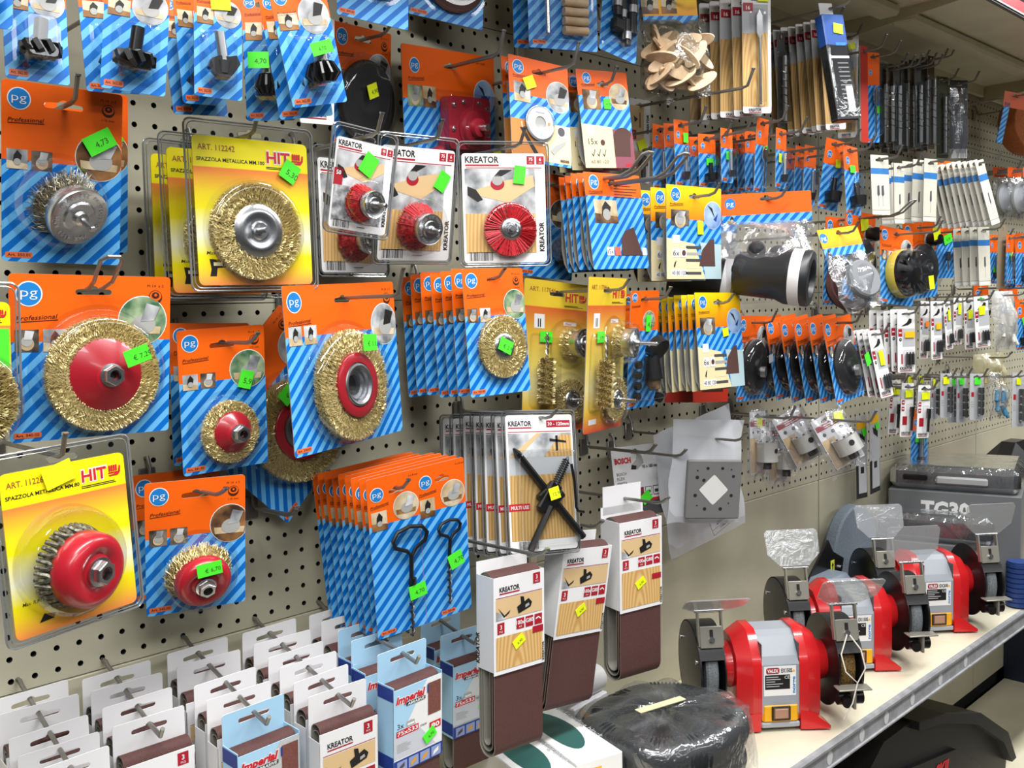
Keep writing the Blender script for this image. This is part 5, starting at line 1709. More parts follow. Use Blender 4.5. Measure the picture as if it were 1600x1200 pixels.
# ---------------------------------------------------------------- upper middle
loc, rot, W, H = P('krbit')
t = thing('countersink_pack', 'narrow white card with wordmark low down, behind the tilted router bit card', 'bit pack', loc, rot)
def deco_krbit(mb):
    W_, H_ = W, H
    mb.rect(-W_ * .4, -H_ * .80, W_ * .25, -H_ * .2, TAN, 1)
    mb.cyl((-.004, -.004, -H_ * .4), (-.004, -.004, -H_ * .7), .004, DARKSTEEL, 10)
    kreator_word(mb, -W_ * .38, -H_ * .93, .0052, 1)
    mb.text('KREATOR', W_ * .42, -H_ * .62, .004, BLACK, 1, bold=.03, width=.026, rot=PI / 2)
card('card', W, H, WHITE, WHITE, 1.0, t, True, -.010, .02, deco=deco_krbit)
card_hook('krbit', 'wire hook of the narrow white countersink card', .02, slot_z=-.009)

loc, rot, W, H = P('rubber')
t = thing('backing_pad_pack', 'card with large black rubber disc and yellow sticker, left of the red pump', 'backing pad', loc, rot)
card('card', W, H, frac=.44, parent=t, slot_z=-.016, slot_w=.034, deco=lambda mb: pg_print(mb, W, H, .44, (1, 0), 0, 'Art. 310.12', circ_r=.026, circ_pos=(.033, -.056), icon=True))
mb = MB()
mb.lathe([(.055, .001), (.0565, .003), (.0565, .006), (.054, .009), (.036, .012), (.028, .011), (.022, .013), (.012, .013), (.0004, .012)], RUBBER, 56)
mb.build('rubber_disc', t, loc=(.004, -.001, -.098))
dome(t, .004, -.098, .060, .018)
sticker(t, -.002, -.083, .020, .019, .35, -.021, YEL_ST, '4,90')
card_hook('rubber', 'wire hook of the black rubber disc card', .05, slot_z=-.015, tipup=.01, xt=.01)
for key, lab, col in (('up1', 'blue striped card bottom at the top edge, above the black rubber disc', DARKSTEEL), ('up2', 'blue striped card bottom at the top edge, above the red pump', GRIT)):
    loc, rot, W, H = P(key)
    t = thing('disc_pack', lab, 'disc pack', loc, rot)
    card('card', W, H, frac=.35, parent=t, slot_z=-.016, slot_w=.03, deco=lambda mb: pg_print(mb, W, H, .35, (1,), None, 'Art. 309.00', icon=False))
    mb = MB()
    r = W * (.30 if key == 'up1' else .42)
    mb.lathe([(r, .001), (r, .005), (r * .92, .007), (r * .3, .007), (r * .25, .010), (.0004, .010)], col, 44)
    mb.build('disc', t, loc=(.008, -.001, -H * .48))
    dome(t, .008, -H * .48, r * 1.06, .014)
    card_hook(key, 'wire hook at the top edge of the ' + ('shaded card above the black disc' if key == 'up1' else 'card above the red pump'), .03, slot_z=-.015)
# red drill pump
loc, rot, W, H = P('pump')
t = thing('drill_pump_pack', 'wide card with red drill pump in a square blister, on a long bent hook', 'drill pump', loc, rot)
def deco_pump(mb):
    lr = .0105
    roundel(mb, -W / 2 + .026, -.027, lr)
    professional(mb, -W / 2 + .012, -.047, .034)
    photo(mb, -W / 2 + .010, -.083, -W / 2 + .040, -.054, 5)
    photo(mb, -W / 2 + .042, -.083, -W / 2 + .070, -.054, 2)
    round_photo(mb, .078, -.062, .026, 4, clip=(-W / 2, -H, W / 2 - .0005, 0))
    mb.disc(.078, -.072, .013, NAVY, 6)
    mb.text('ART. 355.50', .06, -.014, .003, INK_ORANGE, 1)
card('card', W, H, frac=.46, parent=t, slot_z=-.023, slot_w=.030, r=.004, deco=deco_pump)
pm = mat('red_pump_plastic', hx('a82436'), .35)
mb = MB()
pts = rrect(-.040, -.033, .040, .033, .008)
mb.prism(pts, -.020, -.004, pm)
mb.prism(rrect(-.046, -.040, .046, .000, .006), -.010, -.004, pm)
b = mb.build('pump_body', t, loc=(.019, 0, -.104))
b.scale = (1.22, 1.0, 1.15)
mb = MB()
mb.lathe([(.026, .020), (.026, .0215), (.022, .022), (.020, .027), (.0125, .028), (.0115, .036), (.0078, .037), (.0004, .037)], pm, 36)
mb.build('pump_cover', b, loc=(.004, 0, -.006))
mb = MB()
mb.cyl((.004, -.036, -.006), (.004, -.050, -.006), .0045, STEEL, 12)
mb.build('drive_shaft', b)
mb = MB()
for sx, sz in ((-.030, .022), (-.012, .026), (.018, .026), (.034, .020), (-.032, -.008), (.034, -.014)):
    mb.lathe([(.0035, .0195), (.0033, .0215), (.002, .0225), (.0003, .0225)], STEEL, 10, Matrix.Translation((sx, 0, sz)))
mb.build('screws', b)
mb = MB()
mb.cyl((-.044, -.008, -.036), (-.060, -.008, -.040), .008, pm, 14)
mb.cyl((.044, -.008, -.036), (.060, -.008, -.040), .008, pm, 14)
mb.build('hose_nozzle', b)
pillow(t, -.040, -H + .002, .080, -.060, .030, BLISTER, .92)
sticker(t, .066, -.153, .024, .020, .4, -.034, YEL_ST, '')
q = wpt('pump', 0, 0, -.0225)
hook(q.x, q.z, q.y - .105, 'long bent wire hook holding the red pump card, tip at the upright', 'up', .0028, .030, .01)

# wooden dowel set and tool set in blue blister packs at the top
for key, lab in (('woodset', 'blue blister pack with wooden dowels and steel rod, hanging at the top edge'), ('woodset_b', 'second blue blister pack directly behind the wooden dowels')):
    loc, rot, W, H = P(key)
    t = thing('dowel_set_pack', lab, 'dowel set', loc, rot, 'dowel blister packs')
    card('card', W, H, frac=.2, parent=t, slot_z=-.014, slot_w=.03, deco=lambda mb: art_label(mb, -W / 2 + .006, -H + .006, .022, .006, 'Art. 370.00'))
    mb = MB()
    for k in range(7):
        z = -H * .30 - k * .0135
        mb.cyl((-.004, -.010, z), (.036, -.010, z), .0062, mottled('pale_dowel_wood', hx('c8a884'), hx('ddc4a2'), 30, .6), 12)
    mb.build('wooden_dowels', t)
    mb = MB()
    mb.cyl((-.030, -.009, -.030), (-.030, -.009, -H + .020), .0034, STEEL, 12)
    mb.cyl((-.030, -.009, -.06), (-.030, -.009, -.085), .0046, STEEL_D, 12)
    mb.build('steel_rod', t)
    pillow(t, -W / 2 + .010, -H + .014, W / 2 - .010, -.02, .020, BLISTER, .95)
card_hook('woodset', 'wire hook of the wooden dowel packs', .02)
loc, rot, W, H = P('toolset')
t = thing('drill_guide_pack', 'slanting blue blister pack of dark tools, right of the wooden dowels', 'drill guide', loc, rot)
card('card', W, H, frac=.2, parent=t, slot_z=-.014, slot_w=.03)
mb = MB()
for x, z0, z1, r_ in ((-.018, -.05, -.10, .007), (-.004, -.04, -.135, .0045), (.014, -.03, -.12, .008), (.006, -.10, -.14, .006)):
    mb.cyl((x, -.010, z0), (x + .004, -.010, z1), r_, BLACKPL, 12)
    mb.cyl((x + .002, -.010, (z0 + z1) / 2), (x + .002, -.010, (z0 + z1) / 2 - .012), r_ * 1.25, STEEL_D, 12)
mb.box((-.014, -.011, -.115), (.022, .014, .020), BLACKPL, bevel=.003)
mb.build('guide_tools', t)
pillow(t, -W / 2 + .006, -H + .012, W / 2 - .006, -.02, .022, BLISTER, .93)
card_hook('toolset', 'wire hook of the slanting blue tool pack', .02)

# diamond cutting disc cards
DIAM = mat('diamond_disc_rim', hx('9aa0a4'), .35, .8)
for key, lab in (('diamond', 'card with white and grey diamond cutting disc, yellow sticker on its top'), ('diamond_b', 'second diamond disc card, just its orange left edge showing')):
    loc, rot, W, H = P(key)
    if key == 'diamond':
        t = thing('diamond_disc_pack', lab, 'cutting disc', loc, rot, 'diamond disc cards')
        def deco(mb):
            roundel(mb, -W / 2 + .017, -.016, .0105)
            professional(mb, -W / 2 + .007, -.031, .028)
            photo(mb, -W / 2 + .008, -.067, -W / 2 + .038, -.038, 0)
            round_photo(mb, W / 2 - .020, -.050, .024, 0, clip=(-W / 2, -H, W / 2 - .0005, 0))
            mb.poly([(-W / 2, -H + .004), (W / 2, -H + .004), (W / 2, -H * .60), (-W / 2, -H * .60)], CREAM, 1)
            mb.poly([(-W / 2, -H + .004), (W * .1, -H + .004), (0, -H * .60), (-W / 2, -H * .60)], mat('print_rust', hx('c8803c'), .45), 2)
            mb.poly([(-W * .36, -H * .68), (-W * .30, -H * .68), (-W * .05, -H * .92), (-W * .10, -H * .95)], BLACK, 3)
            mb.rect(W * .26, -H * .72, W * .42, -H * .60, WHITE, 3)
            mb.disc(W * .34, -H * .66, .007, DGREY, 4, 12)
            mb.poly([(W * .14, -H * .86), (W * .24, -H * .80), (W * .42, -H * .74), (W * .40, -H * .78), (W * .27, -H * .85), (W * .2, -H * .90)], STEELP, 4)
            art_label(mb, W / 2 - .022, -H + .006, .018, .005, 'Art. 305')
        card('card', W, H, frac=.36, parent=t, slot_z=-.019, slot_w=.026, deco=deco)
        mb = MB()
        mb.lathe([(.0265, .001), (.0265, .0035), (.0235, .004)], DIAM, 48)
        mb.lathe([(.0235, .0040), (.0235, .0042), (.0105, .0042)], WHITE, 48)
        mb.lathe([(.0105, .0042), (.0100, .0030), (.0004, .0030)], STEELP, 28)
        d = mb.build('diamond_disc', t, loc=(-.004, -.001, -H * .62))
        mb = MB()
        M = Matrix.Translation((0, -.0044, 0))
        mb.text('DIAMOND', 0, .0145, .0026, BLACK, M=M, y=0, align='C')
        mb.disc(0, -.0165, .0030, PGBLUE, 0, 14, M=M)
        mb.rect(.013, -.003, .018, .003, mat('gold_ink', hx('b89040'), .5), M=M, y=0)
        mb.rect(-.018, -.008, -.013, -.003, mat('gold_ink', hx('b89040'), .5), M=M, y=0)
        mb.build('disc_print', d)
        dome(t, -.004, -H * .62, .030, .007)
        sticker(t, -.020, -.037, .020, .018, .4, -.003, YEL_ST, '')
        q0 = t
    else:
        dup(q0, loc, rot, lab, 'diamond disc cards')
card_hook('diamond', 'wire hook of the diamond disc cards', .07, slot_z=-.018, tipup=.03, xt=.012)

# sanding sheet sleeves: printed front, belly of folded paper behind
def belly_sheet(t, W, H, dep=.012, pinch=.45):
    mb = MB()
    pts = [(.0008, -.004), (.0012, -H * pinch * .6), (.0035, -H * pinch), (dep * .7, -H * (pinch + .12)), (dep, -H * (pinch + .32)), (dep * .75, -H * .9), (.001, -H * .995)]
    vs = [(s * (W / 2 - .001), q[0], q[1]) for s in (-1, 1) for q in pts]
    n = len(pts)
    mb.add(vs, [(i, i + 1, i + 1 + n, i + n) for i in range(n - 1)], BOARD, True)
    mb.build('folded_sleeve', t)
def check_marks(mb, x, z, s, layer=2):
    for k in range(3):
        q = x + k * s * .9
        mb.poly([(q, z + s * .4), (q + s * .12, z + s * .45), (q + s * .25, z + s * .25), (q + s * .6, z + s * 1.0), (q + s * .68, z + s * .95), (q + s * .27, z)], BLACK, layer)
def sheet_print(mb, W, H, top, n='6x', grits='40 80 120', orange=False):
    roundel(mb, -W / 2 + W * .16, -H * .10, W * .085)
    professional(mb, -W / 2 + W * .06, -H * .215, W * .24)
    if not orange:
        photo(mb, -W / 2 + W * .08, -H * .43, -W / 2 + W * .40, -H * .26, 1)
        round_photo(mb, W * .34, -H * .30, W * .17, 4, clip=(-W / 2, -H, W / 2 - .0005, 0))
        mb.poly([(-W / 2, -H), (W * .2, -H), (0, -H * .62), (-W / 2, -H * .56)], CREAM, 1)
        mb.poly([(W * .2, -H), (W / 2, -H), (W / 2, -H * .62), (W * .1, -H * .6)], mat('print_frost', hx('b4cdd4'), .45), 1)
        for k in range(5):
            mb.rect(-W * .16, -H * (.66 + .07 * k) - .002, W * .12, -H * (.66 + .07 * k) + .0026, (DGREY, STEELP, DGREY, CREAM, DGREY)[k], 2)
        mb.poly([(W * .08, -H * .86), (W * .38, -H * .86), (W * .36, -H * .56), (W * .28, -H * .57), (W * .14, -H * .68)], GRITP, 3)
    else:
        lines(mb, 0, -H * .13, W * .44, 5, .0045, INK_ORANGE, 1, .0012)
        photo(mb, -W / 2 + W * .12, -H * .52, -W / 2 + W * .52, -H * .28, 2)
        mb.poly([(W * .02, -H * .86), (W * .40, -H * .86), (W * .28, -H * .56), (W * .12, -H * .60), (W * .04, -H * .68)], GRITP, 3)
        mb.rect(-W * .24, -H * .86, -W * .12, -H * .77, WHITE, 2)
        mb.rect(-W * .10, -H * .86, 0, -H * .77, mat('print_salmon', hx('e86850'), .5), 2)
        mb.text(n, -W * .23, -H * .84, H * .05, BLACK, 3, width=W * .10)
        mb.rect(W * .40, -H * .86, W * .48, -H * .78, WHITE, 2)
        return
    mb.rect(-W * .40, -H * .62, -W * .27, -H * .53, WHITE, 2)
    mb.rect(-W * .40, -H * .77, -W * .27, -H * .67, WHITE, 2)
    mb.text(n, -W * .39, -H * .75, H * .06, BLACK, 3, width=W * .11)
    mb.rect(-W * .25, -H * .77, -W * .15, -H * .67, WHITE, 3)
    mb.disc(-W * .20, -H * .72, W * .035, GRITP, 4, 12)
    mb.poly([(-W * .38, -H * .86), (-W * .36, -H * .82), (-W * .33, -H * .80), (-W * .36, -H * .88)], BLACK, 3)
    mb.rect(-W * .42, -H * .965, -W * .14, -H * .90, WHITE, 2)
    mb.text(grits, -W * .41, -H * .955, H * .042, BLACK, 3, width=W * .25)
GRITP = mat('abrasive_window', hx('52342f'), .75)
def mk_velcro(lab, l, r, W, H, g):
    t = thing('sanding_disc_pack', lab, 'sanding discs', l, r, g)
    def deco(mb):
        roundel(mb, -W / 2 + W * .19, -H * .085, W * .085)
        professional(mb, -W / 2 + W * .08, -H * .165, W * .26)
        photo(mb, -W / 2 + W * .08, -H * .40, -W / 2 + W * .42, -H * .20, 3)
        round_photo(mb, W * .30, -H * .26, W * .20, 2, clip=(-W / 2, -H, W / 2 - .0005, 0))
        mb.poly([(-W / 2, -H), (W * .1, -H), (W * .1, -H * .58), (-W / 2, -H * .55)], CREAM, 1)
        mb.poly([(W * .1, -H), (W / 2, -H), (W / 2, -H * .62), (W * .1, -H * .60)], mat('print_wine', hx('8c4a5a'), .5), 1)
        pts = [(W * .30 + W * .20 * math.cos(a), -H * .70 + H * .12 * math.sin(a)) for a in [PI * k / 12 for k in range(13)]]
        mb.poly([(W * .10, -H * .88), (W * .42, -H * .88), (W * .44, -H * .70)] + pts[2:], GRITP, 2)
        mb.rect(-W * .40, -H * .66, -W * .28, -H * .58, WHITE, 2)
        mb.text('15x', -W * .40, -H * .76, H * .06, BLACK, 2, width=W * .18)
        mb.disc(-W * .12, -H * .74, W * .045, GRITP, 2, 14)
        check_marks(mb, -W * .36, -H * .89, W * .12)
        mb.text('60 80 120', -W * .38, -H * .955, H * .035, BLACK, 2, width=W * .34)
        mb.rect(W * .30, -H * .985, W * .48, -H * .955, RED2, 2)
    card('card', W, H, frac=.26, parent=t, slot_z=-.022, slot_w=.024, r=.002, deco=deco)
    belly_sheet(t, W, H, .014)
    return t
v0 = stack('velcro15', 3, .026, 0, mk_velcro, lambda k: ('front sanding disc sleeve with wine red corner and green sticker, right of the diamond disc', 'second sanding disc sleeve, its bellied side edge showing', 'rear sanding disc sleeve, next to the diamond disc card')[k], 'sanding disc sleeves', seed=2)
sticker(v0, .004, -.052, .014, .016, .0, -.002)
card_hook('velcro15', 'wire hook of the sanding disc sleeves', .03, slot_z=-.021)
loc, rot, W, H = P('kr16')
t = thing('forstner_bit_pack', 'narrow white card with sixteen on red and a dark drill bit, alone on the pegboard', 'drill bit', loc, rot)
def deco16(mb):
    mb.rect(-W * .48, -H * .50, W * .20, -H * .08, TAN, 1)
    mb.poly([(-W * .3, -H * .2), (-W * .1, -H * .24), (-W * .25, -H * .28)], BLACK, 2)
    mb.rect(-W * .02, -H * .34, W * .02, -H * .16, BLACK, 2)
    mb.text('KREATOR', W * .44, -H * .40, .0055, BLACK, 2, bold=.03, width=.034, rot=PI / 2)
    red_box(mb, -W * .50, -H * .48, W * .32, H * .11, '16', 'mm', 3)
    mb.rect(-W * .48, -H * .97, W * .20, -H * .62, TAN, 1)
    kreator_word(mb, -W * .40, -H * .97, .0062, 2)
card('card', W, H, WHITE, WHITE, 1.0, t, True, -.012, .024, deco=deco16)
mb = MB()
mb.cyl((0, -.010, -H * .70), (0, -.010, -H * .80), .0085, DARKSTEEL, 16)
mb.cyl((0, -.010, -H * .70), (0, -.010, -H * .655), .0080, DARKSTEEL, 16, .001)
mb.cyl((0, -.010, -H * .80), (0, -.010, -H * .95), .0045, DARKSTEEL, 12)
mb.build('forstner_bit', t)
pillow(t, -W * .32, -H * .97, W * .32, -H * .62, .018, BLISTER, .85)
sticker(t, .004, -.080, .022, .017, .4, -.003, YEL_ST, '')
q = wpt('kr16', 0, 0, -.0115)
hook(q.x, q.z, -.25, 'very long wire hook of the narrow card with the dark drill bit', 'up', .0026, .028, .03)

# ---------------------------------------------------------------- centre right: drum brush, sheets, twin brushes
loc, rot, W, H = P('drum')
t = thing('drum_sander_pack', 'shaded card with round photo and small drum brush, beside the flat red wheel', 'drum sander', loc, rot)
card('card', W, H, frac=.33, parent=t, slot_z=-.018, slot_w=.028, deco=lambda mb: pg_print(mb, W, H, .33, (0,), 1, 'Art. 325', circ_r=.024, circ_pos=(W / 2 - .028, -.062)))
mb = MB()
mb.lathe([(.018, .002), (.020, .006), (.020, .030), (.017, .032), (.0004, .032)], mottled('dense_bristle', hx('2c2826'), hx('5c544c'), 300, .8, 0, .8), 32, Matrix.Translation((.022, -.002, -.115)) @ Matrix.Rotation(.5, 4, 'X'))
mb.build('drum', t)
pillow(t, .0, -.142, .044, -.085, .036, BLISTER, .9)
q = wpt('drum', .01, 0, -.0175)
hook(q.x, q.z, -.245, 'big closed loop hook in front of the shaded drum brush card', 'loop', .0034)
def mk_sand(lab, l, r, W, H, g):
    t = thing('sanding_sheet_pack', lab, 'sanding sheets', l, r, g)
    card('card', W, H, frac=.24, parent=t, slot_z=-.016, slot_w=.026, r=.002, deco=lambda mb: sheet_print(mb, W, H, ORANGE, '15x', '', True))
    belly_sheet(t, W, H, .010)
    return t
stack('sand15', 5, .0125, 0, mk_sand, lambda k: 'front orange topped blue sanding sheet sleeve with torn film over its brown window' if k == 0 else 'orange topped sanding sheet sleeve, %s of five' % ORD[k], 'orange topped sanding sleeves', seed=5)
q = wpt('sand15', 0, 0, -.0155)
hook(q.x, q.z, -.30, 'long double wire hook of the orange topped sanding sleeves', 'loop', .0030)
def mk_yel(lab, l, r, W, H, g):
    t = thing('sanding_sheet_pack', lab, 'sanding sheets', l, r, g)
    def deco(mb):
        sheet_print(mb, W, H, YELLOW_TOP, '6x')
    card('card', W, H, top=mat('print_amber_fade', build=amber_fade, rough=.4), frac=.36, parent=t, slot_z=-.017, slot_w=.026, r=.002, deco=deco)
    belly_sheet(t, W, H, .011, .4)
    return t
def amber_fade(nt, b):
    v, x, y, z = obj_xyz(nt)
    nt.links.new(ramp(nt, math_n(nt, 'MULTIPLY', z, -18.0), [(0, hx('f6d412')), (.55, hx('f8b010')), (1, hx('f5820e'))]), b.inputs['Base Color'])
y0 = stack('yel_up', 3, .030, -.001, mk_yel, lambda k: ('front amber topped sanding sleeve of the upper three, yellow sticker', 'second amber topped sanding sleeve of the upper three', 'rear amber topped sanding sleeve of the upper three')[k], 'upper amber sanding sleeves', seed=6)
sticker(y0, .013, -.066, .014, .022, .05, -.002, YEL_ST, '')
card_hook('yel_up', 'wire hook of the upper amber sanding sleeves', .05, slot_z=-.016, tipup=.016)
y1 = stack('yel_lo', 9, .0135, -.0008, mk_yel, lambda k: 'front amber topped sanding sleeve of the lower fan, yellow sticker' if k == 0 else 'amber topped sanding sleeve, %s in the lower fan' % ORD[k], 'lower fan of amber sanding sleeves', seed=8, jit=.010)
sticker(y1, .014, -.066, .016, .014, .15, -.002, YEL_ST, '')
card_hook('yel_lo', 'wire hook tip through the lower fan of amber sleeves', .03, slot_z=-.016, tipup=.014)

def twist_brush(t, x, z, r=.012, h=.062, y=-.017, seed=3):
    mb = MB()
    for s in (0, PI):
        mb.tube([(x + .0018 * math.cos(k * .8 + s), y + .0018 * math.sin(k * .8 + s), z + h * .5 + .038 - k * .0026) for k in range(40)], .0014, STEEL_D, 5)
    b = mb.build('twisted_stem', t)
    mb = MB()
    rnd = random.Random(seed)
    for k in range(700):
        f = rnd.random()
        a = rnd.gauss(0, .5) + f * 22 + rnd.choice((0, PI))
        zz = z + h * (.5 - f)
        rr = r * rnd.uniform(.85, 1.05)
        mb.tube([(x, y, zz), (x + rr * .6 * math.cos(a), y + rr * .6 * math.sin(a), zz + rnd.uniform(-.001, .001)), (x + rr * math.cos(a + .1), y + rr * math.sin(a + .1), zz + rnd.uniform(-.002, .002))], .0004, BRASSW, 3)
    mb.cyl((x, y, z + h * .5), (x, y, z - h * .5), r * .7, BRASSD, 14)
    mb.build('wire_bristles', b)
for k, key in enumerate(('twin', 'twin_b')):
    loc, rot, W, H = P(key)
    if k == 0:
        t = thing('brush_set_pack', 'front yellow and red card with brass cup brush on a long shank and twisted brush', 'brush set', loc, rot, 'brass brush set cards')
        def deco(mb):
            s = W / .142
            mb.text('ART. 117046', -W / 2 + .010, -.018, .0070, mat('print_brown', hx('9c5a24'), .5), 1, bold=.012, width=W * .40)
            mb.text('HIT', W / 2 - .048, -.030, .0135, RED2, 2, bold=.025, width=.026)
            fist(mb, W / 2 - .021, -.030, .0125, 2)
            lines(mb, W / 2 - .050, -.037, .04, 2, .0016, BLACK, 1, .0008)
            mb.rect(-W / 2 + .020, -.075, -W / 2 + .040, -.053, WHITE, 1)
            mb.rect(-W / 2 + .027, -.073, -W / 2 + .029, -.060, BLACK, 2)
            mb.rect(-W / 2 + .031, -.073, -W / 2 + .033, -.060, BLACK, 2)
            mb.rect(W * .10, -.068, W * .30, -.062, WHITE, 1)
            mb.text('75mm', W * .13, -.067, .0035, RED, 2)
            mb.rect(-W / 2 + .015, -H + .012, -W / 2 + .04, -H + .020, WHITE, 1)
        card('card', W, H, hit_grad(H, True), hit_grad(H, True), 1.0, t, True, -.020, .030, .0012, .004, deco=deco)
        sticker(t, -W / 2 + .042, -.088, .024, .017, .0, -.003)
        twist_brush(t, -W * .24, -H * .68, .014, .070)
        mb = MB()
        h_ = brush_cup_silver(t, W * .18, -H * .42, .023, (.0, .2), d0=.004, d1=.036, shank=.032, wm=BRASSW, n=900, flare=1.15, seed=31)
        h2 = brush_wheel(t, W * .20, -H * .80, .016, .034, d1=.012, n=1100, shank=.03, seed=33)
        dome(t, W * .18, -H * .42, .034, .036)
        dome(t, W * .20, -H * .80, .038, .018)
        pillow(t, -W * .24 - .018, -H * .68 - .040, -W * .24 + .018, -H * .68 + .070, .032, BLISTER, .9)
        q0 = t
    else:
        dup(q0, loc, rot, 'rear yellow and red brush set card, left half with twisted brush showing', 'brass brush set cards')
card_hook('twin', 'wire hook of the two brass brush set cards', .04, slot_z=-.019, tipup=.014)
card_hook('wheels', 'bent wire hook of the small felt wheel cards', .05, slot_z=-.014, tipup=.016)
for k, key in enumerate(('wheels', 'wheels_b')):
    loc, rot, W, H = P(key)
    if k == 0:
        t = thing('polishing_set_pack', 'narrow orange topped card with dark polishing wheels under a clear bulge', 'polishing set', loc, rot, 'polishing wheel cards')
        card('card', W, H, frac=.34, parent=t, slot_z=-.015, slot_w=.022, deco=lambda mb: pg_print(mb, W, H, .34, (2,), 5, 'Art. 327', circ_r=.016, circ_pos=(.012, -.048), icon=False))
        mb = MB()
        mb.cyl((.012, -.012, -H * .46), (.012, -.026, -H * .50), .019, BLACKPL, 24)
        mb.cyl((.008, -.012, -H * .55), (.008, -.018, -H * .75), .012, BLACKPL, 18, .015)
        mb.cyl((.010, -.014, -H * .74), (.010, -.020, -H * .84), .014, mottled('bronze_felt', hx('4c3c2c'), hx('8c7454'), 80, .7), 18, .008)
        mb.cyl((.016, -.02, -H * .90), (.016, -.028, -H * .91), .008, BLACKPL, 14)
        mb.build('polishing_wheels', t)
        mb = MB()
        for q in range(4):
            mb.cyl((-.022, -.006, -H * (.62 + .09 * q)), (-.022, -.013, -H * (.62 + .09 * q)), .0065, RUBBER, 14)
        mb.build('felt_tips', t)
        pillow(t, -W / 2 + .006, -H + .012, W / 2 - .006, -H * .40, .032, BLISTER, .86)
        sticker(t, .008, -.052, .012, .026, .0, -.003)
        q0 = t
    else:
        dup(q0, loc, rot, 'second polishing wheel card behind, orange edge showing on the left', 'polishing wheel cards')
for key, lab in (('redcard', 'red card bottom with dark lettering below the amber fan'), ('redcard_b', 'darker red card bottom hanging left below the amber fan')):
    loc, rot, W, H = P(key)
    t = thing('hang_card', lab, 'card', loc, rot)
    rc = mat('print_vermilion', hx('c83420'), .45)
    card('card', W, H, rc, rc, 1.0, t, True, -.012, .024, deco=lambda mb: mb.rect(-W * .25, -H * .80, W * .35, -H * .70, INK_ORANGE, 1))
    card_hook(key, 'short hook of the ' + ('red card with dark lettering' if key == 'redcard' else 'darker red card'), .008)

# ---------------------------------------------------------------- bags (poly) helper
def poly_bag(t, W, z0, z1, depth, m, seed=1, name='bag_film', n=14, wr=.003, flare=0.0, x=0.0):
    """pillow-shaped film bag between z0 (top) and z1 (bottom), crumpled"""
    rnd = random.Random(seed)
    ph = [rnd.uniform(0, 6) for _ in range(6)]
    mb = MB()
    def S(u, v, side):
        f = math.sin(PI * (u * .5 + .5)) ** .7 if abs(u) < 1 else 0
        g = math.sin(PI * min(1, v * 1.15)) ** .6 if 0 < v < 1 / 1.15 else 0
        w = W / 2 * (1 + flare * v)
        e = wr * (math.sin(7 * u + ph[0] + 5 * v) + math.sin(11 * v + ph[1] - 4 * u) + .7 * math.sin(17 * u * v + ph[2]))
        d = depth * f * g * (.35 + .65 * v)
        return (x + w * u + e * .5, -d * side - e * (f * .8 + .2) - .001, z0 + (z1 - z0) * v + e * .6 * (v > .95))
    for side in (1.0, .0):
        vs = [S(-1 + 2 * i / n, j / n, side) for j in range(n + 1) for i in range(n + 1)]
        fs = [(j * (n + 1) + i, j * (n + 1) + i + 1, (j + 1) * (n + 1) + i + 1, (j + 1) * (n + 1) + i) for j in range(n) for i in range(n)]
        mb.add(vs, fs, m, True)
    return mb.build(name, t, auto=False)
# ---------------------------------------------------------------- three long belts in white sleeves
def long_belt(key, lab, D=.036, out=.120, tab=False):
    loc, rot, W, H = P(key)
    t = thing('sanding_belt_pack', lab, 'sanding belts', loc, rot, 'long sanding belts in white sleeves')
    mb = MB()
    th = .0009
    w2 = W / 2
    mb.box((0, 0, -H / 2), (W, th, H), WHITE_MATT)
    for sx in (-1, 1):
        mb.box((sx * (w2 - th / 2), D / 2, -H / 2 + .002), (th, D, H - .004), WHITE_MATT)
    mb.box((0, D, -H / 2 + .008), (W, th, H + .016), WHITE_MATT)
    if tab:
        mb.box((0, D, .026), (W * .9, th, .046), WHITE_MATT)
        for p_ in slot_pts(0, .030, .026):
            pass
    kreator_front(mb, -w2, 0, W, H, -.0007)
    M = Matrix.Translation((-w2 - .0006, D / 2 + .016, 0)) @ Matrix.Rotation(-PI / 2, 4, 'Z')
    mb.text('KREATOR', .004, -H * .92, .0075, BLACK, M=M, y=0, bold=.03, width=.042, rot=PI / 2)
    mb.rect(w2 - .022, -H + .045, w2 - .003, -H + .054, RED, 4)
    mb.text('KREATOR', w2 - .0012, -H + .004, .0036, BLACK, 3, bold=.03, width=.026, rot=PI / 2)
    mb.build('box_sleeve', t)
    for k in range(3):
        mb = MB()
        belt_loop(mb, W - .004, D - .003 - .009 * k, H + out - .010 * k, .005 - .002 * k, y=0)
        mb.build('sanding_belt', t, loc=(0, D / 2, 0))
    sticker(t, (.004, .004, -.002)[k % 3], -H * .70, .020, .013, .55, -.0018, YEL_ST, '6,90')
    return t
long_belt('belt1', 'leftmost of three long sanding belts in wood printed white sleeves, under the cutter packs')
long_belt('belt2', 'middle long sanding belt, slightly tilted, its sleeve between the two others')
long_belt('belt3', 'rightmost long sanding belt, hanging open to show its pale inside', D=.046, tab=True)
for key, lab, tip in (('belt1', 'wire hook beside the leftmost long sanding belt', .045), ('belt2', 'wire hook hidden above the middle long sanding belt', .02), ('belt3', 'wire hook through the tab of the rightmost long sanding belt', .045)):
    q = wpt(key, 0, .036, .012)
    hook(q.x, q.z + .014, q.y - tip - .03, lab, 'up', .0026, .010, .012)
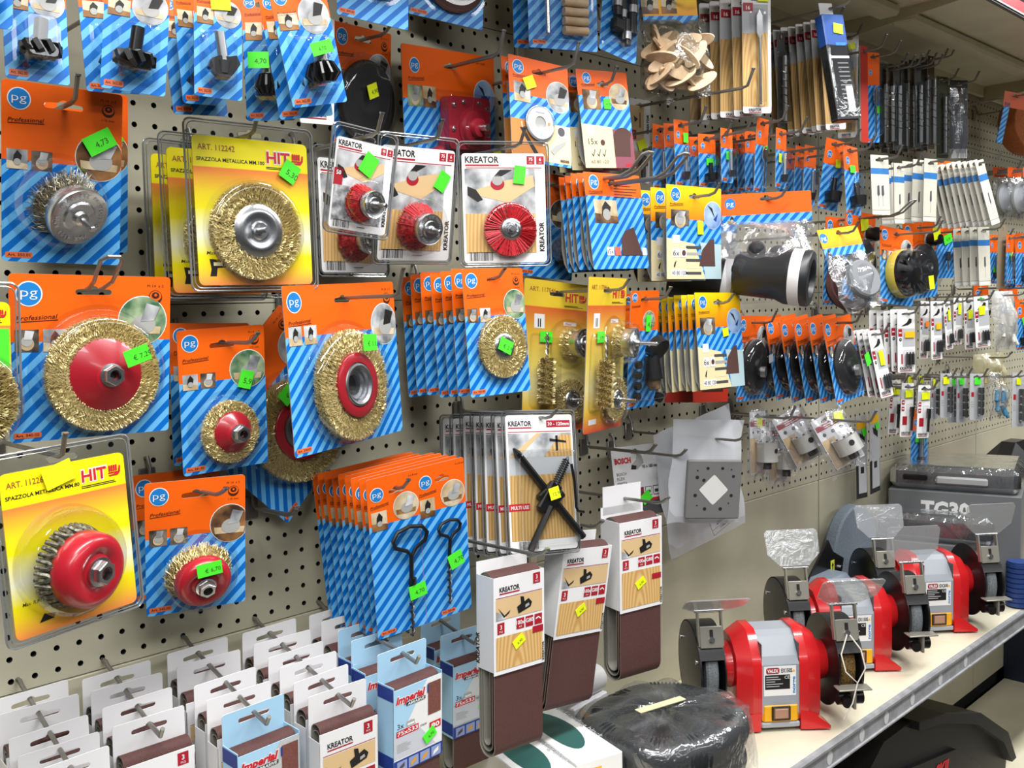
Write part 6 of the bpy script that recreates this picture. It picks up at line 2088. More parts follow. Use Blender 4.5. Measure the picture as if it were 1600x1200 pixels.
# paper sheet pack with red lettering
loc, rot, W, H = P('bosch')
t = thing('sanding_sheet_pack', 'white paper sheet pack with red lettering above the rightmost long belt, green sticker', 'sanding sheets', loc, rot)
def deco_b(mb):
    x0 = -W / 2
    mb.rect(x0, -H, W / 2, -H * .80, DGREY, 1)
    mb.rect(x0, -H * .80, W / 2, -H * .765, RED2, 2)
    mb.text('BOSCH', x0 + W * .05, -H * .235, H * .075, RED2, 1, bold=.05, width=W * .34)
    for k, s in enumerate(('BOSCH', 'FLEX', 'MAKITA', 'METABO')):
        mb.text(s, x0 + W * .07, -H * (.40 + .065 * k), H * .040, DGREY, 1, width=W * (.20 if k != 1 else .16))
    mb.text('93 x 180 mm', W * .12, -H * .335, H * .045, BLACK, 1, bold=.02, width=W * .34)
    mb.poly([(-W * .10, -H * .32), (W * .02, -H * .34), (W * .16, -H * .26), (W * .12, -H * .14), (W * .04, -H * .10), (0, -H * .2), (-W * .1, -H * .27)], STEELP, 1)
    mb.poly([(-W * .12, -H * .33), (-W * .02, -H * .34), (0, -H * .29), (-W * .1, -H * .27)], BLACK, 2)
    for k in range(5):
        mb.rect(x0 + W * (.12 + .17 * k), -H * .73, x0 + W * (.26 + .17 * k), -H * .60, BLACK, 1)
        mb.rect(x0 + W * (.13 + .17 * k), -H * .72, x0 + W * (.25 + .17 * k), -H * .61, (WHITE, WHITE, RED, WHITE, WHITE)[k], 2)
        mb.rect(x0 + W * (.15 + .17 * k), -H * .69, x0 + W * (.23 + .17 * k), -H * .65, DGREY, 3)
    mb.text('80', x0 + W * .83, -H * .70, H * .05, BLACK, 4, width=W * .07)
card('card', W, H, WHITE_MATT, WHITE_MATT, 1.0, t, True, -.012, .022, .004, .002, deco=lambda mb: (lambda o: (deco_b(o), mb.add([(a, b - .0017, c) for a, b, c in o.v], [], BLACK), [(mb.f.append(tuple(i + len(mb.v) - len(o.v) for i in f)), mb.m.append(mb.mi(o.mats[m_])), mb.s.append(False)) for f, m_ in zip(o.f, o.m)]))(MB()))
sticker(t, W * .12, -H * .75, .024, .018, .5, -.0045, txt='')
q = wpt('bosch', 0, 0, -.0115)
hook(q.x, q.z, -.165, 'wire hook in front of the white paper pack with red lettering', 'up', .0026, .012, .006)
hook(.958, 1.312, -.155, 'empty wire hook left of the white paper sheet pack', 'up', .0030, .014, .008)
# grey sanding plate in a white bag
loc, rot, W, H = P('plate_bag')
loc2, rot2, W2, H2 = P('plate')
t = thing('sanding_plate_bag', 'milky white bag with grey perforated sanding plate and pale diamond on it', 'bag', loc, rot)
poly_bag(t, W, .0, -H, .014, POLYM, 4, wr=.0022)
mb = MB()
mb.box((0, -.004, 0), (W2, .008, H2), mat('grey_foam_plate', hx('6e6e6e'), .65), bevel=.002)
mb.poly([(.030 * math.cos(a), .033 * math.sin(a)) for a in [k * PI / 2 for k in range(4)]], WHITE_MATT, y=-.0085) if False else None
pts = []
for k in range(4):
    for j in (-1, 0, 1):
        a = k * PI / 2 + j * .16
        r_ = .0255 - abs(j) * .0025
        pts.append((r_ * math.cos(a), r_ * 1.05 * math.sin(a)))
mb.poly(pts, mat('velcro_white', hx('d4d4d2'), .8), y=-.0084)
for (a, b, r_) in ((-.012, .038, .0028), (.014, .038, .0028), (-.030, .022, .0032), (-.018, .017, .0030), (.034, .024, .0028), (-.032, -.010, .0032), (.032, -.010, .0030), (-.014, -.034, .0032), (.014, -.034, .0032), (-.030, .034, .0014), (.030, .036, .0014), (-.028, -.028, .0014), (.028, -.024, .0014)):
    mb.add([(a + r_ * math.cos(2 * PI * k / 12), -.0083, b + r_ * math.sin(2 * PI * k / 12)) for k in range(12)], [tuple(range(12))], VOID)
Mi = (Euler(rot, 'XYZ').to_matrix().to_4x4()); Mi.translation = Vector(loc)
c2 = wpt('plate', 0, 0, -H2 / 2)
lc = Mi.inverted() @ c2
mb.build('sanding_plate', t, loc=(lc.x, -.016, lc.z))
q = wpt('plate_bag', 0, 0, -.018)
hook(q.x, q.z - .016, q.y - .07, 'wire hook pushed through the milky bag with the grey plate', 'up', .0024, .014, .01)
loc, rot, W, H = P('plate_bag_b')
t = thing('sanding_plate_bag', 'tilted milky bag hanging lower behind, black printed box upside down on it', 'bag', loc, rot)
poly_bag(t, W, .0, -H, .022, POLYM, 9, wr=.003)
mb = MB()
M = Matrix.Translation((.022, -.020, -H * .84)) @ Matrix.Rotation(PI - .25, 4, 'Y')
mb.rect(-.028, -.016, .028, -.0152, BLACK, M=M, y=0); mb.rect(-.028, .0152, .028, .016, BLACK, M=M, y=0)
mb.rect(-.028, -.016, -.0272, .016, BLACK, M=M, y=0); mb.rect(.0272, -.016, .028, .016, BLACK, M=M, y=0)
mb.rect(-.028, .004, .028, .0046, BLACK, M=M, y=0)
mb.text('DEWALT', -.012, -.006, .006, BLACK, M=M, y=0, bold=.05, width=.026)
mb.text('DT3011', -.010, .006, .005, BLACK, M=M, y=0, bold=.03, width=.018)
mb.build('bag_print', t)

# ---------------------------------------------------------------- narrow packs
SILV = mat('chromed_steel', (.78, .79, .8), .18, 1.0)
ORNG_SH = mat('print_orange_card', hx('e05818'), .4)
def narrow_pg(t, W, H, kind=0):
    card('card', W, H, frac=.36, parent=t, slot_z=-.010, slot_w=W * .45, r=.002, deco=lambda mb: (roundel(mb, -W * .24, -H * .22, W * .13), art_label(mb, -W / 2 + .002, -H + .003, W * .4, .005, 'Art. 360')))
    mb = MB()
    if kind == 0:
        mb.cyl((0, -.008, -H * .42), (0, -.008, -H * .9), W * .09, STEEL_D, 10)
        mb.cyl((0, -.008, -H * .78), (0, -.008, -H * .9), W * .17, DARKSTEEL, 12, W * .1)
    elif kind == 1:
        mb.cyl((0, -.009, -H * .55), (0, -.009, -H * .75), W * .10, BLACKPL, 10)
        mb.cyl((0, -.010, -H * .75), (0, -.011, -H * .88), W * .30, BLACKPL, 16, W * .26)
    else:
        mb.cyl((0, -.007, -H * .40), (0, -.007, -H * .93), W * .045, SILV, 8)
        mb.prism([(-W * .2, -H * .44), (0, -H * .38), (W * .2, -H * .44), (W * .2, -H * .54), (0, -H * .60), (-W * .2, -H * .54)], -.0085, -.0065, SILV)
    mb.build('drill_bit', t)
    pillow(t, -W * .34, -H * .95, W * .34, -H * .37, .016, BLISTER, .85)
def narrow_white(t, W, H, st=None):
    def deco(mb):
        mb.poly([(-W * .30, -H * .26), (W * .02, -H * .20), (W * .18, -H * .13), (W * .32, -H * .14), (W * .30, -H * .20), (W * .10, -H * .24), (-W * .1, -H * .25)], BLACK, 1)
        mb.rect(-W * .48, -H * .292, W * .48, -H * .288, GREYP, 1)
        mb.rect(-W * .46, -H * .42, -W * .24, -H * .30, RED, 2)
        mb.rect(-W * .42, -H * .37, -W * .28, -H * .35, WHITE, 3)
        mb.disc(-W * .34, -H * .47, W * .075, BLACK, 2, 14)
        mb.rect(-W * .37, -H * .474, -W * .31, -H * .466, WHITE, 3)
        mb.rect(-W * .345, -H * .482, -W * .335, -H * .458, WHITE, 3)
        mb.rect(-W * .22, -H * .58, W * .48, -H * .30, GREYP, 1)
        mb.rect(-W * .30, -H * .86, -W * .22, -H * .70, RED, 2)
        kreator_word(mb, -W * .38, -H * .955, W * .125, 2)
    card('card', W, H, WHITE, WHITE, 1.0, t, True, -.009, W * .5, .0010, .003, deco=deco)
    mb = MB()
    for q in (-.04, .14, .30):
        mb.cyl((W * q, -.005, -H * .70), (W * q, -.005, -H * .875), W * .075, DARKSTEEL, 6)
        mb.cyl((W * q, -.005, -H * .70), (W * q, -.005, -H * .67), W * .05, DARKSTEEL, 6, W * .03)
    mb.build('screw_bits', t)
    pillow(t, -W * .16, -H * .89, W * .42, -H * .65, .010, BLISTER, .9, rr=.003, flange=.002)
def narrow_holder(t, W, H):
    def deco(mb):
        mb.rect(-W * .44, -H * .40, -W * .22, -H * .32, RED, 2)
        mb.rect(-W * .44, -H * .52, -W * .22, -H * .44, RED, 2)
        mb.rect(-W * .40, -H * .37, -W * .26, -H * .35, WHITE, 3)
        mb.rect(-W * .40, -H * .49, -W * .26, -H * .47, WHITE, 3)
        mb.rect(-W * .34, -H * .78, W * .02, -H * .62, RED, 2)
        mb.rect(-W * .48, -H * .30, W * .48, -H * .12, GREYP, 1)
        kreator_word(mb, -W * .38, -H * .95, W * .125, 2)
    card('card', W, H, WHITE, WHITE, 1.0, t, True, -.009, W * .5, .0010, .003, deco=deco)
    mb = MB()
    mb.cyl((W * .20, -.008, -H * .44), (W * .20, -.008, -H * .62), W * .12, BLACKPL, 12)
    mb.cyl((W * .20, -.008, -H * .62), (W * .18, -.008, -H * .88), W * .075, BLACKPL, 8)
    mb.build('bit_holder', t)
    pillow(t, -W * .02, -H * .92, W * .42, -H * .40, .016, BLISTER, .9, rr=.003, flange=.002)
def narrow_clear(t, W, H):
    def deco(mb):
        mb.rect(-W * .4, -H * .5, -W * .2, -H * .4, RED, 1)
        lines(mb, -W * .42, -H * .62, W * .25, 3, .006, STEELP, 1, .002)
    card('card', W, H, GREYP, GREYP, 1.0, t, True, -.009, W * .5, .0010, .003, deco=deco)
    mb = MB()
    for k in range(4):
        z = -H * (.30 + .15 * k)
        mb.cyl((W * .12, -.009, z), (W * .12, -.009, z - H * .12), W * .16, DARKSTEEL, 12)
        mb.cyl((W * .12, -.009, z - H * .12), (W * .12, -.009, z - H * .145), W * .13, SILV, 12)
    mb.build('sockets', t)
    pillow(t, -W * .14, -H * .96, W * .40, -H * .22, .020, BLISTER, .92, rr=.003, flange=.002)
def narrow_blade(t, W, H, band=.24, kn=2):
    BLUEB = mat('print_band_blue', hx('2c78c0'), .45)
    PALE = mat('blade_card_pale', hx('d6d4c6'), .5)
    def deco(mb):
        mb.rect(-W / 2, -H * (band + .10), W / 2, -H * band, BLUEB, 1)
        mb.text('BLADE', -W * .3, -H * (band + .08), H * .05, NAVY, 2, bold=.02, width=W * .5) if False else None
        for k in range(kn):
            x = (-.12 + .24 * k) * W if kn > 1 else .05 * W
            mb.poly([(x - W * .06, -H * .52), (x + W * .06, -H * .50), (x + W * .08, -H * .66), (x - W * .01, -H * .70), (x - W * .07, -H * .66)], DGREY, 1)
            mb.rect(x - W * .02, -H * .86, x + W * .02, -H * .68, STEELP, 1)
        mb.rect(-W / 2, -H * .925, W / 2, -H * .92, BLACK, 1)
        mb.rect(-W * .4, -H * .98, W * .3, -H * .94, WHITE, 1)
    card('card', W, H, PALE, PALE, 1.0, t, True, -.011, W * .45, .0016, .002, deco=deco)
def narrow_tube(t, W, H, col=None):
    card('card', W, H, col or DGREY, col or DGREY, 1.0, t, True, -.010, W * .5, .0010, .002)
    mb = MB()
    mb.cyl((0, -.008, -H * .25), (0, -.008, -H * .94), min(W * .2, .005), STEEL_D, 8)
    p_ = [(min(W * .22, .0056) * math.cos(k * .8), -.008 + min(W * .22, .0056) * math.sin(k * .8), -H * .30 - H * .5 * k / 50) for k in range(51)]
    mb.tube(p_, .0012, SILV, 5)
    mb.build('drill_bit', t)
    pillow(t, -W * .42, -H * .97, W * .42, -H * .20, .016, CLAM, .95, rr=.003, flange=.001)
def spade(t, W, H, flat=False):
    def deco(mb):
        mb.rect(-W / 2, -H * .945, W * .40, -H * .33, WOODP, 1)
        mb.rect(-W / 2, -H * .33, W * .40, -H * .10, GREYP, 1)
        mb.rect(-W * .46, -H * .16, -W * .12, -H * .09, RED, 2)
        mb.text('16', -W * .36, -H * .145, H * .03, WHITE, 3, bold=.03, width=W * .14)
        mb.rect(-W * .48, -H * .34, -W * .2, -H * .28, GREYP, 2)
        mb.rect(W * .40, -H * .95, W * .5, 0, WHITE, 2)
        for k in range(12):
            mb.rect(W * .43, -H * (.18 + .06 * k), W * .46, -H * (.178 + .06 * k), DGREY, 3)
        kreator_word(mb, -W * .30, -H * .982, H * .022, 3)
    card('card', W, H, WHITE, WHITE, 1.0, t, True, -.012, W * .4, .0012, .004, deco=deco)
    mb = MB()
    mb.cyl((W * .05, -.006, -H * .38), (W * .05, -.006, -H * .93), .0032, SILV, 10)
    mb.prism([(W * .05, -H * .15), (W * .15, -H * .20), (W * .15, -H * .34), (W * .08, -H * .38), (W * .02, -H * .38), (-W * .05, -H * .34), (-W * .05, -H * .20)], -.007, -.005, SILV)
    mb.build('spade_bit', t)
    pillow(t, -W * .18, -H * .94, W * .26, -H * .15, .012, BLISTER, .9, rr=.006)
def side_stack(key, name, mk, labels, cat, group, n=1, dy=.015, dz=0.0, jit=.02, st=None, seed=1, hooklab=None, over=.04, hstyle='up'):
    def make(lab, l, r, W, H, g):
        t = thing(name, lab, cat, l, r, g)
        mk(t, W, H)
        return t
    f = stack(key, n, dy, dz, make, labels, group, jit=jit, seed=seed)
    W, H = POSE[key][6:8]
    if st:
        m, fx, fz, w, h, rt = st
        sticker(f, W * fx, -H * fz, w, h, rt, -.0032 if name != 'bit_holder_pack' else -.003, m, '')
    if hooklab:
        card_hook(key, hooklab, over, hstyle, slot_z=-.009)
    return f
G, Yl, Am = GREEN_ST, YEL_ST, ORA_ST
# hole saw bags
def mk_holesaw(t, W, H, big=False):
    def deco(mb):
        mb.rect(-W * .46, -H * .24, W * .46, -H * .14, RED, 1)
        lines(mb, -W * .2, -H * .18, W * .5, 2, .004, WHITE, 2, .0015)
        mb.rect(-W * .48, -H * .98, -W * .05, -H * .42, TAN, 1)
        for k in range(3):
            mb.disc(-W * .3 + W * .3 * k, -H * .33, W * .06, DGREY, 1, 12)
    card('card', W, H, WHITE_MATT, WHITE_MATT, 1.0, t, True, -.010, W * .4, .001, .002, deco=deco)
    k = 1.0 if not big else 1.1
    mb = MB()
    cz = -H * .62
    R_ = W * .40
    M = Matrix.Translation((W * .10, -.018, cz)) @ Matrix.Rotation(PI / 2, 4, 'X')
    mb.lathe([(R_ * .5, H * .18), (R_, H * .18), (R_, -H * .12), (R_ * 1.04, -H * .13), (R_ * .9, -H * .12), (R_ * .9, H * .1)], mat('saw_nickel', (.62, .62, .6), .4, .55), 28, M)
    mb.cyl((W * .10, -.018 - R_, cz), (W * .10, -.019 - R_, cz), R_ * .22, BLACK, 12)
    mb.cyl((W * .10, -.018, cz - H * .12), (W * .10, -.018, cz - H * .30), R_ * .4, DARKSTEEL, 10)
    for q in range(10):
        a = 2 * PI * q / 10
        mb.box((W * .10 + R_ * .97 * math.cos(a), -.018 + R_ * .97 * math.sin(a), cz + H * .15), (R_ * .16, R_ * .16, H * .03), SILV)
    mb.build('hole_saw', t)
    poly_bag(t, W * 1.15, .004, -H * 1.12, .045, POLY, 3, flare=.25)
side_stack('hs1', 'hole_saw_bag', mk_holesaw, lambda k: 'upright clear bag with small hole saw, right beside the milky plate bag', 'hole saw', 'hole saw bags', st=(Yl, .05, .18, .016, .017, .1), hooklab='wire hook of the upright hole saw bag', over=.08)
side_stack('hs2', 'hole_saw_bag', mk_holesaw, lambda k: 'dim clear bag with hole saw, hanging in the middle of the three', 'hole saw', 'hole saw bags', st=(Yl, .15, .16, .016, .015, .1), hooklab='wire hook of the dim hole saw bag', over=.06)
side_stack('hs3', 'hole_saw_bag', lambda t, W, H: mk_holesaw(t, W, H, True), lambda k: ('bright tilted hole saw bag, yellow sticker, hanging in front', 'second hole saw bag just behind the tilted one')[k], 'hole saw', 'hole saw bags', n=2, dy=.085, st=(Yl, .36, .14, .018, .020, -.3), hooklab='dark wire hook across the tilted hole saw bag', over=.10)
for key, lab in (('tool1', 'long narrow black and white tool card hanging on the lower panel'), ('tool2', 'long narrow tool card behind, left of the other, with dark foot')):
    side_stack(key, 'tool_card', lambda t, W, H: card('card', W, H, GREYP, GREYP, 1.0, t, True, -.012, W * .4, deco=lambda mb: (mb.rect(-W * .5, -H, W * .5, -H * .6, BLACK, 0), mb.rect(-W * .28, -H * .94, W * .46, -H * .5, GREYP, 1), mb.poly([(-W * .2, -H * .2), (W * .3, -H * .26), (W * .3, -H * .34), (-W * .1, -H * .28)], BLACK, 2), mb.rect(-W * .1, -H * .70, W * .2, -H * .62, BLACK, 2), mb.rect(-W * .4, -H * .16, W * .4, -H * .06, ORA_ST, 2), mb.text('Aven', -W * .3, -H * .985, H * .03, WHITE, 2, bold=.02, width=W * .6) if False else None)), lambda k, lab=lab: lab, 'tool card', 'narrow tool cards', st=(G, .2, .20, .016, .018, .4))
# screw bit packs
bpl = {
 'bp1': ('front tilted white bit pack of the fan right of the black disc cards', 'tilted white bit pack, %s in its fan', 7, .012, (Yl, .10, .42, .016, .030, .0)),
 'bp2': ('large upright white bit pack with amber sticker, nearest of the bit packs', 'white bit pack behind the large upright one, %s', 5, .016, (Am, .16, .39, .028, .014, 0)),
 'bp3': ('white bit pack with amber sticker in the middle of the bit pack rows', None, 1, .015, (Am, .14, .43, .022, .015, 0)),
 'bp3b': ('white bit pack with orange sticker, just left of the middle one', None, 1, .015, (mat('sticker_orange', hx('f08a28'), .45), .2, .40, .018, .014, 0)),
 'bp4': ('narrow tilted bit pack with yellow strip, between two upright groups', 'thin bit pack behind the tilted one, %s', 2, .015, (Yl, .1, .28, .012, .026, 0)),
 'bp5': ('bit pack with tall yellow sticker, left of the last three', None, 1, .015, (Yl, .12, .24, .014, .026, 0)),
 'bp6': ('bit pack with square yellow sticker, second from the end of its row', None, 1, .015, (Yl, .1, .32, .020, .022, 0)),
 'bp7': ('last and widest white bit pack at the end of its row, yellow sticker', None, 1, .015, (Yl, -.02, .28, .020, .022, 0))}
for key, (l0, ln, n, dy, st) in bpl.items():
    side_stack(key, 'screw_bit_pack', narrow_white, lambda k, l0=l0, ln=ln: l0 if k == 0 else ln % ORD[k], 'screw bits', 'white screw bit packs', n=n, dy=dy, st=st, jit=.03, seed=ord(key[2]), hooklab='wire hook of the ' + ' '.join(l0.split(',')[0].replace('front ', '').split()[:11]), over=.03)
for key, lab in (('lp1', 'leftmost bit holder pack of the lower three, yellow sticker'), ('lp2', 'middle bit holder pack of the lower three, broad yellow sticker'), ('lp3', 'rightmost bit holder pack of the lower three, pale sticker')):
    side_stack(key, 'bit_holder_pack', narrow_holder, lambda k, lab=lab: lab, 'bit holder', 'bit holder packs', st=(Yl, .06, .20, .026, .017, .05), hooklab='wire hook of the ' + lab.split(' of')[0], over=.03)
side_stack('teal', 'jigsaw_blade_pack', narrow_pg, lambda k: 'teal and orange card hanging lowest, below the bit holder packs', 'blade pack', None, st=(G, .0, .50, .040, .014, 0))
for key, lab, m in (('cp1', 'clear socket pack just right of the bit holder packs', Yl), ('cp2', 'clear socket pack with yellow sticker and black sockets', Yl), ('cp3', 'clear socket pack with green sticker, first of two behind the widest', G), ('cp4', 'clear socket pack with green sticker, touching the widest one', G), ('cp5', 'widest clear socket pack with green sticker and red lettering', G),
                    ('cp6', 'small grey pack behind, above the bit holder packs on the left', Yl), ('cp7', 'small grey pack behind, above the bit holder packs on the right', Yl), ('cp8', 'tall dark clear pack at the right picture edge', Yl)):
    side_stack(key, 'socket_pack', narrow_clear, lambda k, lab=lab: lab, 'socket pack', 'clear socket packs', n=1, st=(m, -.06 if key != 'cp5' else .0, .16, .020, .018, 0), hooklab='wire hook of the ' + lab.replace('with green sticker', 'tagged green').replace('with yellow sticker', 'tagged yellow'), over=.025)
# jigsaw blade packs
for key, lab, n, dy, kn in (('bl1', 'front slanted white blade card with blue band, bright against the dark', 13, .0135, 1), ('bl2', 'upright pale blade card with blue band, right of the shaded gap', 4, .026, 1), ('bl3', 'broad pale blade card with two blades drawn, leftmost of the blade cards', 1, .02, 2), ('bl3b', 'pale blade card with lower blue band, beside the broad one', 2, .03, 1), ('bl4', 'lower pale blade card with blue band, left of the brown card back', 4, .02, 1)):
    nm = {'bl1': 'slanted white fan', 'bl2': 'upright pale row', 'bl3b': 'row beside the broad one', 'bl4': 'lower pale row'}.get(key, '')
    side_stack(key, 'blade_card', lambda t, W, H, kn=kn: narrow_blade(t, W, H, .22, kn), lambda k, lab=lab, nm=nm: lab if k == 0 else 'blade card, %s in the %s' % ((ORD + ['thirteenth from the front'])[k], nm), 'jigsaw blades', 'blade cards', n=n, dy=dy, jit=.02, seed=len(key) + kn, hooklab='wire hook of the ' + (nm or 'broad pale blade card') + (' of blade cards' if nm else ''), over=.05)
# orange and blue drill cards
pgs = [('pg1', 0, 'front shaded drill card with green sticker, leftmost of the small drill cards', 3, .022, (G, .2, .26, .014, .016, 0)), ('pg2', 1, 'drill card with dark cutter and green sticker on its blister', 2, .02, (G, .1, .52, .016, .012, 0)),
       ('pg2c', 0, 'clear blister drill card with green sticker low down, nearest the long hook', 1, .02, (G, .0, .50, .012, .014, 0)), ('pgd', 0, 'dark drill card, front one of the shaded row in the middle', 5, .018, None),
       ('pg3', 2, 'drill card with white bit and green sticker, below the spade bit packs', 1, .02, (G, .2, .42, .018, .014, .3)), ('pg3b', 0, 'clear drill card with small yellow sticker beside the white bit card', 1, .02, (Yl, -.2, .5, .010, .016, 0)),
       ('pge', 0, 'dark drill card in the shaded row before the two silver bits', 4, .02, None), ('pg4', 1, 'blue drill card with big dark cutter, left of the shiny silver one', 1, .02, (Yl, .2, .33, .014, .016, .1)),
       ('pg5', 1, 'drill card with shiny wrinkled film and green sticker, above the orange headers', 1, .02, (G, .0, .34, .020, .014, .1)), ('pg6', 0, 'small orange and blue card with green sticker between blade cards', 2, .02, (G, .25, .32, .016, .014, 0)),
       ('pg7', 0, 'pinkish drill card with green sticker before the brown card back', 1, .02, (G, .0, .72, .022, .014, 0)), ('pg8', 2, 'drill card with green sticker just right of the brown card back', 1, .02, (G, .1, .44, .022, .018, .3)), ('pg9', 0, 'drill card cut by the right picture edge below the grey bags', 2, .03, None)]
for key, kind, lab, n, dy, st in pgs:
    side_stack(key, 'drill_bit_pack', lambda t, W, H, kind=kind: narrow_pg(t, W, H, kind), lambda k, lab=lab, key=key: lab if k == 0 else {'pg1': 'shaded drill card, %s of the leftmost drill cards', 'pg2': 'drill card behind the dark cutter, %s', 'pgd': 'dark drill card of the middle shaded row, %s', 'pge': 'dark drill card before the silver bits, %s', 'pg6': 'small card behind the green tagged one between blade cards, %s', 'pg9': 'drill card at the right edge, %s'}[key] % ORD[k], 'drill bit', 'small drill cards', n=n, dy=dy, st=st, jit=.04, seed=kind + n, hooklab='wire hook of the ' + lab.split(',')[0].replace('front one', 'first').replace('with green sticker', 'tagged green'), over=.05)
side_stack('brown', 'blank_card', lambda t, W, H: card('card', W, H, mat('brown_board', hx('8a7860'), .7), mat('brown_board'), 1.0, t, True, -.012, W * .4), lambda k: 'plain brown card back turned to the front, between two drill cards', 'card', None)
# spade bits
s1 = side_stack('sp1', 'spade_bit_pack', spade, lambda k: 'front spade bit pack with steel blade over wood print, at the top edge' if k == 0 else 'spade bit pack, %s of the upper row' % ORD[k], 'spade bit', 'upper spade bit packs', n=5, dy=.022, jit=.015, seed=3, st=(Yl, .22, .03, .022, .020, 0), hooklab='wire hook of the upper spade bit packs', over=.03)
side_stack('spx', 'spade_bit_pack', spade, lambda k: 'dim low spade bit pack near the pegboard, behind the wood biscuit bag', 'spade bit', 'low dim spade bit packs')
side_stack('sp2', 'spade_bit_pack', spade, lambda k: 'front wood printed pack of the fanned row, left of the blue topped pack' if k == 0 else 'wood printed pack, %s in the fanned row' % ORD[k], 'spade bit', 'fanned spade bit packs', n=8, dy=.0165, jit=.02, seed=9, hooklab='wire hook of the fanned spade bit packs', over=.03)
side_stack('sp4', 'spade_bit_pack', spade, lambda k: 'wood printed pack behind the blue topped pack, yellow sticker', 'spade bit', 'single spade bit packs', st=(Yl, .1, .13, .020, .014, .3), hooklab='wire hook of the pack behind the blue topped one', over=.03)
loc, rot, W, H = P('sp3')
t = thing('blade_box_pack', 'tilted clear box pack with blue top and yellow sticker, in front of the fan', 'saw blades', loc, rot)
BLUET = mat('print_royal_blue', hx('24509a'), .35)
mb = MB()
mb.box((0, .006, -H * .5), (W, .020, H), mat('clear_box_dark', hx('26282c'), .25), bevel=.002)
mb.box((0, .006, -H * .15), (W + .0008, .0208, H * .30), BLUET, bevel=.002)
mb.rect(-W * .45, -H * .42, W * .45, -H * .395, WHITE, y=-.0048)
mb.rect(-W * .1, -H * .30, W * .4, -H * .27, PGBLUE, y=-.0050)
lines(mb, -W * .2, -H * .45, W * .6, 10, .008, STEELP, 1, .0022)
for f_ in range(10):
    mb.rect(-W * .15, -H * .47 - f_ * .008, W * .35, -H * .47 - f_ * .008 + .0022, STEELP, y=-.0049)
mb.rect(W * .05, -H * .92, W * .38, -H * .68, WHITE, y=-.0050)
mb.build('box', t)
mb = MB()
mb.box((0, .010, .012), (W * .62, .001, .026), WHITE)
mb.build('hang_tab', t)
sticker(t, W * .12, -H * .14, .022, .018, -.15, -.0056, YEL_ST, '')
mb = MB()
mb.box((0, .004, -H * .64), (W + .004, .027, H * .70), CLAM, bevel=.003)
mb.build('clear_sleeve', t)
q = wpt('sp3', 0, .010, .016)
hook(q.x, q.z, q.y - .05, 'wire hook of the blue topped box pack', 'up', .0024, .018, .01)
side_stack('sptube', 'drill_bit_pack', narrow_tube, lambda k: 'slim clear tube with sparkling drill bit between the spade bit rows', 'drill bit', 'slim clear tubes')
# dark upper right
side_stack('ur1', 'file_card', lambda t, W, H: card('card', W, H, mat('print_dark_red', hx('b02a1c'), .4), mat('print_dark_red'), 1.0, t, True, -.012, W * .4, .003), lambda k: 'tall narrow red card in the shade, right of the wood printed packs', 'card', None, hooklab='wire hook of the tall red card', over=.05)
side_stack('ur2', 'spade_bit_pack', lambda t, W, H: narrow_pg(t, W, H, 2), lambda k: 'tall orange and blue pack with pale spade bit, right of the red card', 'spade bit', None, st=(G, .25, .63, .014, .016, 0), hooklab='wire hook of the tall orange spade bit pack', over=.06)
UT = [(1379, 100, 232), (1390, 104, 230), (1401, 102, 236), (1413, 96, 238), (1424, 100, 240), (1434, 102, 232), (1444, 90, 236), (1455, 88, 234)]
for i in range(8):
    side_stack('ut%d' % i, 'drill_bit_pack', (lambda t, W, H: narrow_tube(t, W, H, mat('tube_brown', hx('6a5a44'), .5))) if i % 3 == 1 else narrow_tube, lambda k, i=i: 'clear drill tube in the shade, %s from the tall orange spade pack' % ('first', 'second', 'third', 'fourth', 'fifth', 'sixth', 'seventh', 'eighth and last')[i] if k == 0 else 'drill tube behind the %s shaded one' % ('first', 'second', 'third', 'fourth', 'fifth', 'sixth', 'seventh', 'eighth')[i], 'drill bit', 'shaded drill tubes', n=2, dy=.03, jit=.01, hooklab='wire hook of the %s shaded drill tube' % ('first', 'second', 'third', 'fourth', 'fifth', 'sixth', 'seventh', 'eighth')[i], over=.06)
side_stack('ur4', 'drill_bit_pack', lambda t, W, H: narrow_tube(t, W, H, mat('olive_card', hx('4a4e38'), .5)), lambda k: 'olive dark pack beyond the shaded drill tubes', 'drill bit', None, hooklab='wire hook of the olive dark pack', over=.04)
side_stack('ur5', 'tool_bag', lambda t, W, H: (card('card', W, H, mat('charcoal_card', hx('2e3034'), .45), mat('slate_film', hx('6a7078'), .3), .45, t, True, -.012, W * .4, deco=lambda mb: mb.rect(-W * .5, -H, W * .5, -H * .88, WHITE_MATT, 1)), poly_bag(t, W, -.02, -H, .02, POLY, 6)), lambda k: 'charcoal bag with white foot, hanging before the far upright', 'tool bag', None, hooklab='wire hook of the charcoal bag', over=.05)
loc, rot, W, H = P('wheel')
t = thing('abrasive_belt_roll', 'large rusty orange abrasive roll in the dark at the top right', 'abrasive roll', loc, rot)
mb = MB()
RUST = mottled('rusty_abrasive', hx('9c5426'), hx('b8662e'), 200, .7, 0, .2)
M = Matrix.Translation((W * .1, -.02, -H * .52))
mb.lathe([(.040, -.01), (.085, -.01), (.088, 0), (.088, .05), (.085, .055), (.044, .055), (.040, .045), (.040, -.01)], RUST, 48, M)
mb.build('roll', t)
mb = MB()
mb.lathe([(.046, .0555), (.041, .0560), (.0395, .05), (.0395, .0)], mat('kraft_core', hx('b08a5c'), .7), 40, M)
mb.build('core', t)
loc, rot, W, H = P('tag')
t = thing('strap_tag', 'orange tag with blue striped strap hanging in front of the rusty roll', 'strap', loc, rot)
card('card', W, H, ORNG_SH, ORNG_SH, 1.0, t, True, -.010, .02)
mb = MB()
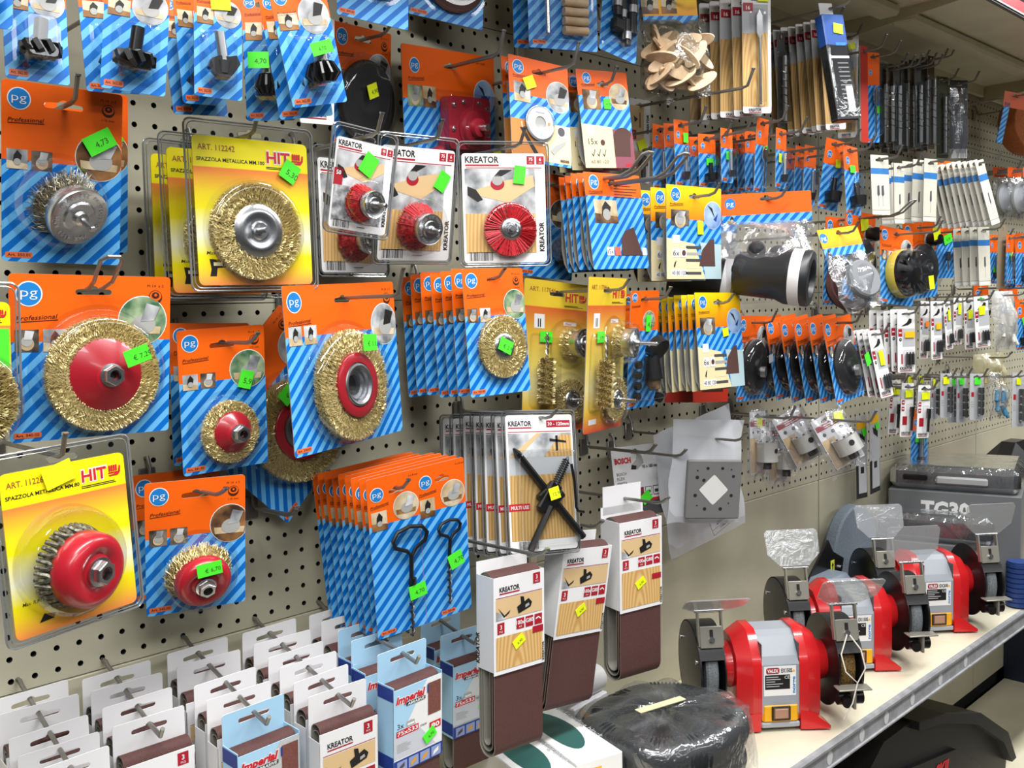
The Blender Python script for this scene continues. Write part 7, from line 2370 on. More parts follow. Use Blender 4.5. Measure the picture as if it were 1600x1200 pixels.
mb.box((-W * .25, .001, -H - .045), (.018, .003, .110), STRIPE_S, Matrix.Rotation(.10, 4, 'Y'))
mb.build('strap', t)
hook(loc[0], loc[2] - .010, loc[1] - .05, 'wire hook of the orange strap tag', 'up', .0022, .016)
hook(2.76, 2.10, -.10, 'wire hook of the rusty abrasive roll', 'up', .0026, .02)
for key, lab in (('gry1', 'left one of three grey rounded bags under orange headers at the right edge'), ('gry2', 'middle one of three grey rounded bags under orange headers'), ('gry3', 'last grey rounded bag under an orange header, cut by the right edge')):
    loc, rot, W, H = P(key)
    t = thing('polishing_pad_bag', lab, 'polishing pad', loc, rot, 'grey rounded bags')
    card('header_card', W, .028, ORNG_SH, ORNG_SH, 1.0, t, True, -.010, .02)
    mb = MB()
    mb.lathe([(.0004, .006), (W * .40, .008), (W * .56, .016), (W * .58, .024), (W * .50, .030), (.0004, .032)], mat('grey_felt', hx('a9adb2'), .8), 30, Matrix.Translation((0, .004, -H * .60)), sz=1.05)
    mb.build('felt_pad', t)
    poly_bag(t, W, -.026, -H, .042, POLY, 11)
    card_hook(key, 'wire hook of the ' + ('left', 'middle', 'last')[int(key[3]) - 1] + ' grey rounded bag', .06, slot_z=-.009)
# orange headers and crumpled bags further along
for key, lab in (('orb1', 'orange header card behind the last white bit packs'), ('orb2', 'wide orange header card right of the crumpled clear bag'), ('orb3', 'orange header card with dark bag at the right picture edge, middle height')):
    side_stack(key, 'drill_bit_pack', lambda t, W, H: narrow_pg(t, W, H, 1), lambda k, lab=lab: lab, 'drill bit', 'far orange header cards', st=(G, .0, .42, .024, .022, .3), hooklab='wire hook of the ' + lab.split(' card')[0] + (' there', ' by the bag', ' at the edge')[int(key[3]) - 1], over=.08)
CRUMP = clear_mat('crumpled_clear_bag', (.93, .93, .92), .22, .18, milky=.35, milk=(.74, .74, .70), wrinkle=.9, wscale=70)
for key, lab, m in (('bag1', 'crumpled pale clear bag right of the white bit packs', CRUMP), ('bag2', 'clear bag with bluish contents right of the socket packs', POLY), ('bag3', 'yellowish see-through bag lying above the socket packs', clear_mat('yellowed_bag', (.93, .91, .78), .15, .2, milky=.4, milk=(.80, .76, .52), wrinkle=.6, wscale=40))):
    loc, rot, W, H = P(key)
    t = thing('parts_bag', lab, 'parts bag', loc, rot)
    poly_bag(t, W, 0, -H, .035, m, 5, wr=.004)
    mb = MB()
    cc = (mat('white_plastic', hx('dedcd4'), .4), mat('blue_plastic', hx('3c7c9c'), .4), mat('straw_plastic', hx('c8b878'), .5))[int(key[3]) - 1]
    rnd = random.Random(4)
    for k in range(9):
        a, b = rnd.uniform(-.3, .3) * W, -H * rnd.uniform(.35, .85)
        mb.cyl((a, -.010, b), (a + rnd.uniform(-.015, .015), -.014, b - .025), .0045, cc, 8)
    mb.build('small_parts', t)
    q = wpt(key, 0, 0, -.012)
    hook(q.x, q.z, q.y - .06, 'wire hook of the ' + ('crumpled pale bag', 'clear bag with bluish contents', 'yellowish bag')[int(key[3]) - 1], 'up', .0022, .016)

# ---------------------------------------------------------------- header bags and pads in the middle right
def header_bag(key, name, lab, cat, top, hH, depth, film, fill, seed=2):
    loc, rot, W, H = P(key)
    t = thing(name, lab, cat, loc, rot)
    def deco(mb):
        mb.disc(-W * .40, -hH * .32, hH * .20, WHITE, 1); mb.disc(-W * .40, -hH * .32, hH * .18, PGBLUE, 2)
        mb.text('pg', -W * .40, -hH * .38, hH * .15, WHITE, 3, align='C', width=hH * .24)
        mb.text('Professional', -W * .30, -hH * .38, hH * .09, INK_ORANGE, 1, shear=.25, width=W * .18, rot=.12)
        lines(mb, W * .18, -hH * .30, W * .28, 5, hH * .08, INK_ORANGE, 1, .0008)
        photo(mb, -W * .44, -hH * .98, -W * .34, -hH * .70, 2, 1)
        mb.rect(-W / 2, -hH * .06, W / 2, -hH * .04, WHITE, 1)
    card('header_card', W, hH, top, STRIPE, .70, t, True, -hH * .20, W * .14, .002, .002, deco=deco)
    fill(t, W, H)
    poly_bag(t, W * .99, -hH + .004, -H, depth, film, seed, wr=.004)
    return t
def fill_mask(t, W, H):
    rb = mat('dark_rubber_part', hx('26282a'), .38)
    mb = MB()
    M = Matrix.Translation((.004, -.050, -H * .74)) @ Matrix.Rotation(1.0, 4, 'Z') @ Matrix.Rotation(.16, 4, 'X')
    M = M @ Matrix.Scale(1.06, 4)
    mb.lathe([(.0004, -.075), (.030, -.075), (.035, -.068), (.037, -.01), (.043, .004), (.044, .040), (.042, .043), (.030, .044), (.028, .036), (.0004, .036)], rb, 36, M)
    b = mb.build('rubber_hood', t)
    mb = MB()
    mb.lathe([(.0441, .014), (.0445, .016), (.0445, .029), (.0441, .031)], WHITE_MATT, 36, M)
    mb.build('white_ring', b)
    mb = MB()
    for x, z, r in ((-.035, -H * .50, .014), (.002, -H * .55, .015), (-.060, -H * .66, .018)):
        mb.lathe([(.0004, .0), (r, .004), (r * 1.05, .016), (r * .7, .024), (.0004, .025)], rb, 16, Matrix.Translation((x, -.025, z)))
    mb.build('rubber_cap', b)
mask = header_bag('maskbag', 'dust_hood_bag', 'large orange header bag with black rubber hood and white ring inside', 'dust hood', ORANGE, .052, .112, POLY, fill_mask)
dup(mask, Vector(P('maskbag')[0]) + Vector((.012, .145, -.004)), (0, .03, -.45), 'second rubber hood bag behind the large orange header bag, its dark hood showing at left')
card_hook('maskbag', 'upturned hook tip through the header of the rubber hood bag', .04, slot_z=-.012, lx=.0, tipup=.016)
def fill_vel(t, W, H):
    mb = MB()
    mb.lathe([(.0004, .018), (W * .33, .018), (W * .36, .015), (W * .36, .004), (.0004, .002)], mat('grey_velcro_disc', hx('84888c'), .7), 36, Matrix.Translation((.012, 0, -H * .66)))
    mb.build('velcro_disc', t)
    mb = MB()
    for k in range(3):
        mb.lathe([(W * .46 - k * .006, -.002 - k * .008), (W * .48 - k * .006, -.012 - k * .008), (W * .30, -.014 - k * .008), (W * .28, -.002 - k * .008)], (GRIT, RUBBER, GRIT)[k], 32, Matrix.Translation((-.012, 0, -H * .70)))
    mb.build('abrasive_rings', t)
header_bag('velbag', 'sanding_disc_bag', 'tilted amber header bag with grey velcro disc and brown rings', 'sanding discs', MATS['print_amber_fade'], .055, .035, POLY, fill_vel, 5)
card_hook('velbag', 'bent hook tip through the amber header bag', .04, slot_z=-.012, tipup=.018)
def pad_card(key, lab, kind, n=1, dy=.03, st=None, group=None, labs=None, hk=None, seed=1, over=.05, hs='up'):
    def make(l_, l, r, W, H, g):
        t = thing('backing_pad_pack', l_, 'backing pad', l, r, g)
        card('card', W, H, frac=.38, parent=t, slot_z=-.014, slot_w=.024, deco=lambda mb: pg_print(mb, W, H, .38, (1, 0), 0, 'Art. 311', circ_r=W * .18, circ_pos=(W * .30, -H * .26), icon=False))
        R_ = W * .42
        cz = -H * .60
        if kind == 'disc':
            mb = MB()
            mb.lathe([(R_, .001), (R_, .005), (R_ * .95, .008), (R_ * .5, .012), (R_ * .30, .012), (R_ * .26, .018), (.0004, .018)], RUBBER, 44, Matrix.Translation((.002, 0, cz)))
            mb.build('rubber_disc', t)
            mb = MB()
            mb.cyl((.004, -.018, cz - .01), (.006, -.027, cz - .01), .011, STEEL_D, 16)
            mb.build('arbor', t)
            dome(t, .002, cz, R_ * 1.06, .022)
            dome(t, W * .18, cz - R_ * .75, R_ * .30, .020)
        elif kind == 'foam':
            mb = MB()
            mb.lathe([(R_ * .96, .002), (R_, .005), (R_, .020), (R_ * .97, .024)], mat('yellow_foam', hx('e6cc4c'), .8), 44, Matrix.Translation((.004, 0, cz)))
            b = mb.build('foam_ring', t)
            mb = MB()
            mb.lathe([(R_ * .97, .024), (R_ * .93, .030), (R_ * .5, .040), (R_ * .22, .044), (R_ * .20, .050), (.0004, .050)], BLACKPL, 44, Matrix.Translation((.004, 0, cz)))
            for q in range(12):
                a = 2 * PI * q / 12
                mb.box((.004 + R_ * .56 * math.cos(a), -.0375, cz + R_ * .56 * math.sin(a)), (R_ * .62, .006, .0022), RUBBER, Matrix.Translation((.004 + R_ * .56 * math.cos(a), -.0375, cz + R_ * .56 * math.sin(a))) @ Matrix.Rotation(-a, 4, 'Y') @ Matrix.Rotation(.22, 4, 'Z').inverted() @ Matrix.Translation((-.004 - R_ * .56 * math.cos(a), .0375, -cz - R_ * .56 * math.sin(a))))
            mb.build('ribbed_back', b)
            dome(t, .004, cz, R_ * 1.05, .054)
        else:
            mb = MB()
            mb.lathe([(R_, .002), (R_ * 1.0, .010), (R_ * .92, .014), (R_ * .5, .020), (R_ * .36, .019), (R_ * .32, .024), (R_ * .16, .024), (R_ * .14, .018), (.0004, .018)], RUBBER, 44, Matrix.Translation((.002, 0, cz)))
            b = mb.build('backing_pad', t)
            mb = MB()
            mb.lathe([(R_ * .20, .024), (R_ * .20, .027), (R_ * .12, .0275), (R_ * .10, .020)], STEEL, 24, Matrix.Translation((.002, 0, cz)))
            mb.build('thread_ring', b)
            dome(t, .002, cz, R_ * 1.06, .030)
            mb = MB()
            mb.lathe([(.0004, .034), (.012, .032), (.016, .020), (.016, .002)], BLACKPL, 20, Matrix.Translation((W * .28, 0, -H * .24)))
            mb.build('drive_knob', t)
        return t
    f = stack(key, n, dy, 0, make, labs or (lambda k: lab), group, jit=.02, seed=seed)
    W, H = POSE[key][6:8]
    if st:
        m, fx, fz, w, h, y = st
        sticker(f, W * fx, -H * fz, w, h, .2, y, m, '')
    if hk:
        card_hook(key, hk, over, hs, slot_z=-.013)
pad_card('discs', '', 'disc', 6, .031, (G, .22, .56, .022, .024, -.036), 'fan of black rubber disc cards', lambda k: 'front black rubber disc card with green sticker, tilted at the end of its fan' if k == 0 else 'black rubber disc card, %s in the fan' % ORD[k], 'wire hook of the black rubber disc fan', seed=4)
pad_card('disc1', 'single black disc card with pale square, between amber sleeves and the disc fan', 'disc', 1, st=(GREYP, .16, .50, .02, .016, -.030), hk='wire hook of the single black disc card')
pad_card('yelfoam', 'card with yellow foam ring and ribbed black pad under a clear dome', 'foam', 1, st=(Yl, .34, .72, .02, .03, -.058), hk='bent wire hook of the yellow foam ring card', over=.10)
pad_card('blackpad', 'card with black backing pad and steel thread ring, right of the yellow foam', 'pad', 1, st=(Yl, .18, .16, .03, .03, -.03), hk='wire hook of the black backing pad card')
pad_card('orback', 'orange topped pad card with yellow sticker behind the tilted amber header bag', 'pad', 1, st=(Yl, .1, .13, .034, .028, -.003), hk='closed loop hook over the orange topped pad card', over=.12, hs='loop')
pad_card('orback_b', 'second orange topped pad card behind, at the left', 'pad', 1)
loc, rot, W, H = P('pinset')
t = thing('grinding_pin_pack', 'blue striped card with two small grinding pins and green sticker', 'grinding pins', loc, rot)
card('card', W, H, frac=.32, parent=t, slot_z=-.014, slot_w=.024, deco=lambda mb: lines(mb, -W * .2, -H * .16, W * .6, 5, .005, INK_ORANGE, 1, .001))
for x in (-.016, .018):
    mb = MB()
    mb.cyl((x, -.009, -H * .55), (x, -.009, -H * .70), .0065, DARKSTEEL, 14)
    mb.cyl((x, -.009, -H * .70), (x, -.009, -H * .86), .0022, SILV, 8)
    mb.build('grinding_pin', t)
    pillow(t, x - .010, -H * .88, x + .010, -H * .52, .018, BLISTER, .85)
sticker(t, -W * .06, -H * .33, .036, .024, .3, -.003, G)
card_hook('pinset', 'wire hook of the two grinding pins card', .10, slot_z=-.013, tipup=.02)
# wooden biscuits in a bag
loc, rot, W, H = P('biscuit')
t = thing('wood_biscuit_bag', 'shaded see-through bag of pale wooden biscuits with orange and yellow header', 'bag', loc, rot)
card('header_card', W * .9, .05, MATS['print_amber_fade'], STRIPE, .75, t, True, -.012, .024, deco=lambda mb: (photo(mb, -.05, -.034, -.02, -.006, 2), photo(mb, -.015, -.034, .012, -.006, 2)))
BISC = mottled('pale_beech', hx('bfa07c'), hx('d9bf9c'), 60, .6)
bm = MB()
for z, y in (((0, 0), 0),):
    pts = [(.028 * math.cos(PI * k / 10), .011 * math.sin(PI * k / 10)) for k in range(11)]
    pts += [(-.028 * math.cos(PI * k / 10), -.011 * math.sin(PI * k / 10)) for k in range(1, 10)]
    bm.prism(pts, -.002, .002, BISC)
rnd = random.Random(12)
first_b = None
for k in range(34):
    a, b = rnd.uniform(-.42, .36) * W, -H * (1 - rnd.random() ** 1.5 * .42) + .020
    lo_ = (a, -.012 - .030 * rnd.random(), b)
    ro_ = (rnd.uniform(-.9, .9), rnd.uniform(-.9, 1.3), rnd.uniform(-.9, .9))
    if first_b is None:
        first_b = bm.build('biscuit', t, lo_, ro_)
    else:
        c_ = first_b.copy(); COL.objects.link(c_); c_.location = lo_; c_.rotation_euler = ro_
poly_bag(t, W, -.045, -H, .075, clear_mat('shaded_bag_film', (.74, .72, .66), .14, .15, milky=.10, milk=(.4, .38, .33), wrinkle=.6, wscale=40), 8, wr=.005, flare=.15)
q = wpt('biscuit', 0, 0, -.012)
hook(q.x, q.z, q.y - .06, 'wire hook of the wooden biscuit bag', 'up', .0024, .016)

# ---------------------------------------------------------------- on the shelf: bench grinders
CREDP = mat('grinder_red', hx('c81e22'), .28, coat=.4)
CGREY = mat('grinder_grey', hx('9aa0a8'), .35)
CYEL = mat('switch_yellow', hx('e8a818'), .4)
GUARD = mat('guard_black', hx('18181a'), .32)
STONE = mottled('grey_grindstone', hx('5a5e62'), hx('7c8084'), 500, .9, 0, .4)
STEELP2 = mat('zinc_plate', hx('aaa79c'), .38, .6)
SHIELD = clear_mat('clear_eye_shield', (.90, .91, .92), .16, .12, milky=.18, milk=(.8, .82, .84), wrinkle=.3, wscale=30)
def gprof(k=1.0, dz=0):
    return [(-.060 * k, .016), (-.066 * k, .030), (-.066 * k, .118), (-.060 * k, .132), (-.036 * k, .160 + dz), (-.022 * k, .168 + dz), (.022 * k, .168 + dz), (.040 * k, .158 + dz), (.062 * k, .130), (.066 * k, .110), (.066 * k, .030), (.060 * k, .016)]
def xprism(mb, pr0, x0, pr1, x1, m, smooth=False, caps=True):
    """loft two y-z outlines along x"""
    n = len(pr0)
    vs = [(x0, a, b) for a, b in pr0] + [(x1, a, b) for a, b in pr1]
    mb.add(vs, [(i, (i + 1) % n, (i + 1) % n + n, i + n) for i in range(n)], m, smooth)
    if caps:
        mb.add(vs[:n], [tuple(range(n))[::-1]], m); mb.add(vs[n:], [tuple(range(n))], m)
def xdisc(mb, x0, x1, r, m, cy=0, cz=.100, seg=40, a0=0, a1=2 * PI, r0=0.0):
    M = Matrix.Translation((0, cy, cz)) @ Matrix.Rotation(PI / 2, 4, 'Z')
    # lathe axis -y turned to +x
    mb.lathe([(max(r0, .0004), x0), (r * .96, x0), (r, x0 + (x1 - x0) * .15), (r, x1 - (x1 - x0) * .15), (r * .96, x1), (max(r0, .0004), x1)], m, seg, M)
def grinder(lab, loc, yaw, right='wheel', model='EX150S', shield=(.5, .5), left_rest=True, zip_tie=False):
    t = thing('bench_grinder', lab, 'bench grinder', loc, (0, 0, yaw), 'red bench grinders')
    mb = MB()
    xprism(mb, gprof(), -.034, gprof(), .034, CGREY)
    for s in (-1, 1):       # panel seam
        mb.box((s * .0335, 0, .09), (.001, .128, .13), DGREY)
    body = mb.build('motor_housing', t)
    mb = MB()
    yl = -.0663
    M0 = Matrix.Translation((0, yl, 0))
    mb.rect(-.030, .062, .028, .116, WHITE, M=M0, y=0)
    mb.poly(rrect(-.026, .102, -.002, .113, .003, 2), RED, M=M0, y=-.0003)
    mb.text('VALEX', -.024, .1045, .006, WHITE, M=M0, y=-.0006, bold=.04, width=.020)
    mb.text(model, .001, .104, .007, BLACK, M=M0, y=-.0003, bold=.03, width=.020)
    mb.rect(-.028, .074, .017, .100, BLACK, M=M0, y=-.0003)
    for k in range(5):
        mb.rect(-.026, .0955 - .0042 * k, -.026 + (.022, .026, .016, .030, .024)[k], .097 - .0042 * k, GREYP, M=M0, y=-.0006)
    mb.text('CE', .007, .0925, .0055, WHITE, M=M0, y=-.0006, width=.009)
    mb.text('norge', .0265, .066, .006, PGBLUE, M=M0, y=-.0003, bold=.03, width=.030, rot=PI / 2)
    mb.poly([(.0205, .1045), (.0265, .1045), (.0235, .110)], ORA_ST, M=M0, y=-.0003)
    mb.build('rating_label', body)
    mb = MB()
    mb.box((0, -.058, .030), (.066, .020, .034), CYEL, bevel=.004)
    mb.box((0, -.060, .009), (.070, .016, .010), CGREY, bevel=.002)
    sw = mb.build('switch_panel', t)
    mb = MB()
    mb.box((.0, -.0685, .031), (.030, .005, .022), mat('switch_brown', hx('6c4838'), .4), bevel=.0015)
    mb.box((.0, -.0690, .031), (.034, .003, .026), BLACK, bevel=.001)
    mb.box((.0, -.0712, .031), (.024, .002, .017), mat('switch_rocker', hx('a8806c'), .4), bevel=.001)
    mb.build('rocker_switch', sw)
    for s in (-1, 1):
        mb = MB()
        xprism(mb, gprof(1.04, .004), s * .034, gprof(1.04, .004), s * .050, CREDP)
        xprism(mb, gprof(1.04, .004), s * .050, gprof(.86, -.012), s * .076, CREDP)
        mb.cyl((s * .076, 0, .100), (s * .100, 0, .100), .042, CREDP, 28, .034)
        for yy in (-1, 1):   # flared feet
            vs = [(s * .036, yy * .069, .0), (s * .088, yy * .074, .0), (s * .088, yy * .074, .006), (s * .056, yy * .069, .030), (s * .036, yy * .069, .034)]
            vs2 = [(a, yy * .044, c) for a, b, c in vs]
            mb.add(vs + vs2, [(0, 1, 2, 3, 4), (9, 8, 7, 6, 5), (0, 5, 6, 1), (1, 6, 7, 2), (2, 7, 8, 3), (3, 8, 9, 4), (4, 9, 5, 0)], CREDP)
            mb.cyl((s * .076, yy * .062, .006), (s * .076, yy * .062, .0085), .004, DARKSTEEL, 10)
        mb.build('end_cap', t)
        kind = 'wheel' if s < 0 or right == 'wheel' else right
        mb = MB()
        if kind == 'wheel':
            xdisc(mb, s * .112, s * .134, .074, STONE, seg=48)
        else:
            bw = mottled('brown_brush_wheel', hx('3c2c18'), hx('8a6a34'), 420, .8, .2, .9)
            xdisc(mb, s * .110, s * .136, .070, bw, seg=48)
        xdisc(mb, s * .109, s * .138, .022, STEEL_D)
        mb.build('grinding_wheel' if kind == 'wheel' else 'wire_wheel', t)
        mb = MB()            # guard: inner plate, rim over the back, outer disc
        xdisc(mb, s * .100, s * .103, .082, GUARD)
        xdisc(mb, s * .142, s * .147, .080, GUARD)
        n = 22
        vs = []
        for k in range(n + 1):
            a = PI * (-.42) + PI * 1.28 * k / n          # rim covers the back and the top
            yy, zz = .082 * math.cos(a), .100 + .082 * math.sin(a)
            vs += [(s * .101, yy, zz), (s * .146, yy, zz)]
        mb.add(vs, [(2 * k, 2 * k + 1, 2 * k + 3, 2 * k + 2) for k in range(n)], GUARD, True)
        for k in range(3):
            a = .6 + 2.1 * k
            mb.cyl((s * .147, .064 * math.cos(a), .1 + .064 * math.sin(a)), (s * .1495, .064 * math.cos(a), .1 + .064 * math.sin(a)), .0045, STEEL, 10)
        mb.build('wheel_guard', t)
        mb = MB()            # tool rest with its support arm
        mb.box((s * .122, -.088, .078), (.060, .026, .003), STEELP2, bevel=.001)
        mb.box((s * .122, -.088, .060), (.004, .020, .034), STEELP2)
        mb.cyl((s * .100, -.070, .056), (s * .145, -.070, .056), .014, BLACKPL, 18)
        mb.cyl((s * .112, -.070, .056), (s * .112, -.092, .052), .010, BLACKPL, 12)
        mb.build('tool_rest', t)
        mb = MB()            # steel bracket with slot, carrying the shield
        M = Matrix.Translation((s * .122, -.060, .172)) @ Matrix.Rotation(-.22, 4, 'X')
        mb.box((0, 0, 0), (.040, .003, .038), STEELP2, M, .001)
        mb.box((-.021, .006, .014), (.003, .010, .060), STEELP2, M)
        mb.box((.021, .006, .014), (.003, .010, .060), STEELP2, M)
        mb.box((0, -.002, .002), (.006, .0012, .022), BLACK, M)
        mb.cyl((0, -.001, -.004), (0, -.006, -.004), .005, STEEL, 8, M=M)
        mb.cyl((-.026, .006, .045), (.026, .006, .045), .003, STEEL, 10, M=M)
        br = mb.build('shield_bracket', t)
        mb = MB()
        tl = shield[0 if s < 0 else 1]
        M2 = M @ Matrix.Translation((0, .006, .045)) @ Matrix.Rotation(tl, 4, 'X')
        mb.prism([(-.030, .004), (.030, .004), (.054, .028), (.056, .072), (.050, .078), (-.050, .078), (-.056, .072), (-.054, .028)], -.0012, .0012, SHIELD, M2)
        mb.build('eye_shield', br)
    if zip_tie:
        mb = MB()
        mb.tube([(.118, -.072, .168), (.100, -.090, .140), (.104, -.100, .112), (.124, -.102, .092), (.140, -.098, .116), (.136, -.088, .146), (.122, -.074, .168)], .0013, mat('cable_tie_white', hx('dcd8cc'), .5), 6)
        mb.tube([(.124, -.102, .092), (.112, -.110, .060), (.098, -.106, .030)], .0012, MATS['cable_tie_white'], 6)
        mb.build('cable_tie', t)
    mb = MB()
    for x in (-.060, .060):
        for y in (-.055, .055):
            mb.cyl((x, y, -.004), (x, y, .004), .010, RUBBER, 12)
    mb.build('rubber_feet', t)
    return t
ZF = ZS + .0042
grinder('nearest red bench grinder with a cable tie hanging from its steel shield plate', (1.205, -.222, ZF), -.70, 'brush', 'EX150S', (1.25, .95), zip_tie=True)
grinder('middle red bench grinder, partly hidden by the nearest one, shields raised', (1.550, -.197, ZF), -.70, 'wheel', 'EX150S', (-.15, .35))
grinder('farthest red bench grinder with grey stone wheel, next to the shelf edge', (1.885, -.225, ZF), -.70, 'wheel', 'EX200', (-.1, .5))
# wet grinder with large slow wheel behind
t = thing('wet_grinder', 'grey blue wet grinder with one large wheel and black guard, behind the red grinders', 'bench grinder', (1.700, -.085, ZS))
WG = mat('wet_grinder_grey', hx('7e8a98'), .4)
mb = MB()
mb.box((-.01, .0, .068), (.12, .08, .136), WG, bevel=.016)
mb.box((.0, 0, .006), (.15, .10, .012), WG, bevel=.004)
mb.build('housing', t)
mb = MB()
xdisc(mb, -.016, .016, .108, mottled('blue_grey_stone', hx('66727e'), hx('76828e'), 300, .8), 0, 0, 56)
w_ = mb.build('grinding_wheel', t, loc=(.190, .042, .150), rot=(0, 0, -PI / 2))
mb = MB()
xdisc(mb, -.0200, -.0185, .036, WHITE, 0, 0, 32)
xdisc(mb, -.0206, -.0200, .020, CREAM, 0, 0, 24)
mb.build('paper_label', w_)
mb = MB()
mb.prism([(-.07, .125), (.03, .205), (.052, .174), (.105, .148), (.094, .118), (.05, .075)], .017, .022, GUARD)
mb.prism([(.040, .122), (.057, .122), (.057, .154), (.040, .154)], .0164, .017, mat('arrow_yellow', hx('d8e048'), .45))
mb.prism([(.0465, .126), (.0505, .126), (.0505, .141), (.0535, .141), (.0485, .150), (.0435, .141), (.0465, .141)], .0160, .0164, BLACK)
mb.cyl((.084, .017, .13), (.084, .012, .13), .005, STEEL, 10)
mb.build('wheel_guard', t)
mb = MB()
mb.cyl((-.015, -.04, .075), (-.015, -.052, .075), .038, GUARD, 32)
mb.build('motor_cap', t)

# grey machine boxes with shrink wrapped packs
BOXG = mat('carton_dark_grey', hx('6e7072'), .5)
WRAP = clear_mat('shrink_wrap', (.90, .91, .92), .50, .10, wrinkle=.9, wscale=28)
def gbox(name, lab, cat, loc, yaw, d, m=None, print_fn=None):
    t = thing(name, lab, cat, loc, (0, 0, yaw))
    mb = MB()
    mb.box((d[0] / 2, -d[1] / 2, d[2] / 2), d, m or BOXG, bevel=.0025)
    if print_fn:
        print_fn(mb, Matrix.Translation((-.0004, 0, 0)) @ Matrix.Rotation(-PI / 2, 4, 'Z'))
    mb.build('carton', t)
    return t
def tg_print(mb, M):
    mb.text('TG30', .080, .196, .040, WHITE, M=M, y=0, bold=.045, width=.115)
    for k in range(3):
        pts = [(.060 + (.026 - .006 * k) * math.cos(a), .172 + (.030 - .006 * k) * math.sin(a)) for a in [PI * j / 14 for j in range(15)]]
        mb.poly(pts, (WHITE, BOXG, WHITE)[k], M=M, y=-.0002 * k)
    mb.prism([(.048, .205), (.054, .205), (.058, .196), (.062, .205), (.068, .205), (.064, .172), (.052, .172)], -.0009, -.0006, WHITE, M)
    mb.rect(.033, .168, .088, .172, WHITE, M=M, y=-.0002)
    mb.add([(.235 + .022 * math.cos(2 * PI * k / 24), -.0003, .110 + .026 * math.sin(2 * PI * k / 24)) for k in range(24)], [tuple(range(24))], RED2, M=M)
    for k in range(3):
        mb.rect(.222 + .003 * k, .098 + .010 * k, .248 - .003 * k, .101 + .010 * k, PGBLUE if False else BOXG, M=M, y=-.0006)
gbox('machine_carton', 'large grey carton with white lettering and red seal, at the end of the shelf', 'carton', (2.125, -.030, ZS), .27, (.30, .31, .262), None, tg_print)
t = thing('wrapped_tool_pack', 'shrink wrapped grey pack lying on top of the lettered grey carton', 'wrapped pack', (2.13, -.034, ZS + .262), (0, 0, .27))
mb = MB()
mb.box((.13, -.15, .030), (.24, .29, .058), mat('tray_grey', hx('77797c'), .5), bevel=.012)
mb.build('tray', t)
mb = MB()
mb.box((-.001, -.17, .030), (.016, .12, .020), mat('tray_light', hx('a2a4a4'), .5), bevel=.004)
mb.box((-.001, -.06, .034), (.012, .06, .014), BLACKPL, bevel=.003)
mb.build('tray_handle', t)
mb = MB()
mb.box((.13, -.15, .033), (.262, .306, .064), WRAP, bevel=.016)
mb.build('shrink_film', t)
def b2_print(mb, M):
    lines(mb, 0, 0, 0, 0, 1, RED2)
    mb.rect(.10, .06, .135, .064, RED2, M=M, y=0)
    mb.rect(.19, .085, .21, .089, RED2, M=M, y=0)
gbox('machine_carton', 'lower grey carton in front of the lettered one, small red print', 'carton', (2.020, -.030, ZS), .27, (.085, .285, .150), None, b2_print)
t = thing('wrapped_tool_pack', 'shrink wrapped grey pack on the lower carton, in front of the white lettering', 'wrapped pack', (2.020, -.032, ZS + .150), (0, 0, .27))
mb = MB()
mb.box((.042, -.142, .033), (.072, .262, .064), mat('tray_grey'), bevel=.010)
mb.build('tray', t)
mb = MB()
mb.box((.042, -.142, .036), (.084, .280, .071), WRAP, bevel=.016)
mb.build('shrink_film', t)
t = thing('machine_carton', 'black rounded tool on a red box at the right edge, behind the wrapped pack', 'tool box', (2.62, -.05, ZS))
mb = MB()
mb.box((.10, -.07, .08), (.34, .16, .16), mat('carton_red', hx('a82028'), .45), bevel=.003)
mb.build('carton', t)
mb = MB()
mb.box((.16, -.07, .24), (.18, .14, .16), BLACKPL, bevel=.05)
mb.build('tool_body', t)
t = thing('cable_reel', 'small blue ribbed cylinder on the shelf right of the farthest red grinder', 'reel', (2.165, -.338, ZS))
mb = MB()
for k in range(9):
    mb.cyl((0, 0, .004 + .012 * k), (0, 0, .013 + .012 * k), .028, mat('blue_ribbed', hx('26407c'), .45), 28)
    mb.cyl((0, 0, .012 + .012 * k), (0, 0, .017 + .012 * k), .0255, MATS['blue_ribbed'], 28)
mb.build('ribbed_body', t)

# ---------------------------------------------------------------- left end of the shelf: block boxes, roll, hose coil
TEAL = mat('print_teal', hx('2c5c58'), .45)
def mirka(lab, loc, yaw):
    t = thing('sanding_block_box', lab, 'box', loc, (0, 0, yaw), 'white sanding block boxes')
    w, l, h = .080, .240, .105
    mb = MB()
    mb.box((0, -l / 2, h / 2), (w, l, h), mat('box_white_gloss', hx('f0f0ee'), .3), bevel=.0015)
    # top print: long side runs away from the viewer
    M = Matrix.Translation((0, -l / 2, h + .0004)) @ Matrix.Rotation(-PI / 2, 4, 'X') @ Matrix.Rotation(PI, 4, 'X')
    M = Matrix(((1, 0, 0, 0), (0, 0, 1, -l / 2), (0, -1, 0, h + .0004), (0, 0, 0, 1)))
    pts = [(-.008 + .032 * math.cos(a) * (1 + .25 * math.cos(a)) * .8, -.005 + .075 * math.sin(a)) for a in [2 * PI * k / 26 for k in range(26)]]
    mb.poly([(a - .0, b) for a, b in pts], TEAL, M=M, y=0)
    mb.rect(.018, .085, .046, .102, ORA_ST, M=M, y=0)
    mb.text('MIRKA', .020, .090, .007, BLACK, M=M, y=-.0002, bold=.05, width=.024)
    mb.text('hand sanding block', .036, .070, .010, GREYP, M=M, y=-.0002, width=.135, rot=-PI / 2)
    M = Matrix.Translation((0, -l - .0004, 0))
    mb.rect(-.040, h - .028, .002, h - .012, ORA_ST, M=M, y=0)
    mb.text('MIRKA', -.034, h - .0235, .0075, BLACK, M=M, y=-.0002, bold=.06, width=.030)
    mb.build('carton', t)
    return t
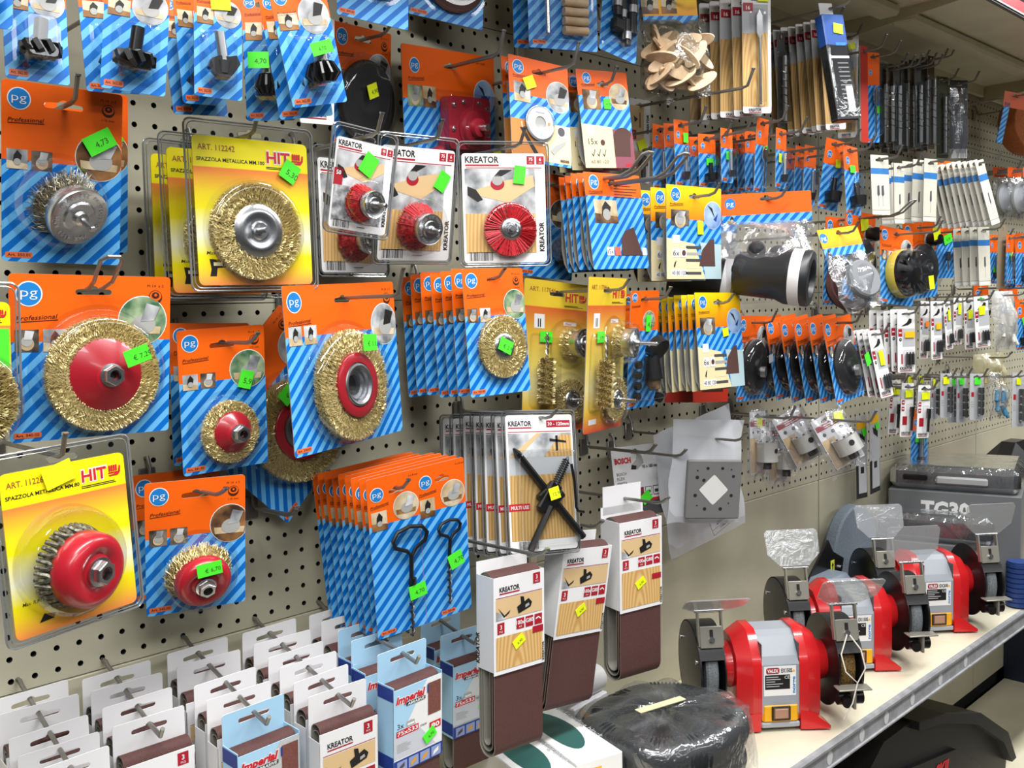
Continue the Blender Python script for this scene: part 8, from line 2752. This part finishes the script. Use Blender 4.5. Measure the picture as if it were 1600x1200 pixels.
mirka('right white box with teal oval picture, beside the black hose coil', (.772, -.012, ZS), -.27)
mirka('left white box with teal oval picture, next to the pale blue belt boxes', (.676, -.030, ZS), -.26)
t = thing('paper_roll', 'white rolled sheet with orange band lying behind the white boxes', 'roll', (.885, -.042, ZS + .108), (0, 0, .1))
mb = MB()
mb.cyl((-.055, 0, 0), (.055, 0, -.004), .024, WHITE, 28)
mb.cyl((-.0555, 0, 0), (-.0552, 0, 0), .021, mat('roll_core_dark', hx('3c4044'), .6), 24)
mb.cyl((-.052, 0, .0001), (-.026, 0, .0001), .0243, ORA_ST, 28)
mb.build('roll', t)
mb = MB()
mb.box((.004, .0, -.066), (.10, .05, .084), WHITE_MATT, bevel=.002)
mb.build('stand_box', t)
t = thing('hose_coil', 'black ribbed hose coiled in a clear film bag with a paper strip on it', 'hose', (.896, -.218, ZS + .002))
t.scale = (.93, .93, 1)
mb = MB()
def sup(a, R_):
    c, s = math.cos(a), math.sin(a)
    return R_ * math.copysign(abs(c) ** .75, c), R_ * math.copysign(abs(s) ** .75, s)
HOSE = mat('ribbed_hose_black', hx('26292c'), .42)
seg, rings = 14, 0
vs, fs = [], []
for lvl, (R_, zc, rr) in enumerate(((.098, .030, .030), (.100, .078, .032), (.062, .050, .030))):
    n = 170
    o = len(vs)
    for k in range(n):
        a = 2 * PI * k / n
        x, y = sup(a, R_)
        x2, y2 = sup(a + .01, R_)
        d = Vector((x2 - x, y2 - y, 0)).normalized()
        nrm = Vector((d.y, -d.x, 0))
        r_ = rr * (1.0 if k % 2 else .86)
        for j in range(seg):
            b = 2 * PI * j / seg
            vs.append((x * 1.12 + nrm.x * r_ * math.cos(b), y + nrm.y * r_ * math.cos(b), zc + r_ * math.sin(b)))
    fs += [(o + k * seg + j, o + k * seg + (j + 1) % seg, o + ((k + 1) % n) * seg + (j + 1) % seg, o + ((k + 1) % n) * seg + j) for k in range(n) for j in range(seg)]
mb.add(vs, fs, HOSE, True)
mb.build('ribbed_hose', t, auto=False)
mb = MB()
n1, n2 = 48, 12
vs = []
rnd = random.Random(3)
for i in range(n2 + 1):
    f = i / n2
    for k in range(n1):
        a = 2 * PI * k / n1
        w_ = 1 + .03 * math.sin(5 * a + 7 * f) + .02 * math.sin(11 * a + 3 * f)
        if f < .45:
            R_, z = .131, .006 + .112 * f / .45 * .9
        else:
            R_, z = .131 - .129 * (f - .45) / .55, .104 + .012 * math.sin(PI * (f - .45) / .55 * .8)
        x, y = sup(a, R_)
        ex = .012 * max(0, math.cos(a + .9)) * (1 - f) if f < .5 else 0
        vs.append((x * 1.10 * w_ + ex, y * w_, z + .004 * math.sin(9 * a + 6 * f)))
mb.add(vs, [(i * n1 + k, i * n1 + (k + 1) % n1, (i + 1) * n1 + (k + 1) % n1, (i + 1) * n1 + k) for i in range(n2) for k in range(n1)], clear_mat('hose_film', (.95, .96, .97), .16, .13, milky=.03, milk=(.7, .72, .75), wrinkle=.8, wscale=30), True)
mb.build('film_bag', t, auto=False)
mb = MB()
mb.box((0, 0, 0), (.100, .016, .0012), CREAM, Matrix.Rotation(.25, 4, 'Z'))
lines(mb, 0, 0, 0, 0, 1, BLACK)
mb.build('paper_strip', t, loc=(-.012, -.002, .1205), rot=(0, 0, -.48))

# ---------------------------------------------------------------- under the shelf
CASE = mat('case_black', hx('1b1b1d'), .4)
def tool_case(lab, x0, s, logo):
    t = thing('tool_case', lab, 'tool case', (x0, 0, .26))
    mb = MB()
    pts = [(.0, .0), (.74 * s, .0), (.78 * s, .10), (.79 * s, .15), (.72 * s, .23), (.55 * s, .33), (.36 * s, .395), (.22 * s, .425), (.10 * s, .425), (.02 * s, .38), (0, .30)]
    mb.prism(pts, -.315, -.06, CASE)
    b = mb.build('shell', t)
    mb = MB()
    mb.prism([(.22 * s, .432), (.36 * s, .405), (.56 * s, .342), (.74 * s, .236), (.80 * s, .150), (.77 * s, .150), (.71 * s, .222), (.54 * s, .322), (.35 * s, .387), (.22 * s, .414)], -.335, -.05, CASE)
    mb.prism([(.05 * s, .05), (.62 * s, .05), (.60 * s, .20), (.45 * s, .29), (.12 * s, .35), (.05 * s, .30)], -.322, -.314, mat('case_panel', hx('121214'), .25))
    mb.build('lid_rim', t)
    if logo:
        mb = MB()
        M = Matrix.Translation((.33 * s, -.3228, .262)) @ Matrix.Rotation(.12, 4, 'Y')
        mb.text('SKIL', 0, 0, .030, RED2, M=M, y=0, bold=.06, shear=.15, width=.085)
        mb.text('MULTI  SAW', .088, -.050, .013, GREYP, M=M, y=0, width=.085)
        mb.build('emblem', b)
    return t
tool_case('black tool case with red emblem under the shelf, curved lid', 1.38, 1.0, True)
tool_case('second black tool case under the shelf, nearer, only its lid top showing', .86, .62, False)
t = thing('storage_carton', 'dark navy carton standing on the base shelf at the right edge', 'carton', (3.08, 0, .26))
mb = MB()
mb.box((.25, -.17, .24), (.5, .34, .48), mat('carton_navy', hx('182038'), .5), bevel=.003)
mb.build('carton', t)
